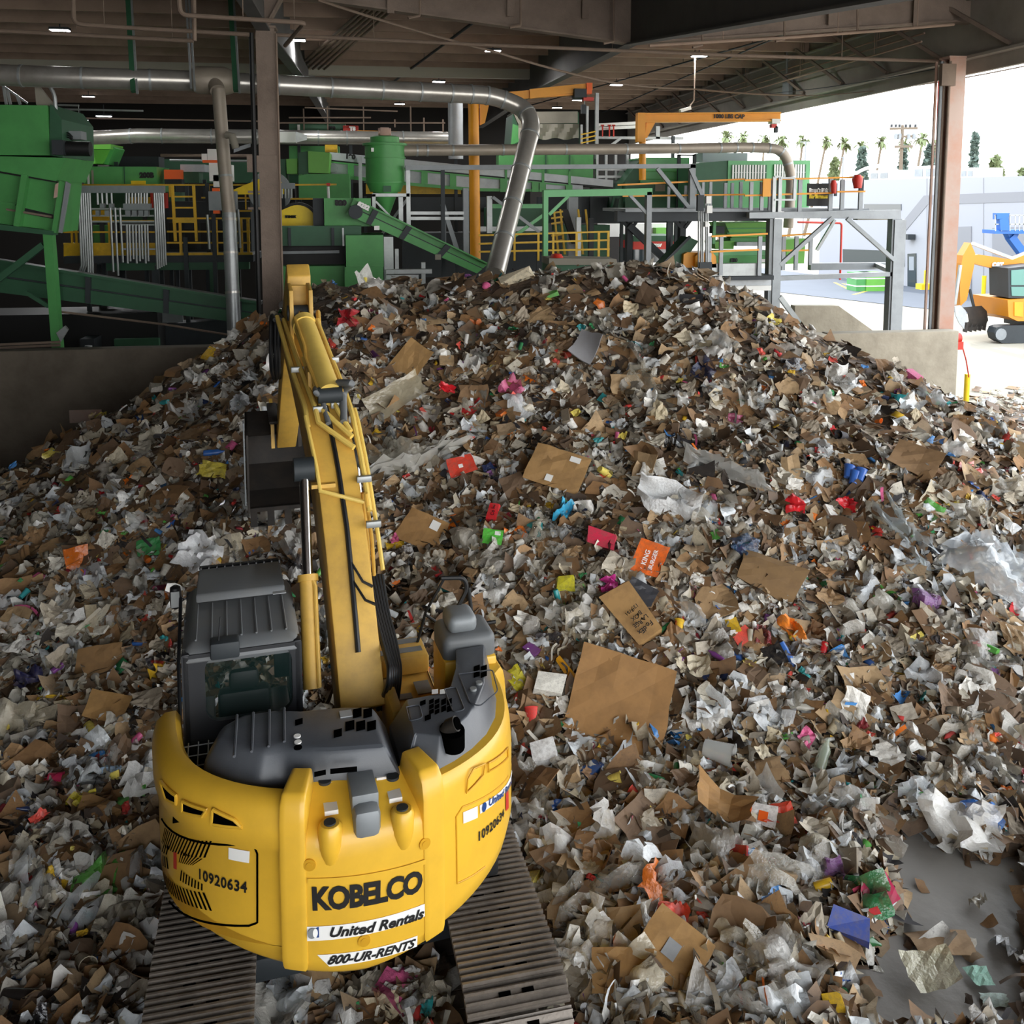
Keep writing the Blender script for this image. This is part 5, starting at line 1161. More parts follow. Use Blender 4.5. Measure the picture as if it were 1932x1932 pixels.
bline('boom_pipe', 'pipey', [2.0, 2.3, 3.0, 4.4], [-.23, -.22, -.25, -.28], .03, boom, [.0, .0, .0, .12])
bline('boom_pipe', 'pipey', [1.9, 2.1, 2.35], [.2, .1, .08], .026, boom, [.05, .06, .08])
bline('boom_pipe', 'pipey', [1.3, 1.9, 2.5, 3.4, 4.3], [.27, .26, .26, .24, .22],   .03, boom, [0, 0, .02, .04, .1])
bline('boom_pipe', 'pipey', [1.35, 1.45, 2.1], [.22, -.2, -.24], .022, boom, [.04, .04, .0])
bline('boom_pipe', 'pipey', [.95, 1.5, 2.2], [.33, .32, .31], .022, boom, [-.05, -.05, -.02])
for y, dx in ((2.15, -.08), (2.2, .12), (1.5, .25), (1.2, .28), (3.0, -.2), (3.2, .24)):
    b = MB(); c = btop(y, dx, .05); b.box(c+V3((-.075,-.03,-.03)), c+V3((.075,.03,.035))); b.build('pipe_clamp', 'galv', boom, .008)
b = MB(); c = btop(2.45, .0, .06); b.box(c+V3((-.15,.1,-.08)), c+V3((-.1,.5,.22))); b.box(c+V3((.12,.1,-.08)), c+V3((.17,.5,.22))); b.build('cylinder_bracket', 'exy2', boom, .01)
c = btop(1.5, -.16, .0); b = MB(); b.box(c+V3((-.12,-.05,-.02)), c+V3((.12,.05,.02))); b.build('weld_plate', 'exy2', boom)
for k in range(4):
    b = MB(); p0 = btop(1.0-.1*(k>1)*1, .02, .03); p1 = btop(.86-.1*(k//2), .2, .01+.03*k); b.tube([p0, (p0+p1)/2+V3((0,-.06,-.05)), p1], .012, 6); b.build('hose', 'rubber', boom)
# boom lift cylinders (left one shows)
for sx in (-1, 1):
    base = V3((.1+sx*.36, .75, 1.35)) if sx > 0 else lx(589, 1300, -.24); pin = V3((BX(2)+.3, 2.1, 3.9)) if sx > 0 else lx(573, 885, -.2)
    d = (pin-base); 
    b = MB(); b.tube([base, base+d*.47, base+d*.47, base+d*.5], [.082, .082, .1, .1], 18); bc = b.build('boom_cylinder', 'exy2', ex)
    b = MB(); b.tube([base+d*.5, pin], .05, 16); b.build('rod', 'chrome', bc)
    b = MB(); b.cyl(pin-V3((.1,0,0)), pin+V3((.1,0,0)), .12, 16); b.build('pin', 'dark', bc)
    if sx < 0:
        b = MB(); b.tube([base+d*.02+V3((.06,-.08,0)), base+d*.46+V3((.06,-.08,0)), base+d*.5+V3((.03,-.06,0))], .022, 8); b.build('pipe', 'exy2', bc)
# arm with cylinder, linkage, bucket
pin = V3((BX(4.65), 4.65, 5.02)); top = lx(563, 556, BX(4.9)); 
ad = V3((-.12, 1.75, -2.35)).normalized(); an = V3((0, -ad.z, ad.y)).normalized()
A0 = pin; A1 = pin + ad*2.35
def rg(c, up, dn, w): return [c-an*0+V3((-w,0,0))-an*dn, c+V3((w,0,0))-an*dn, c+V3((w,0,0))+an*up, c+V3((-w,0,0))+an*up]
b = MB(); b.loft([rg(A0-ad*.75, .5, -.25, .15), rg(A0-ad*.2, .42, .16, .16), rg(A0+ad*.3, .38, .2, .16), rg(A0+ad*1.5, .22, .14, .15), rg(A1, .12, .12, .14)], True, True, 0, False)
arm = b.build('arm', 'exy2', ex, .02, 2, 30); arm['label'] = 'yellow arm pointing down into the waste'
tc = A0-ad*.7+an*.42
p_b, p_t = btop(2.75, .0, .33), lx(566, 622, BX(4.3))
armpin = lx(566, 588, BX(4.7)); p_b = min((btop(2.0+.05*k, .04, .17) for k in range(44)), key=lambda p: abs(project(EM @ p)[1]-744)); armpin = lx(566, 590, BX(4.7))
for sx in (-.14, .1):
    b = MB(); q = armpin + V3((sx, 0, 0)); b.prism([q+V3((0,-.22,-.12)), q+V3((0,-.16,.3)), q+V3((0,.25,.36)), q+V3((0,.55,-.2)), q+V3((0,.2,-.75)), q+V3((0,-.05,-.7))], (.05, 0, 0)); b.build('arm_bracket', 'exy2', arm, .008)
b = MB(); q = armpin; b.box(q+V3((-.12,.22,-.3)), q+V3((.12,.3,.33))); b.build('bracket_plate', 'exy2', arm, .01)
d = armpin-p_b
b = MB(); b.tube([p_b, p_b+d*.8, p_b+d*.8, p_b+d*.86], [.135, .135, .15, .15], 20); ac = b.build('arm_cylinder', 'pipey', ex)
b = MB(); b.tube([p_b+d*.86, armpin], .07, 16); b.build('rod', 'chrome', ac)
b = MB(); b.cyl(armpin-V3((.16,0,0)), armpin+V3((.16,0,0)), .1, 16); b.build('rod_eye', 'dark', ac)
b = MB(); b.tube([p_b+V3((-.12,0,.06)), p_b+d*.35+V3((-.14,0,.06)), p_b+d*.45+V3((-.12,0,.1)), p_b+d*.82+V3((-.12,0,.1))], .022, 8); b.build('pipe', 'exy2', ac)
b = MB(); b.tube([p_b+V3((.14,0,.04)), p_b+d*.82+V3((.14,0,.06))], .02, 8); b.build('pipe', 'exy2', ac)
b = MB(); b.tube(rounded([p_b+V3((.1,.05,.12)), p_b+V3((.24,-.22,.16)), btop(2.35,.2,.16), btop(1.98,.14,.07)], .2), .04, 10); b.build('hose', 'cabgrey', ac)
b = MB(); b.tube(rounded([p_b+V3((-.14,.1,.06)), p_b+V3((-.17,-.15,.06)), btop(2.3,-.04,.12), btop(1.98,-.02,.06)], .2), .03, 10); b.build('hose', 'cabgrey', ac)
b = MB(); b.cyl(p_b-V3((.13,0,0)), p_b+V3((.13,0,0)), .09, 16); b.build('base_pin', 'dark', ac)
# rubber loop of hoses each side of the boom tip
for sx, m_, r_ in ((-.3, 'rubber', .03), (-.36, 'rubber', .03), (-.26, 'rubber', .028)):
    b = MB(); s0 = btop(4.35, sx+.05, .1); b.tube(rounded([s0, s0+V3((-.03,.35,.05)), s0+V3((-.05,.4,-.7)), A0+ad*.9+V3((sx*.7,-.1,.0))], .25), r_, 8); b.build('hose', 'rubber', arm)
b = MB(); s0 = btop(4.3, .24, .1); b.tube(rounded([s0, s0+V3((.02,.3,.12)), s0+V3((.06,.25,-.7)), s0+V3((-.02,.5,-1.2))], .15), .03, 8); b.build('hose', 'exy2', arm)
# bucket cylinder, links, bucket
bcx = -.1
k0 = A0+ad*.6+an*.5; k1 = A0+ad*2.1+an*.55
b = MB(); b.tube([k0, k0+(k1-k0)*.65], .09, 16); kc = b.build('bucket_cylinder', 'bucket', ex); b = MB(); b.tube([k0+(k1-k0)*.65, k1], .055, 14); b.build('rod', 'chrome', kc)
for sx in (-.2, .2):
    b = MB(); b.bar(A1-ad*.45+V3((sx,0,0)), k1+V3((sx,0,0)), .05, .14, (1,0,0)); b.build('link', 'bucket', ex, .01)
    b = MB(); b.bar(k1+V3((sx*.6,0,0)), A1+ad*.18+an*.35+V3((sx*.6,0,0)), .05, .14, (1,0,0)); b.build('link', 'bucket', ex, .01)
BC = A1 + V3((-.0, 0, 0))
prof = [(-.05,.15), (.35,.42), (.75,.3), (.95,-.1), (.85,-.55), (.5,-.9), (.1,-1.05), (-.15,-1.0)]
bw = .58
bk = []
outer = [V3((BC.x, BC.y+py_, BC.z+pz)) for py_, pz in prof]; inn = [V3((BC.x, BC.y+py_*.93+.02, BC.z+pz*.94-.01)) for py_, pz in prof]
b = MB()
for i in range(len(prof)-1):
    b.prism([outer[i]+V3((-bw,0,0)), outer[i+1]+V3((-bw,0,0)), inn[i+1]+V3((-bw,0,0)), inn[i]+V3((-bw,0,0))], (2*bw,0,0))
bucket = b.build('bucket', 'bucket', ex); bucket['label'] = 'dark worn bucket'
for sx in (-bw, bw-.03):
    b = MB(); b.prism([p+V3((sx,0,0)) for p in outer], (.03,0,0)); b.build('bucket_cheek', 'bucket', bucket)
for k in range(5):
    x = -bw+.08+k*(2*bw-.16)/4; q = outer[-1]+V3((x,0,0)); b = MB(); b.prism([q+V3((-.05,.1,.0)), q+V3((.05,.1,0)), q+V3((.05,-.02,-.22)), q+V3((-.05,-.02,-.22))], (0,.06,0)); b.build('tooth', 'bucket', bucket)
q = outer[0]
for sx in (-.22, .17):
    b = MB(); b.prism([BC+V3((sx,-.15,-.05)), BC+V3((sx,.45,.25)), BC+V3((sx,.35,.6)), BC+V3((sx,-.1,.3))], (.05,0,0)); b.build('bucket_ear', 'exy2' if sx < 0 else 'bucket', bucket)
b = MB(); q = V3((BC.x-bw-.02, BC.y, BC.z)); b.box(q+V3((-.02,-.12,-.9)), q+V3((.0,.08,.35))); b.build('side_cutter', 'steel', bucket)
# hose bundle on the right of the boom
for k in range(6):
    x = .43 + .035*k
    P = [lx(px, py, x) for px, py in ((690+k*6, 1085), (705+k*5, 1150), (722+k*5, 1215), (735+k*4, 1262))]
    end = V3((x-.05, .35, 1.9)); b = MB(); b.tube(rounded(P+[P[-1]+V3((-.02,-.05,-.12)), end], .12, 4), .024, 8); b.build('hose', 'rubber', ex)
b = MB()
for k in range(3): b.tube([lx(688+k*9, 1085, .43+.04*k), lx(686+k*8, 1020, .42+.03*k), lx(676+k*7, 930, .38)], .02, 8)
b.build('boom_pipe', 'exy2', boom)
# ------------------------------------------------------------------ the yard outside
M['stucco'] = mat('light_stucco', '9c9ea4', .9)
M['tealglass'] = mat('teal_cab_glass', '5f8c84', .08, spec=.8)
M['asphalt_shade'] = mat('shaded_yard_asphalt', '565b63', .9, dirt=.3, dcol='4a4e55', scale=.3)
M['ymark'] = mat('yellow_marking', 'b8a050', .9)
fa, fb = at_z(1727, 542, 0), at_z(1870, 560, 0)
fd = (fb - fa).normalized(); fn = fd.cross(V3((0,0,1)));
if fn.dot(CAM - fa) < 0: fn = -fn
def onf(px, py, off=0.):
    d = ray(px, py); return CAM + d*(((fa + fn*off - CAM).dot(fn))/d.dot(fn))
def fprism(b, pts, dep, off=0., mi=0): return b.prism([onf(x, y, off) for x, y in pts], -fn*dep, mi)
FL, FR = onf(1545, 500), onf(2150, 500)
def frect(b, p, q, z0, z1, dep, off=0.):
    p, q = V3(p)+fn*off, V3(q)+fn*off
    return b.prism([V3((p.x,p.y,z0)), V3((q.x,q.y,z0)), V3((q.x,q.y,z1)), V3((p.x,p.y,z1))], -fn*dep)
bl = thing('warehouse', 'long white warehouse across the yard behind the digger', 'building', (fa.x, fa.y, 0))
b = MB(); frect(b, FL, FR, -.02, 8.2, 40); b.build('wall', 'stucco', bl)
b = MB(); fprism(b, [(1688, 437), (1743, 369), (2100, 355), (2100, 376), (1750, 386), (1700, 446), (1690, 452)], .02, .03); b.build('painted_stripe', 'stripe', bl)
b = MB(); fprism(b, [(1590, 470), (1706, 474), (1706, 503), (1590, 498)], .1, .05); b.build('storefront_window', 'glassdark', bl)
b = MB(); fprism(b, [(1630, 385), (1700, 385), (1700, 397), (1630, 397)], .1, .05); b.build('window', 'glassdark', bl)
b = MB(); fprism(b, [(1712, 479), (1728, 478), (1728, 543), (1712, 541)], .1, .06); dr = b.build('door', 'glassdark', bl); b = MB(); fprism(b, [(1715, 484), (1724, 484), (1724, 510), (1715, 510)], .05, .08); b.build('pane', 'asphalt', dr)
b = MB(); fprism(b, [(1806, 428), (1832, 427), (1832, 556), (1806, 553)], .1, .06); b.build('roller_door', 'stripe', bl)
b = MB(); fprism(b, [(1872, 430), (1990, 425), (1990, 578), (1872, 560)], .1, .06); b.build('roller_door', 'stripe', bl)
for x in (1748, 1855): b = MB(); fprism(b, [(x, 336), (x+1, 336), (x+1, 556), (x, 556)], .02, .02); b.build('wall_joint', 'stripe', bl)
b = MB(); p = onf(1716, 447, .3); b.box(p-V3((.3,.3,.2)), p+V3((.3,.3,.2))); b.build('flood_light', 'dark', bl)
rootp(bl)
for i, (x0, x1, y0, y1, lab) in enumerate(((1640, 1677, 322, 338, 'boxy rooftop air unit above the storefront end of the warehouse'), (1722, 1765, 314, 337, 'largest white rooftop air unit near the rusty column'), (1812, 1836, 317, 334, 'rooftop air unit past the rusty column'))):
    t = thing('rooftop_unit', lab, 'air unit', onf((x0+x1)/2, 336, -8)); p, q = onf(x0, y1+6, -8), onf(x1, y1+6, -8); z1 = onf(x0, y0, -8).z
    b = MB(); frect(b, p, q, 8.1, z1, 3); b.build('case', 'white', t)
    for k in range(2):
        a, c = p.lerp(q, .08+.5*k), p.lerp(q, .44+.5*k); b = MB(); frect(b, a, c, 8.2+(z1-8.2)*.3, z1-.25, .05, .06); b.build('grille', 'steel', t)
    rootp(t)
P_('roof_pipe', 'white curved duct on the warehouse roof in front of the trees', 'pipe', [onf(1605, 334, -6), onf(1630, 318, -6), onf(1658, 313, -6)], .16, 'white', rad=2)
# asphalt apron, darkened and cut along the building's cast shadow, bollards, crates
q1, q2 = at_z(1440, 548, 0), at_z(2100, 622, 0)
b = MB(); b.prism([V3((p.x, p.y, .0)) for p in (FL - fd*30, FR, q2, q1 - (q2-q1).normalized()*12)], (0,0,.012)); struct(b.build('ground_asphalt_shade', 'asphalt_shade'))
for i, ((a, c), (e, f)) in enumerate((((1590, 535), (1640, 547)), ((1600, 545), (1575, 533)), ((1650, 545), (1610, 556)), ((1840, 580), (1932, 590)))):
    a_, c_ = at_z(a, c, .015), at_z(e, f, .015); b = MB(); b.bar(a_, c_, .25, .01); o = b.build('ground_marking', 'ymark'); struct(o)
for i, (x, y0, y1) in enumerate(((1746, 510, 546), (1801, 520, 562), (1855, 520, 562))):
    base = at_z(x, y1, 0); zt = at_d(x, y0, (base-CAM).dot(cF)).z
    t = thing('bollard', ['yellow bollard on a square base beside the warehouse door', 'yellow bollard half hidden by the digger arm', 'yellow bollard by the wide roller door'][i], 'bollard', base, 0, 'yellow bollards by the warehouse')
    b = MB(); b.tube([base, base + V3((0,0,zt))], .14, 12); b.build('post', 'syellow', t)
    if i == 0: b = MB(); b.box(base + V3((-.55,-.4,0)), base + V3((.55,.4,.42))); b.build('base', 'syellow', t)
    rootp(t)
base = at_z(1822, 772, 0); t = thing('bollard', 'yellow bollard standing beyond the end of the concrete wall', 'bollard', base)
b = MB(); b.tube([V3((0,0,0)), V3((0,0,1.15))], .085, 14); b.build('post', 'syellow', t)
for i, x in enumerate((1624, 1643)):
    base = at_z(x, 548, 0); b = MB(); b.box(base+V3((-.75,-.7,0)), base+V3((.75,.7,1.35))); t = thing('crate', ['darker green crate of the pair out on the apron', 'light green crate of the pair out on the apron'][i], 'crate', base); b.build('body', ['green', 'lime'][i], t)
    for z in (.35, .9): b = MB(); b.box(base+V3((-.77,-.72,z)), base+V3((.77,.72,z+.08))); b.build('band', 'white', t)
    rootp(t)
# ramp wall, hose reel at the wall end
b = MB(); ppoly(b, [(1500, 577), (1582, 577), (1664, 636), (1668, 660), (1500, 660)], 31, .35); struct(b.build('wall_ramp', 'wallconc'))
t = T('hose_reel', 'red hose reel box fixed at the sunny end of the concrete wall', 'hose reel', (1813, 660, 24.5))
part(t, 'drum', 'red', lambda b: (b.box((16.32, 24.5, at_y(1810, 660, 24.5).z), (16.52, 24.8, at_y(1810, 645, 24.5).z)), b.cyl((16.3, 24.65, at_y(1810, 638, 24.6).z), (16.48, 24.65, at_y(1810, 638, 24.6).z), .15, 16)), 0)
pt(t, 'hose', 'red', [(1816, 655, 24.6), (1823, 680, 24.6), (1828, 712, 24.6)], .018, 6, .1); rootp(t)
# digger in the yard
ty = at_z(1890, 646, 0).y; Yd = ty
t = T('yard_digger', 'orange-yellow digger working in the sunny yard with toothed bucket', 'excavator', (1940, 646, Yd))
Z = lambda px, py, dy=0: at_y(px, py, Yd+dy)
pp(t, 'boom', 'catyel', [(1833, 482), (1846, 480), (1911, 490), (1960, 470), (2010, 500), (2010, 530), (1960, 500), (1911, 515), (1840, 498)], Yd+1.2, .5)
pp(t, 'arm', 'catyel', [(1831, 458), (1840, 478), (1839, 497), (1824, 566), (1812, 578), (1811, 540), (1814, 497), (1817, 482)], Yd+1.15, .5)
pr(t, 'arm_cylinder', 'galv', (1834, 459, Yd+1.3), (1908, 487, Yd+1.3), .16); pr(t, 'bucket_link', 'dark', (1829, 545, Yd+1.3), (1838, 582, Yd+1.3), .1); pr(t, 'bucket_cylinder', 'galv', (1812, 500, Yd+1.2), (1801, 575, Yd+1.2), .12)
b = MB(); w0 = Yd+.5
pts = [(1801, 578), (1812, 576), (1822, 586), (1826, 606), (1820, 622), (1810, 610), (1803, 595)]
b.prism([at_y(x, y, Yd+.6) for x, y in pts], (0, .06, 0)); bk_ = b.build('bucket_cheek', 'belt', t)
b = MB(); A = [at_y(x, y, Yd+.6) for x, y in ((1815, 580), (1825, 590), (1828, 608), (1822, 618))]
b.loft([A, [p + V3((1.35, .5, 0)) for p in A]], False, False); b.build('bucket', 'bucket', t)
for k in range(5):
    q = at_y(1824, 612, Yd+.6) + V3((1.3, .5, 0))*(k/4.); b = MB(); b.prism([q+V3((-.1,0,.1)), q+V3((.1,0,.1)), q+V3((.04,0,-.4)), q+V3((-.12,0,-.35))], (0,.12,0)); b.build('tooth', 'bucket', t)
pp(t, 'cab_frame', 'dark', [(1902, 506), (1960, 500), (1965, 564), (1903, 562)], Yd, 1.4); pp(t, 'cab_window', 'tealglass', [(1908, 510), (1955, 506), (1958, 538), (1908, 538)], Yd-.03, .02); pp(t, 'cab_window', 'tealglass', [(1908, 541), (1958, 541), (1958, 560), (1909, 558)], Yd-.03, .02)
pp(t, 'body', 'catyel', [(1901, 566), (2020, 560), (2020, 606), (1920, 606), (1903, 598)], Yd-.2, 2.6); pp(t, 'body_louvre', 'amber', [(1914, 570), (1930, 570), (1930, 598), (1914, 596)], Yd-.24, .05)
for dy in (-.3, 2.0):
    b = MB(); P = [(1876, 628), (1880, 618), (1890, 615), (2010, 612), (2018, 620), (2016, 640), (2005, 648), (1890, 647), (1879, 640)]; ppoly(b, P, Yd+dy, .55); tr = b.build('track', 'dark', t); b = MB(); c = Z(1889, 631, dy-.03); b.cyl(c, c+V3((0,.05,0)), .28, 16); b.build('idler', 'steel', tr)
pp(t, 'turntable', 'dark', [(1930, 604), (2000, 604), (2000, 616), (1930, 616)], Yd+.5, 1.4)
ptext(t, 'lettering', 'CAT', 1882, 500, Yd+1.18, 9, 'lwhite', bold=.03); pp(t, 'emblem', 'red', [(1886, 508), (1894, 500), (1893, 509)], Yd+1.17, .02)
rootp(t)
# blue boom lift
Yl = onf(1900, 500).y - 6; Yl = max(Yl, Yd+6)
t = T('boom_lift', 'blue boom lift basket raised in front of the wide roller door', 'lift', (1930, 520, Yl))
pp(t, 'floor', 'sblue', [(1877, 434), (1945, 434), (1945, 441), (1877, 441)], Yl, 1.2); pp(t, 'control_box', 'sblue', [(1886, 414), (1903, 410), (1905, 435), (1888, 435)], Yl-.1, .4); pp(t, 'control_box', 'sblue', [(1881, 402), (1905, 402), (1903, 411), (1881, 414)], Yl-.1, .4)
for x in (1878, 1889, 1905, 1915, 1923, 1931, 1943): pr(t, 'guard_post', 'galv', (x, 406, Yl), (x, 436, Yl), .06)
pr(t, 'guard_bar', 'galv', (1877, 406, Yl), (1945, 406, Yl), .06); pr(t, 'guard_bar', 'galv', (1877, 423, Yl), (1945, 423, Yl), .06)
pr(t, 'arm', 'sblue', (1905, 446, Yl+.5), (1960, 520, Yl+.5), .45); pr(t, 'arm', 'sblue', (1960, 515, Yl+.5), (2010, 480, Yl+.5), .5); pp(t, 'joint', 'sblue', [(1900, 438), (1924, 438), (1918, 452), (1908, 454)], Yl+.4, .5)
b = MB(); q = at_y(1990, 560, Yl); b.box((q.x-1.5, Yl-.6, .3), (q.x+2, Yl+1.4, 1.6)); b.build('chassis', 'sblue', t); b = MB(); b.bar(at_y(2010, 480, Yl+.5), V3((q.x, Yl+.5, 1.5)), .5); b.build('arm', 'sblue', t)
for dx in (-1, 1.4): b = MB(); b.cyl((q.x+dx, Yl-.8, .4), (q.x+dx, Yl-.5, .4), .4, 16); b.build('wheel', 'black', t)
rootp(t)
# palms, trees, utility pole, hills
def quadcloud(b, c, rx, ry, rz, n, s, r, lo=-1):
    for _ in range(n):
        while True:
            p = V3((r.uniform(-1,1), r.uniform(-1,1), r.uniform(lo,1)))
            if p.length <= 1: break
        p = V3((c[0]+p.x*rx, c[1]+p.y*ry, c[2]+p.z*rz)); u = V3((r.gauss(0,1), r.gauss(0,1), r.gauss(0,1))).normalized(); v = u.cross(V3((r.gauss(0,1), r.gauss(0,1), r.gauss(0,1)))).normalized()
        b.add([p-u*s-v*s*.5, p+u*s-v*s*.5, p+u*s+v*s*.5, p-u*s+v*s*.5], [(0,1,2,3)])
rt = random.Random(3)
PALMS = [(1371, 257, 1371), (1402, 259, 1400), (1442, 262, 1440), (1475, 266, 1470), (1515, 263, 1505), (1559, 266, 1537), (1594, 270, 1573), (1626, 276, 1616), (1664, 266, 1648), (1741, 261, 1724), (1707, 270, 1690), (1766, 272, 1760)]
ORD = ['first', 'second', 'third', 'fourth', 'fifth', 'sixth', 'seventh', 'eighth', 'ninth', 'tenth', 'eleventh', 'twelfth']
order = sorted(range(len(PALMS)), key=lambda i: PALMS[i][0])
for i, (x, y, xb) in enumerate(PALMS):
    D = 150 + 8*(i % 3); top = at_d(x, y, D); g0 = at_d(xb-6, 372+40, D); base = V3((top.x + (g0.x-top.x)*1.3, top.y, 0))
    t = thing('palm_tree', ORD[order.index(i)] + ' tall leaning palm in the skyline row, counted from the crane side', 'palm tree', base, 0, 'palms along the skyline')
    b = MB(); b.tube([base, base.lerp(top, .5)+V3((.3,0,0)), top], [.3, .22, .18], 8); b.build('trunk', 'bark', t)
    b = MB()
    for k in range(26):
        a = rt.uniform(0, 6.28); el = rt.uniform(-.9, 1.1); L = rt.uniform(1.3, 2.1); d = V3((math.cos(a)*math.cos(el), math.sin(a)*math.cos(el), math.sin(el))); s = d.cross(V3((0,0,1))).normalized()*.28
        m1 = top + d*L*.6; e = top + d*L + V3((0,0,-.7)); b.add([top-s*.3, top+s*.3, m1+s, m1-s, e], [(0,1,2,3), (3,2,4)])
    quadcloud(b, top + V3((0,0,-.6)), .6, .6, .8, 40, .25, rt)
    b.build('crown', 'palmleaf', t); rootp(t)
for i, (x0, x1, y0, D, m_, lab) in enumerate(((1602, 1652, 288, 118, 'hedge', 'dark pointed tree behind the storefront end of the warehouse roof'), (1688, 1722, 283, 116, 'hedge', 'dark tree behind the utility pole'), (1736, 1772, 282, 117, 'hedge', 'dark rounded tree behind the largest rooftop unit'), (1823, 1856, 264, 115, 'hedge', 'tallest dark conifer just past the rusty column'), (1852, 1905, 302, 118, 'palmleaf', 'light green broad tree beyond the conifer'), (1558, 1592, 308, 114, 'palmleaf', 'low yellow-green tree at the rail end of the platform'), (1905, 1960, 322, 120, 'palmleaf', 'low hedge-like tree at the far edge of the warehouse roof'))):
    c = at_d((x0+x1)/2, y0, D); h = c.z; w_ = (x1-x0)/2/FPX*D
    t = thing('tree', lab, 'tree', (c.x, c.y, 0)); b = MB(); b.tube([V3((c.x, c.y, 0)), V3((c.x, c.y, h*.6))], [.3, .15], 8); b.build('trunk', 'bark', t)
    b = MB()
    for k in range(7):
        f = k/6; rr_ = w_*(1.0-.8*f if m_ == 'hedge' and i != 2 else math.sqrt(max(.1, 1-(f*1.0)**2))); quadcloud(b, (c.x, c.y, 3.0 + (h-3.4)*f), rr_, rr_, (h-3)/9, 90, .42, rt)
    b.build('crown', m_, t); rootp(t)
up = at_d(1703, 236, 100); t = thing('utility_pole', 'wooden utility pole with crossarms and insulators on the skyline', 'utility pole', (up.x, up.y, 0))
b = MB(); b.tube([V3((up.x, up.y, 0)), up], [.24, .16], 10); b.build('pole', 'bark', t)
for (xa, xb_, y) in ((1679, 1731, 243), (1688, 1728, 258), (1688, 1722, 277)): b = MB(); b.bar(at_d(xa, y, 100), at_d(xb_, y-1, 100), .2, .25); b.build('crossarm', 'bark', t)
for x in (1682, 1690, 1697, 1709, 1717, 1727): b = MB(); q = at_d(x, 240, 100); b.tube([q, q+V3((0,0,.3))], .12, 8); b.build('insulator', 'dark', t)
for x in (1690, 1697, 1714, 1724): b = MB(); q = at_d(x, 257, 100); b.lathe(q+V3((0,0,-.3)), [(.2,0), (.22,.5), (.12,.6)], 10); b.build('transformer', 'steel', t)
rootp(t)
for i, (x, y0, y1) in enumerate(((1591, 297, 335), (1520, 268, 296))):
    q = at_d(x, y0, 105); t = thing('street_lamp', ['slim street lamp between two palms near the platform rail end', 'slim street lamp beside the palm above the power unit'][i], 'street lamp', (q.x, q.y, 0)); b = MB(); b.tube([V3((q.x, q.y, 0)), q], .08, 6); b.build('pole', 'steel', t); b = MB(); b.bar(q+V3((-.6,0,0)), q+V3((.7,0,0)), .15, .1); b.build('lamp_head', 'steel', t); rootp(t)
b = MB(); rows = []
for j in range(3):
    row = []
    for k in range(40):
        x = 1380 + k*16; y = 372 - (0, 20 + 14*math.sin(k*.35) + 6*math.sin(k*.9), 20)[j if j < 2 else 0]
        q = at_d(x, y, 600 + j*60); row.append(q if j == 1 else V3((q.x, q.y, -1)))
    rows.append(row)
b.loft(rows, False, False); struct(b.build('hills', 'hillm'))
# ------------------------------------------------------------------ the waste pile
nr = np.random.default_rng(11)
cy_, sy_ = math.cos(-YAW), math.sin(-YAW)
def w2c(x, y): return x*cy_ - y*sy_, x*sy_ + y*cy_      # world -> camera-aligned ground frame
def c2w(X, Y): return X*cy_ + Y*sy_, -X*sy_ + Y*cy_
_ng = {}
def vnoise(x, y, s, seed):
    if seed not in _ng: _ng[seed] = np.random.default_rng(seed).uniform(-1, 1, (64, 64))
    g = _ng[seed]; u, v = np.asarray(x)/s + 31.3, np.asarray(y)/s + 17.7
    i, j = np.floor(u).astype(int), np.floor(v).astype(int); fu, fv = u-i, v-j
    fu, fv = fu*fu*(3-2*fu), fv*fv*(3-2*fv)
    a, b_, c, d = g[i % 64, j % 64], g[(i+1) % 64, j % 64], g[i % 64, (j+1) % 64], g[(i+1) % 64, (j+1) % 64]
    return (a*(1-fu)+b_*fu)*(1-fv) + (c*(1-fu)+d*fu)*fv
RX = np.array([-6.2, -5.1, -4.3, -3.6, -2.9, -2.2, -1.2, 0, 1.6, 3.0, 4.2, 4.7, 6.5])
RZ = np.array([4.5, 4.75, 5.1, 5.2, 5.18, 5.15, 5.3, 5.5, 5.6, 5.6, 5.4, 5.25, 5.2])
AN = np.radians([-180, -110, -90, -60, -30, 0, 40, 90, 130, 180]); AR = np.array([10, 7.5, 7.2, 8.5, 10.6, 11.3, 11.7, 8.7, 7.8, 10])
AP = np.array([1.2, 1.35, 1.4, 1.3, 1.1, 1.05, 1.05, 1.05, 1.05, 1.2])
FLOORP = [[(1650, 1560), (1745, 1545), (1830, 1600), (1960, 1590), (1960, 1960), (1660, 1960), (1565, 1840), (1610, 1780), (1700, 1700)], [(1150, 1600), (1290, 1575), (1345, 1592), (1300, 1632), (1190, 1645)]]
def inpoly(px, py, poly):
    r = np.zeros(px.shape, bool); n = len(poly)
    for i in range(n):
        x0, y0 = poly[i]; x1, y1 = poly[(i+1) % n]
        c = ((y0 > py) != (y1 > py)) & (px < (x1-x0)*(py-y0)/((y1-y0) + 1e-9) + x0); r ^= c
    return r
def projn(x, y, z):
    dx, dy, dz = x, y, z-CAM_H
    w_ = dx*cF.x+dy*cF.y+dz*cF.z
    return PCX + FPX*(dx*cR.x+dy*cR.y)/w_, PCY - FPX*(dx*cU.x+dy*cU.y+dz*cU.z)/w_, w_
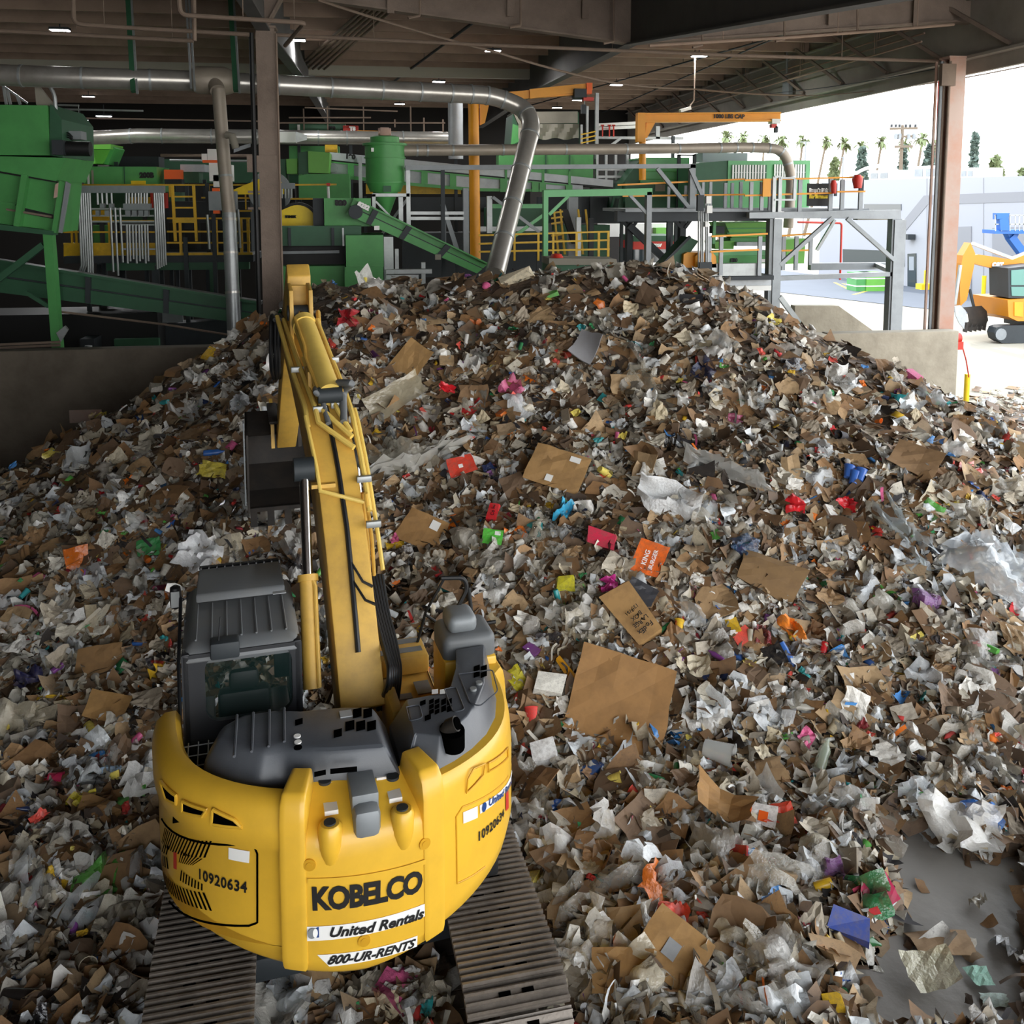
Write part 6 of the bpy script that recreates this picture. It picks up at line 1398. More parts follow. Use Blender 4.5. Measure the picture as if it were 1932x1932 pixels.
def height(x, y):
    X, Y = w2c(x, y)
    cx = np.clip(X, -5.1, 4.6); dx, dy = X-cx, Y-21.4; d = np.hypot(dx, dy); an = np.arctan2(dx, -dy)
    Rr = np.interp(an, AN, AR); p = np.interp(an, AN, AP); t = np.clip(d/Rr, 0, 1)
    zr = np.interp(X, RX, RZ)
    core = zr*np.power(np.clip(1-t, 0, 1), p)
    core = core*(1 - .06*np.exp(-(d/1.2)**2))
    n = (.30*vnoise(x, y, 2.6, 1) + .2*vnoise(x, y, 1.1, 2))*(1-.75*np.exp(-(d/1.6)**2)) + .1*vnoise(x, y, .5, 3)
    amp = np.clip(core/1.5, .0, 1)
    z = core + n*amp
    base = .14 + .12*vnoise(x, y, 1.6, 4) + .07*vnoise(x, y, .6, 5)
    px, py, w_ = projn(x, y, np.zeros_like(x)+.05)
    fl = inpoly(px, py, FLOORP[0]) | inpoly(px, py, FLOORP[1])
    base = np.where(fl, -.05, base)
    base = np.where((x > 15.6) & (y > 15) & (t >= 1), -.05, base)
    # cleared round the machine's tracks
    lx_, ly_ = (x+.357)*math.cos(R(5.25)) + (y-8.34)*math.sin(R(5.25)), -(x+.357)*math.sin(R(5.25)) + (y-8.34)*math.cos(R(5.25))
    mk = np.clip((np.maximum(np.abs(lx_)-1.6, np.abs(ly_)-2.25))/.5, 0, 1)
    z = np.maximum(z, base)*mk + np.minimum(np.maximum(z, base), .06)*(1-mk)
    z = np.where(fl & (core < .02), -.05, z)
    return z
# base mound as one mesh
xs = np.arange(-15.5, 21.01, .16); ys = np.arange(3.0, 27.6, .16)
gx, gy = np.meshgrid(xs, ys); gz = height(gx, gy)
lim = np.where(gx < 16.35, WALLY-.03, 99.); gy2 = np.minimum(gy, lim); gz = np.where(gy > lim, height(gx, gy2), gz)
gz = np.where((gy > lim+.3), -.3, gz)
b = None
ny, nx = gx.shape; V = np.stack([gx, gy2, gz], -1).reshape(-1, 3)
idx = np.arange(ny*nx).reshape(ny, nx); F = np.stack([idx[:-1,:-1], idx[:-1,1:], idx[1:,1:], idx[1:,:-1]], -1).reshape(-1, 4)
keep = (gz.reshape(-1)[F].max(1) > -.02); F = F[keep]
def npmesh(name, V, F, m, col=None, smooth=False):
    """V (n,3), F (m,k)"""
    me = bpy.data.meshes.new(name); k = F.shape[1]
    me.vertices.add(len(V)); me.vertices.foreach_set('co', np.ascontiguousarray(V, np.float32).ravel())
    me.loops.add(F.size); me.loops.foreach_set('vertex_index', np.ascontiguousarray(F, np.int32).ravel())
    me.polygons.add(len(F)); me.polygons.foreach_set('loop_start', np.arange(0, F.size, k, dtype=np.int32))
    if smooth: me.polygons.foreach_set('use_smooth', np.ones(len(F), bool))
    me.update(calc_edges=True)
    if col is not None:
        a = me.attributes.new('Col', 'FLOAT_COLOR', 'POINT'); a.data.foreach_set('color', np.ascontiguousarray(col, np.float32).ravel())
    me.materials.append(M[m] if isinstance(m, str) else m)
    o = bpy.data.objects.new(name, me); C.objects.link(o); return o
M['mound'] = mat('compacted_waste', '6b5b4b', .95, dirt=.8, dcol='3a3028', scale=6, bump=.6, bscale=14)
stuff(npmesh('waste_mound', V, F, 'mound', None, True), 'packed brown bulk of the big recycling pile under the loose pieces', 'waste pile')
# ---- piece templates
def cmat(name, rough, attr, dirt, dcol, scale, spec=.4, trans=0., bump=0., bscale=30, prints=0.):
    m = mat(name, 'ffffff', rough, 0, dirt, dcol, scale, bump, bscale, spec, attr='Col' if attr else None)
    nt = m.node_tree
    if not attr:
        oi = nt.nodes.new('ShaderNodeObjectInfo'); b_ = nt.nodes['Principled BSDF']
        tgt = None
        for n in nt.nodes:
            if n.type == 'MIX': tgt = n.inputs['A']
        nt.links.new(oi.outputs['Color'], tgt if tgt else b_.inputs['Base Color'])
    if prints:
        b_ = nt.nodes['Principled BSDF']; lk = b_.inputs['Base Color'].links[0].from_socket; g = nt.nodes.new('ShaderNodeNewGeometry') if attr else nt.nodes.new('ShaderNodeTexCoord')
        mp = nt.nodes.new('ShaderNodeMapping'); mp.inputs['Scale'].default_value = (9, 26, 9) if attr else (4, 14, 4); nt.links.new(g.outputs['Position' if attr else 'Object'], mp.inputs[0]); vo = nt.nodes.new('ShaderNodeTexNoise'); vo.inputs['Scale'].default_value = 3.; vo.inputs['Detail'].default_value = 6; vo.inputs['Roughness'].default_value = .8; nt.links.new(mp.outputs[0], vo.inputs['Vector'])
        mr = nt.nodes.new('ShaderNodeMapRange'); mr.inputs['From Min'].default_value = .55; mr.inputs['From Max'].default_value = .62; mr.inputs['To Max'].default_value = prints; nt.links.new(vo.outputs['Fac'], mr.inputs[0]); mx = nt.nodes.new('ShaderNodeMix'); mx.data_type = 'RGBA'; nt.links.new(mr.outputs[0], mx.inputs['Factor']); nt.links.new(lk, mx.inputs['A']); mx.inputs['B'].default_value = lin('45403c') + (1,); nt.links.new(mx.outputs['Result'], b_.inputs['Base Color'])
    if trans:
        b_ = nt.nodes['Principled BSDF']; out = nt.nodes['Material Output']; tr = nt.nodes.new('ShaderNodeBsdfTransparent'); ms = nt.nodes.new('ShaderNodeMixShader')
        ms.inputs[0].default_value = trans; nt.links.new(b_.outputs[0], ms.inputs[1]); nt.links.new(tr.outputs[0], ms.inputs[2]); nt.links.new(ms.outputs[0], out.inputs['Surface'])
    return m
M['scrap_a'] = cmat('loose_paper_and_card', .7, True, .45, '3c3026', 7, prints=.4)
M['film_a'] = cmat('loose_plastic_film', .16, True, .3, '6a5c4c', 5, .9, .12, .4, 18)
M['card_o'] = cmat('brown_corrugated_card', .8, False, .4, '5a4430', 4)
M['paper_o'] = cmat('crumpled_paper', .7, False, .35, '6d6256', 6, prints=.5)
M['bag_o'] = cmat('thin_plastic_bag', .14, False, .25, '7a6a58', 5, .9, .25, .4, 16)
M['film_o'] = cmat('clear_stretch_film', .06, False, 0, '777777', 5, 1.2, .55, .5, 14)
M['print_o'] = cmat('printed_carton', .45, False, .5, '6d6256', 5, prints=.45)
M['hard_o'] = cmat('hard_plastic', .3, False, .15, '6d6256', 5, .6)
M['clear_o'] = cmat('clear_plastic', .08, False, 0, '888888', 5, .9, .5)
def patch(r, n=3, asp=1., bend=.3, crump=.04, irr=.14, crease=.0, ragged=.07):
    u = np.linspace(-.5, .5, n+1); a, c = np.meshgrid(u, u); a = a.copy(); c = c.copy()
    cs = r.uniform(-irr, irr, (4, 2)); 
    s, t = a+.5, c+.5
    ox = cs[0,0]*(1-s)*(1-t) + cs[1,0]*s*(1-t) + cs[2,0]*s*t + cs[3,0]*(1-s)*t
    oy = cs[0,1]*(1-s)*(1-t) + cs[1,1]*s*(1-t) + cs[2,1]*s*t + cs[3,1]*(1-s)*t
    x, y = a+ox, (c+oy)
    if ragged:
        edge = (np.abs(a) > .49) | (np.abs(c) > .49); x = x + edge*r.uniform(-ragged, ragged, x.shape); y = y + edge*r.uniform(-ragged, ragged, x.shape)
    th = r.uniform(0, math.pi); d = x*math.cos(th) + y*math.sin(th)
    z = bend*d*d*r.choice([-1, 1, 1.0]) + r.normal(0, crump, x.shape) + crease*np.abs(d - r.uniform(-.2, .2))*r.choice([-1, 1])
    P = np.stack([x, y*asp, z], -1).reshape(-1, 3); i = np.arange((n+1)**2).reshape(n+1, n+1)
    return P, np.stack([i[:-1,:-1], i[:-1,1:], i[1:,1:], i[1:,:-1]], -1).reshape(-1, 4)
def thick(P, F, t):
    """give a sheet two faces and an edge"""
    n = len(P); Q = np.concatenate([P + [0,0,t/2], P - [0,0,t/2]]); G = [F, F[:, ::-1] + n]
    cnt = {}
    for f in F:
        for a, c in zip(f, np.roll(f, -1)): cnt[(a, c)] = 1
    ed = [(a, c) for (a, c) in cnt if (c, a) not in cnt]
    G.append(np.array([(c, a, a+n, c+n) for a, c in ed])); return Q, np.concatenate(G)
def cloth(r, n=7, asp=1.4, amp=.22):
    u = np.linspace(-.5, .5, n+1); a, c = np.meshgrid(u, u)
    f = r.uniform(4, 11, 4); ph = r.uniform(0, 6, 4)
    z = amp*(.5*np.sin(f[0]*a+ph[0]) + .5*np.sin(f[1]*c+ph[1]) + .6*np.sin(f[2]*(a+c)+ph[2])) + r.normal(0, .05, a.shape)
    pin = 1 - .55*np.exp(-((c-r.choice([-.4, .1, .45]))/.16)**2)
    x = a*pin + .06*np.sin(f[3]*c+ph[3]); P = np.stack([x, c*asp, z], -1).reshape(-1, 3); i = np.arange((n+1)**2).reshape(n+1, n+1)
    return P, np.stack([i[:-1,:-1], i[:-1,1:], i[1:,1:], i[1:,:-1]], -1).reshape(-1, 4)
def carton(r, a=1., c=.7, h=.3):
    x = np.array([-1,1,1,-1,-1,1,1,-1])*.5*a; y = np.array([-1,-1,1,1,-1,-1,1,1])*.5*c; z = np.array([-1]*4+[1]*4)*.5*h
    P = np.stack([x, y, z], -1) + r.normal(0, .05, (8, 3)); P[4:, 0] += r.uniform(-.15, .15)
    return P, np.array([(3,2,1,0),(4,5,6,7),(0,1,5,4),(1,2,6,5),(2,3,7,6),(3,0,4,7)])
def rev(prof, n=9, sq=1.):
    P, F = [], []
    for rr_, z in prof:
        for j in range(n): t = 2*math.pi*j/n; P.append((z, rr_*math.cos(t), rr_*math.sin(t)*sq))
    for k in range(len(prof)-1):
        for j in range(n): F.append((k*n+j, (k+1)*n+j, (k+1)*n+(j+1) % n, k*n+(j+1) % n))
    return np.array(P), np.array(F)
def bottle(r): return rev([(.001,-.5), (.15,-.5), (.16,-.2), (.14,-.05), (.16,.12), (.06,.34), (.05,.46), (.001,.46)], 10, r.uniform(.55, 1))
def can(r): return rev([(.001,-.5), (.25,-.5), (.27,-.45), (.27,.45), (.24,.5), (.001,.5)], 12, r.uniform(.6, 1))
def cup(r): return rev([(.001,-.45), (.26,-.45), (.36,.45), (.4,.46), (.36,.44), (.25,-.4), (.001,-.4)], 14, r.uniform(.6, 1))
def strip(r): 
    n = 8; t = np.linspace(-.5, .5, n+1); k = r.uniform(2, 6); ph = r.uniform(0, 6); y = .12*np.sin(k*t+ph); z = .12*np.cos(k*1.3*t+ph)
    P = np.concatenate([np.stack([t, y-.04, z], -1), np.stack([t, y+.04, z+.02], -1)]); return P, np.array([(i, i+1, n+2+i, n+1+i) for i in range(n)])
def fold(r):      # a flattened box: two panels meeting in a fold, with flaps
    P, F = patch(r, 4, .8, .05, .015, .06); P[:, 2] += np.where(P[:, 0] > .1, (P[:, 0]-.1)*r.uniform(.5, 1.5), 0); return P, F
TPL = {
 'card': [thick(*patch(nr, 3, nr.uniform(.5, 1), .3, .015, .1, nr.choice([0, 0, .3])), .015) for _ in range(12)],
 'cardthin': [patch(nr, 3, nr.uniform(.45, 1), .35, .02, .13, nr.choice([0, 0, .35])) for _ in range(18)],
 'paper': [patch(nr, 4, nr.uniform(.5, 1), .4, .05, .15, .2, .09) for _ in range(18)],
 'film': [cloth(nr, 5, nr.uniform(.8, 1.7), .25) for _ in range(10)],
 'carton': [carton(nr, 1, nr.uniform(.4, .9), nr.uniform(.12, .5)) for _ in range(8)],
 'round': [bottle(nr), bottle(nr), can(nr), cup(nr), can(nr)],
 'strip': [strip(nr) for _ in range(6)],
}
BROWN = ['8c6b48', '9d7c57', '7b5d3f', 'a98a64', '6e543b', '94704a', '85694c', 'b0946f', '7a6450', '5d4936', '9a8468']
PAPER = ['d6d0c2', 'c6bfae', 'e4e0d4', 'b0a796', '9a8f7d', 'cabfa6', 'b8ae9c', '928979', 'e9e6de', '877c6b', 'c0b294']
FILM = ['dcdad4', 'c9c6bd', 'ecebe6', 'b6b2a6', 'a8a294', 'dde2e4', 'ccd0d2', '99948a', 'c6bda8']
VIV = ['c8242b', 'd8403a', '2c5fa8', '3f86c8', '2f8f55', '5fb04a', 'e0b52a', 'e8781f', '7a3f86', 'd45f8e', '2a9da0', '1d2f5a', '8c1f2c', 'f0dc6a', '2b2c30', '1c1d20', '3a3a40', 'e4574a']
DARK = ['3a3029', '2d2723', '4a3d33', '26262a', '544639']
lc = lambda L: np.array([lin(c) for c in L])
PAL = {k: lc(v) for k, v in dict(B=BROWN, P=PAPER, F=FILM, V=VIV, D=DARK).items()}
# ---- where pieces go: pixels of the frame, marched down on to the pile
def march(px, py):
    d = np.stack([np.array(cF)[k] + np.array(cR)[k]*(px-PCX)/FPX + np.array(cU)[k]*(PCY-py)/FPX for k in range(3)], -1)
    lo = np.full(len(px), 4.5); hit = np.zeros(len(px), bool); tt = np.arange(4.5, 34, .12); res = np.full(len(px), np.nan); prev = None
    for t in tt:
        x, y, z = d[:,0]*t, d[:,1]*t, CAM_H + d[:,2]*t
        h = height(x, y); ok = (~hit) & (z <= np.maximum(h, 0.0)) 
        res[ok] = t - .06; hit |= ok
    x, y = d[:,0]*res, d[:,1]*res; return x, y, hit
def okpos(x, y, slack=0.):
    X, Y = w2c(x, y); inside = (y < WALLY-.12-slack) | (x > 16.8)
    lx_, ly_ = (x+.357)*math.cos(R(5.25)) + (y-8.34)*math.sin(R(5.25)), -(x+.357)*math.sin(R(5.25)) + (y-8.34)*math.cos(R(5.25))
    trk = (np.abs(np.abs(lx_)-1.155) < .5+slack) & (np.abs(ly_) < 2.4+slack)
    return inside & ~trk & (Y > 3.6) & ~((x > 15.6) & (y > 15) & (height(x, y) < -.04))
def slope_n(x, y):
    e = .25; nx_ = -(height(x+e, y)-height(x-e, y))/(2*e); ny_ = -(height(x, y+e)-height(x, y-e))/(2*e); n = np.stack([nx_, ny_, np.ones_like(nx_)], -1); return n/np.linalg.norm(n, axis=1, keepdims=True)
def sample(n, flk=.01):
    n = int(n*1.32); px = nr.uniform(-350, 2360, n); py = nr.uniform(480, 2060, n); x, y, hit = march(px, py)
    fl = inpoly(px, py, FLOORP[0]) | inpoly(px, py, FLOORP[1])
    k = hit & okpos(np.nan_to_num(x), np.nan_to_num(y)) & (~fl | (nr.uniform(0, 1, n) < flk))
    return x[k], y[k]
def frames(nrm, tilt):
    n = len(nrm); v = nrm + nr.normal(0, 1, (n, 3))*np.asarray(tilt).reshape(-1, 1); v /= np.linalg.norm(v, axis=1, keepdims=True)
    a = nr.normal(0, 1, (n, 3)); u = np.cross(a, v); u /= np.linalg.norm(u, axis=1, keepdims=True); return u, np.cross(v, u), v
class Acc:
    def __init__(s): s.V, s.F, s.C, s.o = [], [], [], 0
    def add(s, tp, pos, fr, size, col):
        P, F = tp; u, v, w_ = fr; n = len(pos); k = len(P)
        W = pos[:, None, :] + size[:, None, None]*(P[None,:,0:1]*u[:,None,:] + P[None,:,1:2]*v[:,None,:] + P[None,:,2:3]*w_[:,None,:])
        s.V.append(W.reshape(-1, 3)); s.F.append((F[None] + (np.arange(n)*k)[:, None, None] + s.o).reshape(-1, 4)); s.o += n*k
        s.C.append(np.repeat(np.concatenate([col, np.ones((n, 1))], 1), k, 0))
    def build(s, name, m, smooth=False):
        V = np.concatenate(s.V); V[:, 2] = np.maximum(V[:, 2], .004)
        V[:, 1] = np.where((V[:, 0] < 16.4) & (V[:, 1] > WALLY-.01), WALLY-.012, V[:, 1])
        return npmesh(name, V, np.concatenate(s.F), m, np.concatenate(s.C), smooth)
def scatter(acc, tpls, n, smin, smax, pal, tilt, dz=(-.02, .08)):
    x, y = sample(n); z = height(x, y); nn = slope_n(x, y); off = nr.uniform(dz[0], dz[1], len(x))
    pos = np.stack([x, y, np.maximum(z, .0)], -1) + nn*off[:, None]; pos[:, 2] = np.maximum(pos[:, 2], .02)
    size = np.exp(nr.uniform(math.log(smin), math.log(smax), len(x))); which = nr.integers(0, len(tpls), len(x)); u, v, w_ = frames(nn, np.full(len(x), tilt))
    names = list(pal.keys()); pr_ = np.array(list(pal.values())); pr_ = pr_/pr_.sum(); ch = nr.choice(len(names), len(x), p=pr_); col = np.zeros((len(x), 3))
    for i, nm in enumerate(names):
        m_ = ch == i; col[m_] = PAL[nm][nr.integers(0, len(PAL[nm]), m_.sum())]
    col *= nr.uniform(.75, 1.15, (len(x), 1))
    for k, tp in enumerate(tpls):
        m_ = which == k; acc.add(tp, pos[m_], (u[m_], v[m_], w_[m_]), size[m_], np.clip(col[m_], 0, 1))
a = Acc(); scatter(a, TPL['cardthin'], 19000, .13, .46, {'B': 1, 'D': .08, 'P': .06}, .26, (-.04, .05)); stuff(a.build('cardboard_scraps', 'scrap_a'), 'countless small brown cardboard scraps all over the pile', 'cardboard scraps')
a = Acc(); scatter(a, TPL['paper'], 13500, .08, .28, {'P': 1, 'B': .3, 'D': .06}, .3, (-.02, .07)); stuff(a.build('paper_scraps', 'scrap_a'), 'countless small pale paper scraps all over the pile', 'paper scraps')
a = Acc(); scatter(a, TPL['film'], 4500, .12, .38, {'F': 1, 'V': .06, 'D': .03}, .35, (-.02, .07)); stuff(a.build('plastic_scraps', 'film_a', True), 'countless crumpled plastic film scraps all over the pile', 'plastic scraps')
a = Acc(); scatter(a, TPL['paper'], 12000, .035, .09, {'P': 1, 'B': .9, 'D': .5, 'F': .3, 'V': .12}, .4, (0, .09)); stuff(a.build('fine_scraps', 'scrap_a'), 'countless tiny shreds between the larger pieces of the pile', 'shreds')
a = Acc(); scatter(a, TPL['paper'] + TPL['carton'], 2600, .06, .2, {'V': 1, 'D': .3, 'P': .5}, .35, (-.02, .08)); scatter(a, TPL['strip'], 1500, .2, .6, {'P': .5, 'D': .5, 'V': .2, 'F': .4}, .4, (0, .08)); scatter(a, TPL['round'], 700, .12, .26, {'F': .6, 'V': .3, 'P': .5}, .5, (0, .08)); stuff(a.build('packaging_scraps', 'scrap_a'), 'countless small coloured packaging bits all over the pile', 'packaging scraps')
# ------------------------------------------------------------------ pieces of the pile one can pick out
bpy.context.view_layer.update()
def hmesh(name, tp, m, smooth=False):
    P, F = tp; me = bpy.data.meshes.new(name); me.from_pydata([tuple(p) for p in P], [], [tuple(int(i) for i in f) for f in F]); me.materials.append(M[m])
    if smooth:
        me.polygons.foreach_set('use_smooth', [True]*len(me.polygons)); me.set_sharp_from_angle(angle=R(50))
    return me
def surf(px, py, lift=.05):
    x, y, h = march(np.array([float(px)]), np.array([float(py)])); 
    if not h[0]: 
        q = at_z(px, py, 0); x, y = np.array([q.x]), np.array([q.y])
    z = max(float(height(x, y)[0]), 0.); n = V3(slope_n(x, y)[0]); return V3((float(x[0]), float(y[0]), z)) + n*lift, n
def orient(pos, n, deg, size, face=0.):
    tc_ = (CAM - pos).normalized(); n = (n*(1-face) + tc_*face).normalized()
    d = cR*math.cos(R(deg)) + cU*math.sin(R(deg)); u = (d - n*d.dot(n)).normalized(); v = n.cross(u)
    m = Matrix((u, v, n)).transposed().to_4x4(); sz = size if isinstance(size, (tuple, list)) else (size,)*3
    return Matrix.Translation(pos) @ m @ Matrix.Diagonal((*sz, 1))
LAND, KEEP = [], []
def note(name, px, py, tp, m, size, deg, col, label, cat, short, lift=.07, face=.25, smooth=False, texts=(), group=None):
    pos, n = surf(px, py, lift); me = hmesh(name, tp, m, smooth); o = bpy.data.objects.new(name, me); C.objects.link(o)
    o.matrix_world = orient(pos, n, deg, size, face); o.color = (*lin(col), 1); tag(o, label, cat, group)
    for body, hgt, cx_, cy_2, rot, mm in texts:
        vs, fs = text_mb(body, hgt, hgt*.02); c, s_ = math.cos(R(rot)), math.sin(R(rot)); b = MB(); P = np.array(tp[0])
        def zz_(x, y): return float(P[np.argmin((P[:,0]-x)**2 + (P[:,1]-y)**2), 2])
        b.add([(cx_+v.x*c-v.y*s_, cy_2+v.x*s_+v.y*c, .02+max(zz_(cx_+v.x*c-v.y*s_, cy_2+v.x*s_+v.y*c), 0)) for v in vs], fs); b.build('lettering', mm, o)
    if short: LAND.append((px, py, short))
    KEEP.append((px, py, .55*size*FPX/(pos-CAM).length))
    return o
def sticker(o, x0, y0, x1, y1, z=.022, m='sticker'):
    b = MB(); b.box((x0, y0, z-.004), (x1, y1, z)); return b.build('sticker', m, o)
r_ = np.random.default_rng(5)
flat = lambda asp, bend=.06, n=5, irr=.05, cr=.008: thick(*patch(r_, n, asp, bend, cr, irr, 0, .012), .012)
sheet = lambda asp, bend=.3, cr=.03, n=5, irr=.1: patch(r_, n, asp, bend, cr, irr, .1, .04)
bag = lambda asp=1.3, amp=.22: cloth(r_, 10, asp, amp)
box = lambda c=.7, h=.3: carton(r_, 1, c, h)
o = note('cardboard_sheet', 1170, 1345, flat(.95, .1), 'card_o', 1.25, -28, 'a47c4e', 'biggest flat brown cardboard sheet, lying on the slope beside the excavator', 'cardboard', 'big flat sheet', .22, .45)
o = note('cardboard_carton', 1053, 905, flat(.72, .02), 'card_o', .98, -27, 'a98556', 'flattened brown carton with two white stickers in the middle of the pile', 'carton', 'stickered carton', .2, .45); sticker(o, .15, .2, .33, .3); sticker(o, -.12, -.26, 0, -.14)
o = note('shipping_box', 1192, 1182, box(.45, .12), 'card_o', .78, -58, 'ac8756', 'crushed kraft shipping box printed FedEx LARGE BOX upside down', 'box', 'printed shipping box', .2, .5, texts=(('FedEx', .12, .33, 0, -90, 'letters'), ('LARGE', .1, .2, 0, -90, 'letters'), ('BOX', .1, .09, 0, -90, 'letters'), ('139751', .09, -.04, 0, -90, 'letters')))
for ch in o.children: ch.location.z += .11
note('paper_bag', 1225, 1068, flat(.85, .1), 'print_o', .5, -105, 'f0702a', 'orange fast-food paper bag with white sideways words', 'bag', 'orange food bag', .15, .5, texts=(('BURGER', .17, .02, .12, 180, 'lwhite'), ('KING', .2, .02, -.1, 180, 'lwhite')))
note('printed_carton', 873, 884, flat(.75, .1), 'print_o', .45, 20, 'd8402c', 'flat red carton with a small white square', 'carton', 'red dotted carton', .14, .55); sticker(bpy.data.objects['printed_carton'], -.12, -.08, .04, .06)
note('drink_carton', 932, 978, box(.55, .35), 'print_o', .28, 85, 'd81f2c', 'small upright red cola carton with a dark script word', 'carton', 'red cola carton', .12, .5, texts=(('Coke', .28, 0, 0, 0, 'letters'),))
for ch in bpy.data.objects['drink_carton'].children: ch.location.z += .18
o = note('green_packet', 933, 1020, flat(.75), 'print_o', .3, -12, '5fd04a', 'bright lime green printed packet with a white corner', 'packet', 'lime packet', .14, .5); sticker(o, .1, .1, .4, .3)
note('film_tube', 785, 885, cloth(r_, 12, .14, .08), 'film_o', 2.1, 33, 'e4e2da', 'very long shiny tube of stretch film lying uphill beside the boom', 'plastic film', 'long film tube', .2, .3, True)
note('film_tube', 1365, 898, cloth(r_, 12, .18, .08), 'film_o', 1.5, -35, 'd0d0cc', 'long grey twisted stretch film under the dark hollow of the pile', 'plastic film', 'grey twisted film', .15, .3, True)
note('film_sheet', 1850, 1092, cloth(r_, 12, .85, .16), 'film_o', 1.5, -25, 'e6eef4', 'largest clear blue-white film sheet spread at the yard edge', 'plastic film', 'large clear film', .25, .3, True)
note('knotted_bag', 1262, 955, bag(1.6), 'bag_o', .62, 75, 'e8eaea', 'white knotted plastic bag hanging like a twisted scarf', 'bag', 'knotted white bag', .18, .4, True)
note('seat_cushion', 1108, 668, thick(*patch(r_, 6, .8, .9, .01, .1, 0, .02), .1), 'hard_o', .55, 70, '8d8d90', 'curved grey seat shell near the top of the pile', 'seat', 'grey seat shell', .2, .4, True)
note('foam_block', 975, 530, box(.35, .22), 'paper_o', .75, 22, 'd8ccb0', 'cream foam block on the pile crest by the duct outlet', 'foam block', 'cream foam block', .12, .3)
note('red_garment', 655, 605, bag(.9), 'print_o', .42, 0, 'b02430', 'red cloth bunched next to the yellow arm bracket', 'cloth', 'red cloth', .12, .5, True)
note('red_toy', 845, 746, bag(.5, .15), 'hard_o', .32, -25, 'f0303c', 'glossy bright red plastic strip high on the pile', 'plastic', 'glossy red strip', .15, .4, True)
note('cardboard_sheet', 768, 692, flat(.55), 'card_o', 1.0, 60, '9c7a4c', 'tall brown cardboard panel leaning above the film near the boom tip', 'cardboard', 'leaning panel', .15, .4)
note('plastic_sheet', 742, 757, sheet(.45, .4), 'bag_o', 1.1, 40, 'b8ae94', 'beige translucent plastic sheet just uphill of the boom pipes', 'plastic film', 'beige sheet', .2, .4, True)
note('film_sheet', 745, 868, cloth(r_, 10, .75, .2), 'film_o', .95, 15, 'c4c0b0', 'crumpled glossy clear film beneath the long film tube', 'plastic film', 'crumpled clear film', .15, .4, True)
note('film_sheet', 515, 965, cloth(r_, 10, .9, .25), 'film_o', .95, 100, 'dadcd8', 'milky film curled beside the chrome boom cylinder', 'plastic film', 'milky film', .18, .4, True)
note('shopping_bag', 382, 1062, bag(1.1, .2), 'bag_o', .55, 70, 'e4e6e8', 'white bag bunched just uphill of the cab', 'bag', 'bunched white bag', .18, .5, True)
note('green_packet', 283, 1037, sheet(.7), 'print_o', .36, 15, '3f9a56', 'green plastic packet alone on the dim slope before the cab', 'packet', 'green packet', .14, .5)
note('yellow_paper', 405, 893, sheet(.6), 'print_o', .45, -10, 'e2cf52', 'yellow torn sack near the bucket', 'paper', 'yellow sack', .14, .4)
note('blue_bottle', 408, 857, bottle(r_), 'hard_o', .36, 10, '2f64b0', 'blue plastic bottle close to the bucket', 'bottle', 'blue bottle', .14, .3, True)
note('navy_cloth', 57, 1290, bag(.8), 'print_o', .34, 20, '24254e', 'navy cloth bundle at the dim edge of the pile', 'cloth', 'navy bundle', .14, .3, True)
note('cardboard_sheet', 187, 1265, flat(.8), 'card_o', .55, 20, '83643f', 'brown cardboard square on the dim slope beside the cab', 'cardboard', 'brown square', .15, .5)
note('cardboard_sheet', 205, 1345, flat(.7), 'card_o', .5, -10, '9a7646', 'tan cardboard square below the brown one beside the cab', 'cardboard', 'tan square', .14, .5)
note('folder', 1640, 1702, flat(.62), 'print_o', .42, 30, 'b01a4a', 'crimson plastic folder at the edge of the bare floor', 'folder', 'crimson folder', .1, .4)
note('glass_bottle', 1625, 1741, bottle(r_), 'hard_o', .3, -18, '1f6a34', 'green glass bottle lying by the bare floor', 'bottle', 'green bottle', .1, .2, True)
note('beer_carton', 1592, 1762, box(.6, .3), 'print_o', .32, -35, '33468c', 'navy drinks carton next to the green bottle', 'carton', 'navy carton', .12, .4)
note('plastic_bag', 1815, 1592, bag(.7, .2), 'bag_o', .75, -25, 'e2e0da', 'large clear bag of rubbish beside the bare floor', 'bag', 'clear rubbish bag', .15, .3, True)
note('plastic_bag', 1842, 1546, bag(.5, .15), 'bag_o', .4, -30, '2f7ed0', 'bright blue plastic bag on top of the clear one', 'bag', 'bright blue bag', .2, .3, True)
note('cardboard_sheet', 1775, 1782, flat(.5, .2), 'card_o', .55, -15, 'a08566', 'torn ridged card lying alone on the bare floor', 'cardboard', 'lone floor card', .06, .0)
note('film_sheet', 1752, 1850, sheet(.8, .2), 'bag_o', .48, 30, 'c9c3a4', 'yellowish translucent sheet at the front edge of the bare floor', 'plastic film', 'yellowish sheet', .1, .2)
note('mint_paper', 1846, 1856, sheet(.9), 'paper_o', .2, 10, 'a9d8c4', 'mint green napkin on the bare floor', 'paper', 'mint napkin', .05, .1)
note('mint_paper', 1880, 1897, sheet(.6), 'paper_o', .22, -15, 'd0e4dc', 'pale mint slip nearest the camera on the bare floor', 'paper', 'pale mint slip', .04, .1)
o = note('open_box', 1262, 1822, flat(.85), 'card_o', .55, -55, 'a37f50', 'open brown box side with a white label in the nearest heap', 'box', 'labelled box side', .2, .55); sticker(o, -.1, -.15, .12, .12, .02, 'belt')
note('open_box', 1180, 1860, flat(.7), 'card_o', .5, -8, '9a774a', 'brown box panel leaning on the labelled one', 'box', 'leaning box panel', .14, .5)
note('red_wrapper', 1268, 1760, bag(.8), 'print_o', .28, -40, 'd8503e', 'crumpled red wrapper tucked behind the open brown box', 'wrapper', 'red wrapper', .16, .5, True)
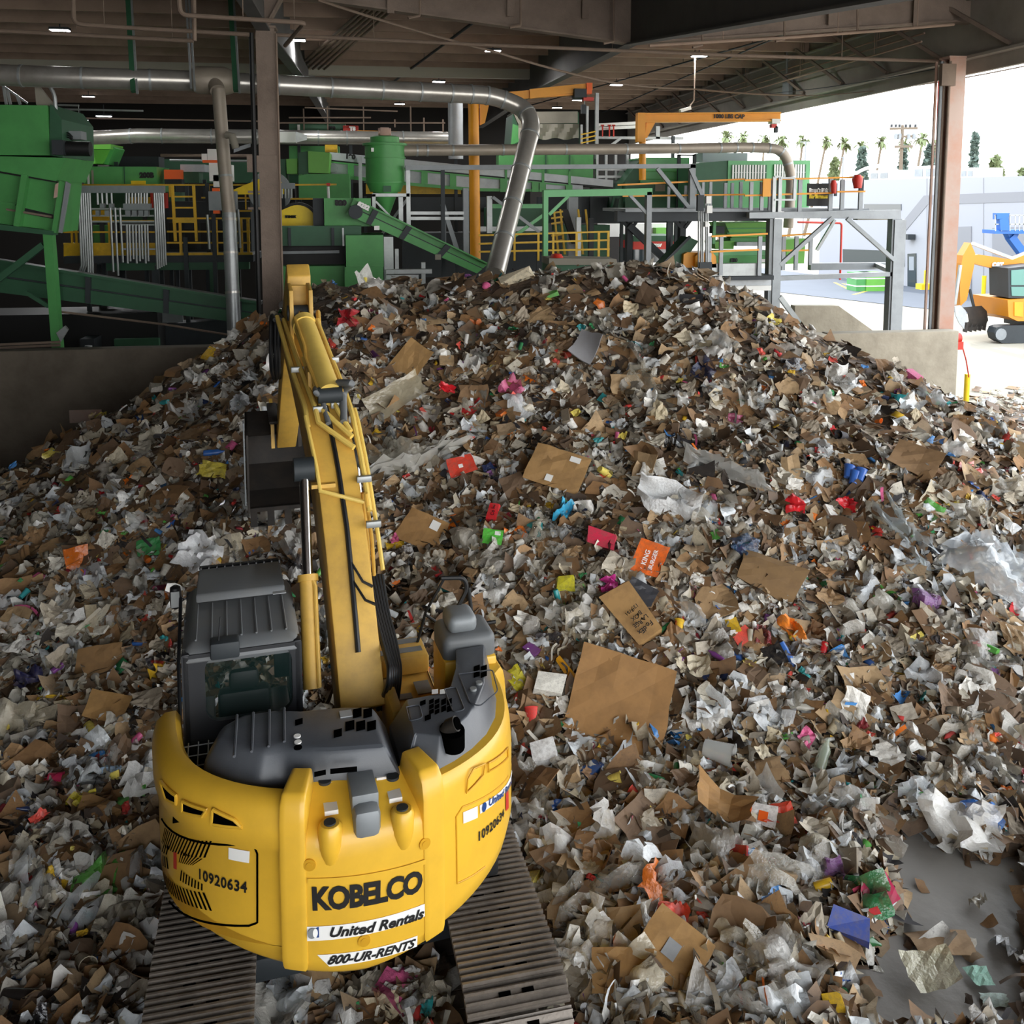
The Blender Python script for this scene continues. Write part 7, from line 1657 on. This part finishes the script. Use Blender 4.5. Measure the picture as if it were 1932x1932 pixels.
o = note('mailer', 1428, 1562, flat(.6, .1), 'print_o', .38, -35, 'eeeae6', 'white and orange printed mailer low on the pile', 'mailer', 'orange printed mailer', .16, .5); sticker(o, .05, -.2, .3, .1, .03, 'orange'); sticker(o, -.35, -.15, -.15, .15, .03, 'orange')
note('snack_packet', 1470, 1566, sheet(.7), 'print_o', .3, -10, 'd8442c', 'red snack packet behind the white mailer', 'packet', 'red snack packet', .14, .5)
note('clear_tub', 1355, 1440, cup(r_), 'clear_o', .38, -60, 'cfd2d0', 'clear open plastic tub on its side', 'tub', 'clear tub', .16, .2, True)
note('clear_bottle', 1552, 1440, bottle(r_), 'clear_o', .45, 78, 'a8b4a0', 'clear bottle standing almost upright low on the pile', 'bottle', 'upright clear bottle', .14, .3, True)
note('cardboard_sheet', 1725, 882, flat(.75, .3), 'card_o', .75, -40, '8d7050', 'large bent brown card on the yard side of the pile', 'cardboard', 'large bent card', .18, .45)
for k in range(3): note('blue_cup', 1600+k*12, 908+k*2, cup(r_), 'hard_o', .24, 80, '3c68b8', ['first', 'second', 'third'][k] + ' of three stuck blue cups in a row on the pile', 'cup', 'three blue cups' if k == 1 else None, .18, .3, True, group='blue cups')
note('red_film', 1494, 961, bag(.9), 'hard_o', .3, 0, 'd2222c', 'red crumpled film below the blue cups', 'plastic film', 'red film', .15, .4, True)
note('red_film', 1597, 960, bag(.7), 'hard_o', .3, -35, 'd8202e', 'red torn film straight beneath the three blue cups', 'plastic film', 'torn red film', .15, .4, True)
note('egg_tray', 1702, 1352, flat(.7, .1), 'paper_o', .28, 10, 'aca394', 'flat grey packing tray half buried', 'tray', 'grey tray', .15, .5)
note('pink_carton', 1134, 1030, box(.6, .2), 'print_o', .42, -28, 'cf2f4e', 'flat pink carton near the orange food bag', 'carton', 'pink carton', .15, .5)
note('foam_block', 1033, 1306, box(.8, .3), 'paper_o', .34, -20, 'e8e6dc', 'white foam block beside the grey hood', 'foam block', 'white foam block', .16, .4)
note('yellow_packet', 976, 1291, sheet(.7), 'print_o', .3, -60, 'd9cf3a', 'yellow green snack bag next to the grey hood', 'packet', 'yellow green snack bag', .14, .5)
note('spirit_level', 1065, 1281, box(.2, .12), 'hard_o', .34, -60, 'e0a020', 'orange-yellow plastic bar by the white foam block', 'bar', 'orange bar', .16, .5)
note('binder', 1207, 1130, flat(.7, .1), 'hard_o', .42, -35, '3c3e44', 'charcoal binder above the printed shipping box', 'binder', 'charcoal binder', .16, .5)
note('magenta_wrapper', 1150, 1116, bag(.8), 'print_o', .24, 10, 'd43c9c', 'magenta wrapper at the top end of the printed shipping box', 'wrapper', 'magenta wrapper', .16, .5, True)
note('teal_ribbon', 1067, 972, bag(.5, .2), 'print_o', .4, 70, '35a5cc', 'sky blue ribbon bundle under the stickered carton', 'ribbon', 'sky blue ribbon', .16, .5, True)
note('orange_wrapper', 1490, 1197, bag(.5), 'print_o', .4, -55, 'f08a2c', 'orange-edged clear wrapper on the lower slope', 'wrapper', 'orange wrapper', .16, .5, True)
note('tea_box', 1070, 1108, box(.7, .3), 'print_o', .26, -5, 'd8d038', 'small yellow and green box above the grey-black rail', 'box', 'yellow green box', .15, .5)
note('open_box', 1445, 1095, flat(.6, .4), 'card_o', .9, -32, '7d6240', 'wide opened brown box holding blue rubbish', 'box', 'wide opened box', .18, .45)
note('blue_bag', 1400, 1050, bag(.8), 'bag_o', .4, 0, '1f4a70', 'dark blue bag inside the wide opened box', 'bag', 'dark blue bag', .2, .4, True)
note('black_film', 1105, 1012, bag(.6), 'bag_o', .42, 25, '1a1a1c', 'black film scrap between the ribbon and the pink carton', 'plastic film', 'black film', .14, .4, True)
o = note('cardboard_carton', 800, 1012, flat(.75, .08), 'card_o', .72, -30, '9d784a', 'flat brown carton with one white sticker, beside the boom', 'carton', 'paper strewn carton', .18, .5); sticker(o, .1, .1, .3, .3)
note('yellow_bag', 152, 1530, bag(.8), 'bag_o', .26, 60, 'd8c832', 'bright yellow torn bag on the slope wall side of the machine', 'bag', 'bright yellow bag', .12, .4, True)
note('paper_sack', 182, 1550, sheet(.8, .5), 'card_o', .42, 10, '86653c', 'open brown paper sack touching the yellow torn bag', 'sack', 'brown paper sack', .12, .4)
note('pink_cup', 105, 1482, cup(r_), 'hard_o', .17, 20, 'c8305a', 'pink cup near the floor at the cab side', 'cup', 'pink cup', .1, .3, True)
note('face_mask', 208, 1470, sheet(.6), 'paper_o', .2, 30, 'b8d4ee', 'pale blue face mask beside the yellow cover', 'mask', 'pale blue mask', .1, .4)
note('cardboard_tube', 58, 1900, rev([(.001,-.5), (.12,-.5), (.12,.5), (.001,.5)], 12), 'hard_o', .45, -25, '2a2624', 'thick dark tube at the bottom corner of the view', 'tube', 'dark tube', .1, .1, True)
note('film_tube', 1705, 1010, cloth(r_, 12, .3, .12), 'film_o', 1.2, -60, 'c9d4d8', 'trailing wrinkled film above the largest clear film', 'plastic film', 'trailing film', .15, .4, True)
note('white_box', 1030, 1432, box(.9, .5), 'print_o', .3, 15, 'e6e6e4', 'small white printed box beside the yellow plain cover', 'box', 'small white box', .14, .4)
note('brown_bag', 1360, 1545, sheet(.6, .8), 'card_o', .55, -45, '9a7548', 'gaping kraft paper bag low on the pile', 'bag', 'gaping kraft bag', .15, .4)
# --- the rest of the pieces large enough to tell one from another
_occ = [o_ for o_ in sc.objects]
bpy.context.view_layer.update(); dg = bpy.context.evaluated_depsgraph_get()
COLN = {'B': ['brown', 'tan', 'dark brown', 'sandy', 'umber', 'brown', 'brown', 'pale tan', 'drab', 'dark brown', 'dusty tan'], 'P': ['off-white', 'pale grey', 'white', 'grey', 'grey', 'cream', 'pale grey', 'grey', 'white', 'drab', 'beige'],
        'F': ['pale', 'grey', 'white', 'grey', 'grey', 'bluish white', 'bluish grey', 'dull grey', 'beige'], 'V': ['red', 'bright red', 'blue', 'sky blue', 'green', 'light green', 'yellow', 'orange', 'purple', 'pink', 'teal', 'navy', 'dark red', 'pale yellow', 'black', 'black', 'charcoal', 'coral']}
COLH = {'B': BROWN, 'P': PAPER, 'F': FILM, 'V': VIV}
taken = [(x, y) for x, y, s in LAND]; usedlab = {}
def where(px, py):
    best = sorted(LAND, key=lambda L: (L[0]-px)**2 + (L[1]-py)**2)[0]; dx, dy = px-best[0], py-best[1]; d = math.hypot(dx, dy)
    side = ('yard side' if best[0] > 560 else 'boom side') if dx > 0 else ('boom side' if best[0] > 560 else 'wall side')
    lead = 'far ' if d > 170 else ('just ' if d < 90 else '')
    if d < 45: return 'touching the ' + best[2]
    if abs(dy) > abs(dx)*1.8: return lead + ('below' if dy > 0 else 'above') + ' the ' + best[2]
    if abs(dx) > abs(dy)*1.8: return ('far off' if d > 170 else 'beside') + ' the ' + best[2] + ', ' + side
    return lead + ('below' if dy > 0 else 'above') + ' the ' + best[2] + ', ' + side
def pieces(name, kind, meshes, shapes, n, smin, smax, colours, group, cat, tilt=.25, lift=(.06, .13), gap=17):
    """n copies of the kind spread over the visible slope; copies share the meshes"""
    x, y = sample(n*7, .006); z = np.maximum(height(x, y), 0); nn = slope_n(x, y); got = 0
    px, py, w_ = projn(x, y, z); cell = {}
    for i in range(len(x)):
        if got >= n: break
        if not (6 < px[i] < 1926 and py[i] < 1926): continue
        size = math.exp(nr.uniform(math.log(smin), math.log(smax)))
        if any((px[i]-a_)**2 + (py[i]-b_)**2 < (r__ + size*.4*FPX/w_[i])**2 for a_, b_, r__ in KEEP): continue
        key = (int(px[i]/gap), int(py[i]/gap))
        if key in cell: continue
        pos = V3((x[i], y[i], z[i])) + V3(nn[i])*nr.uniform(*lift); pos.z = max(pos.z, .04); d = pos + V3(nn[i])*.08 - CAM; L = d.length
        hit_, loc, _n, _i, ob, _m = sc.ray_cast(dg, CAM, d.normalized(), distance=L-.12)
        if hit_: continue
        cell[key] = 1; k = int(nr.integers(0, len(meshes))); pal = colours[int(nr.integers(0, len(colours)))]; ci = int(nr.integers(0, len(COLH[pal])))
        o = bpy.data.objects.new(name, meshes[k]); C.objects.link(o)
        v = V3(nn[i]) + V3(nr.normal(0, 1, 3))*tilt; v = (v.normalized() + (CAM-pos).normalized()*.25).normalized(); a_ = V3(nr.normal(0, 1, 3)); u = v.cross(a_).normalized()
        o.matrix_world = Matrix.Translation(pos) @ Matrix((u, v.cross(u), v)).transposed().to_4x4() @ Matrix.Diagonal((size, size, size, 1))
        c = lin(COLH[pal][ci]); f = nr.uniform(.85, 1.1); o.color = (min(1, c[0]*f), min(1, c[1]*f), min(1, c[2]*f), 1)
        sz = 'small' if size < smin*(smax/smin)**.33 else ('large' if size > smin*(smax/smin)**.7 else 'mid-sized')
        tag(o, f"{sz} {shapes[k]} {COLN[pal][ci]} {kind} {where(px[i], py[i])}", cat, group); got += 1
cm = [hmesh('cardboard_piece', TPL['card'][k], 'card_o') for k in range(12)]
pieces('cardboard_piece', 'cardboard', cm, ['bent', 'torn', 'curled', 'creased', 'flat', 'ragged', 'bowed', 'skewed', 'warped', 'folded', 'angled', 'tattered'], 300, .24, .6, 'B', 'loose cardboard pieces on the pile', 'cardboard', .22)
pm = [hmesh('paper_piece', patch(nr, 5, nr.uniform(.6, 1), .4, .05, .12, .2, .08), 'paper_o') for _ in range(10)]
pieces('paper_piece', 'paper', pm, ['crumpled', 'torn', 'curled', 'creased', 'rumpled', 'ragged', 'wavy', 'skewed', 'folded', 'wrinkled'], 300, .16, .36, 'PPPB', 'loose papers on the pile', 'paper', .3, (.08, .15))
bm_ = [hmesh('plastic_bag', cloth(nr, 8, nr.uniform(.8, 1.5), .24), 'bag_o', True) for _ in range(10)]
pieces('plastic_bag', 'bag', bm_, ['crumpled', 'gathered', 'limp', 'twisted', 'puffed', 'knotted', 'rumpled', 'wrinkled', 'bunched', 'slack'], 220, .2, .5, 'FFFFFFFFFFFFFFFFFV', 'crumpled plastic bags on the pile', 'bag', .3, (.08, .15))
fm = [hmesh('film_wrap', cloth(nr, 8, nr.uniform(.3, 1.2), .2), 'film_o', True) for _ in range(6)]
pieces('film_wrap', 'clear film', fm, ['shiny', 'trailing', 'stretched', 'glossy', 'crinkled', 'stringy'], 70, .3, .75, 'F', 'clear film pieces on the pile', 'film', .3, (.1, .16))
xm = [hmesh('printed_box', TPL['carton'][k], 'print_o') for k in range(8)]
pieces('printed_box', 'printed box', xm, ['crushed', 'dented', 'skewed', 'squashed', 'slim', 'tilted', 'battered', 'flattened'], 200, .13, .3, 'VPPPBB', 'small printed boxes on the pile', 'box', .35, (.06, .12))
wm = [hmesh('wrapper', patch(nr, 5, nr.uniform(.5, 1), .5, .07, .12, .2, .08), 'print_o') for _ in range(8)]
pieces('wrapper', 'wrapper', wm, ['crumpled', 'torn', 'twisted', 'creased', 'curled', 'rumpled', 'ragged', 'wadded'], 170, .08, .17, 'V', 'coloured wrappers on the pile', 'wrapper', .35, (.08, .14))
bo = [hmesh('drink_bottle', bottle(nr), 'clear_o', True) for _ in range(3)]; hb = [hmesh('drink_bottle', bottle(nr), 'hard_o', True) for _ in range(3)]
pieces('drink_bottle', 'bottle', bo + hb, ['clear flattened', 'clear round', 'clear dented', 'opaque flattened', 'opaque round', 'opaque dented'], 60, .2, .34, 'FFFV', 'bottles on the pile', 'bottle', .5, (.06, .12))
cn = [hmesh('drink_can', can(nr), 'hard_o', True) for _ in range(4)]
pieces('drink_can', 'can', cn, ['dented', 'crushed', 'round', 'squashed'], 40, .12, .18, 'VVF', 'cans on the pile', 'can', .6, (.06, .12))
cp = [hmesh('paper_cup', cup(nr), 'paper_o', True) for _ in range(4)]
pieces('paper_cup', 'cup', cp, ['crushed', 'tipped', 'open', 'bent'], 60, .12, .24, 'PPPV', 'cups on the pile', 'cup', .5, (.06, .12))
# ------------------------------------------------------------------ light
w = bpy.data.worlds.new('World'); sc.world = w; w.use_nodes = True
nt = w.node_tree; bg = nt.nodes['Background']
tc = nt.nodes.new('ShaderNodeTexCoord'); sx = nt.nodes.new('ShaderNodeSeparateXYZ'); nt.links.new(tc.outputs['Generated'], sx.inputs[0])
rp = nt.nodes.new('ShaderNodeValToRGB'); nt.links.new(sx.outputs['Z'], rp.inputs[0])
rp.color_ramp.elements[0].color = (1, .985, .96, 1); rp.color_ramp.elements[1].color = (.72, .84, 1, 1)
nt.links.new(rp.outputs[0], bg.inputs['Color'])
bg.inputs['Strength'].default_value = SKY
sd = bpy.data.lights.new('sun', 'SUN'); sd.energy = SUN; sd.angle = R(.6); sd.color = (1, .95, .86)
so = bpy.data.objects.new('sun', sd); C.objects.link(so)
so.rotation_euler = V3((-.1, -.8, -.62)).to_track_quat('-Z', 'Y').to_euler()
sc.view_settings.exposure = EXPO
sc.cycles.use_denoising = True
sc.cycles.max_bounces = 6; sc.cycles.diffuse_bounces = 4; sc.cycles.glossy_bounces = 3; sc.cycles.transmission_bounces = 4; sc.cycles.transparent_max_bounces = 8
sc.cycles.sample_clamp_indirect = 8
sc.cycles.caustics_reflective = False; sc.cycles.caustics_refractive = False
sc.cycles.use_adaptive_sampling = True; sc.cycles.adaptive_threshold = .02
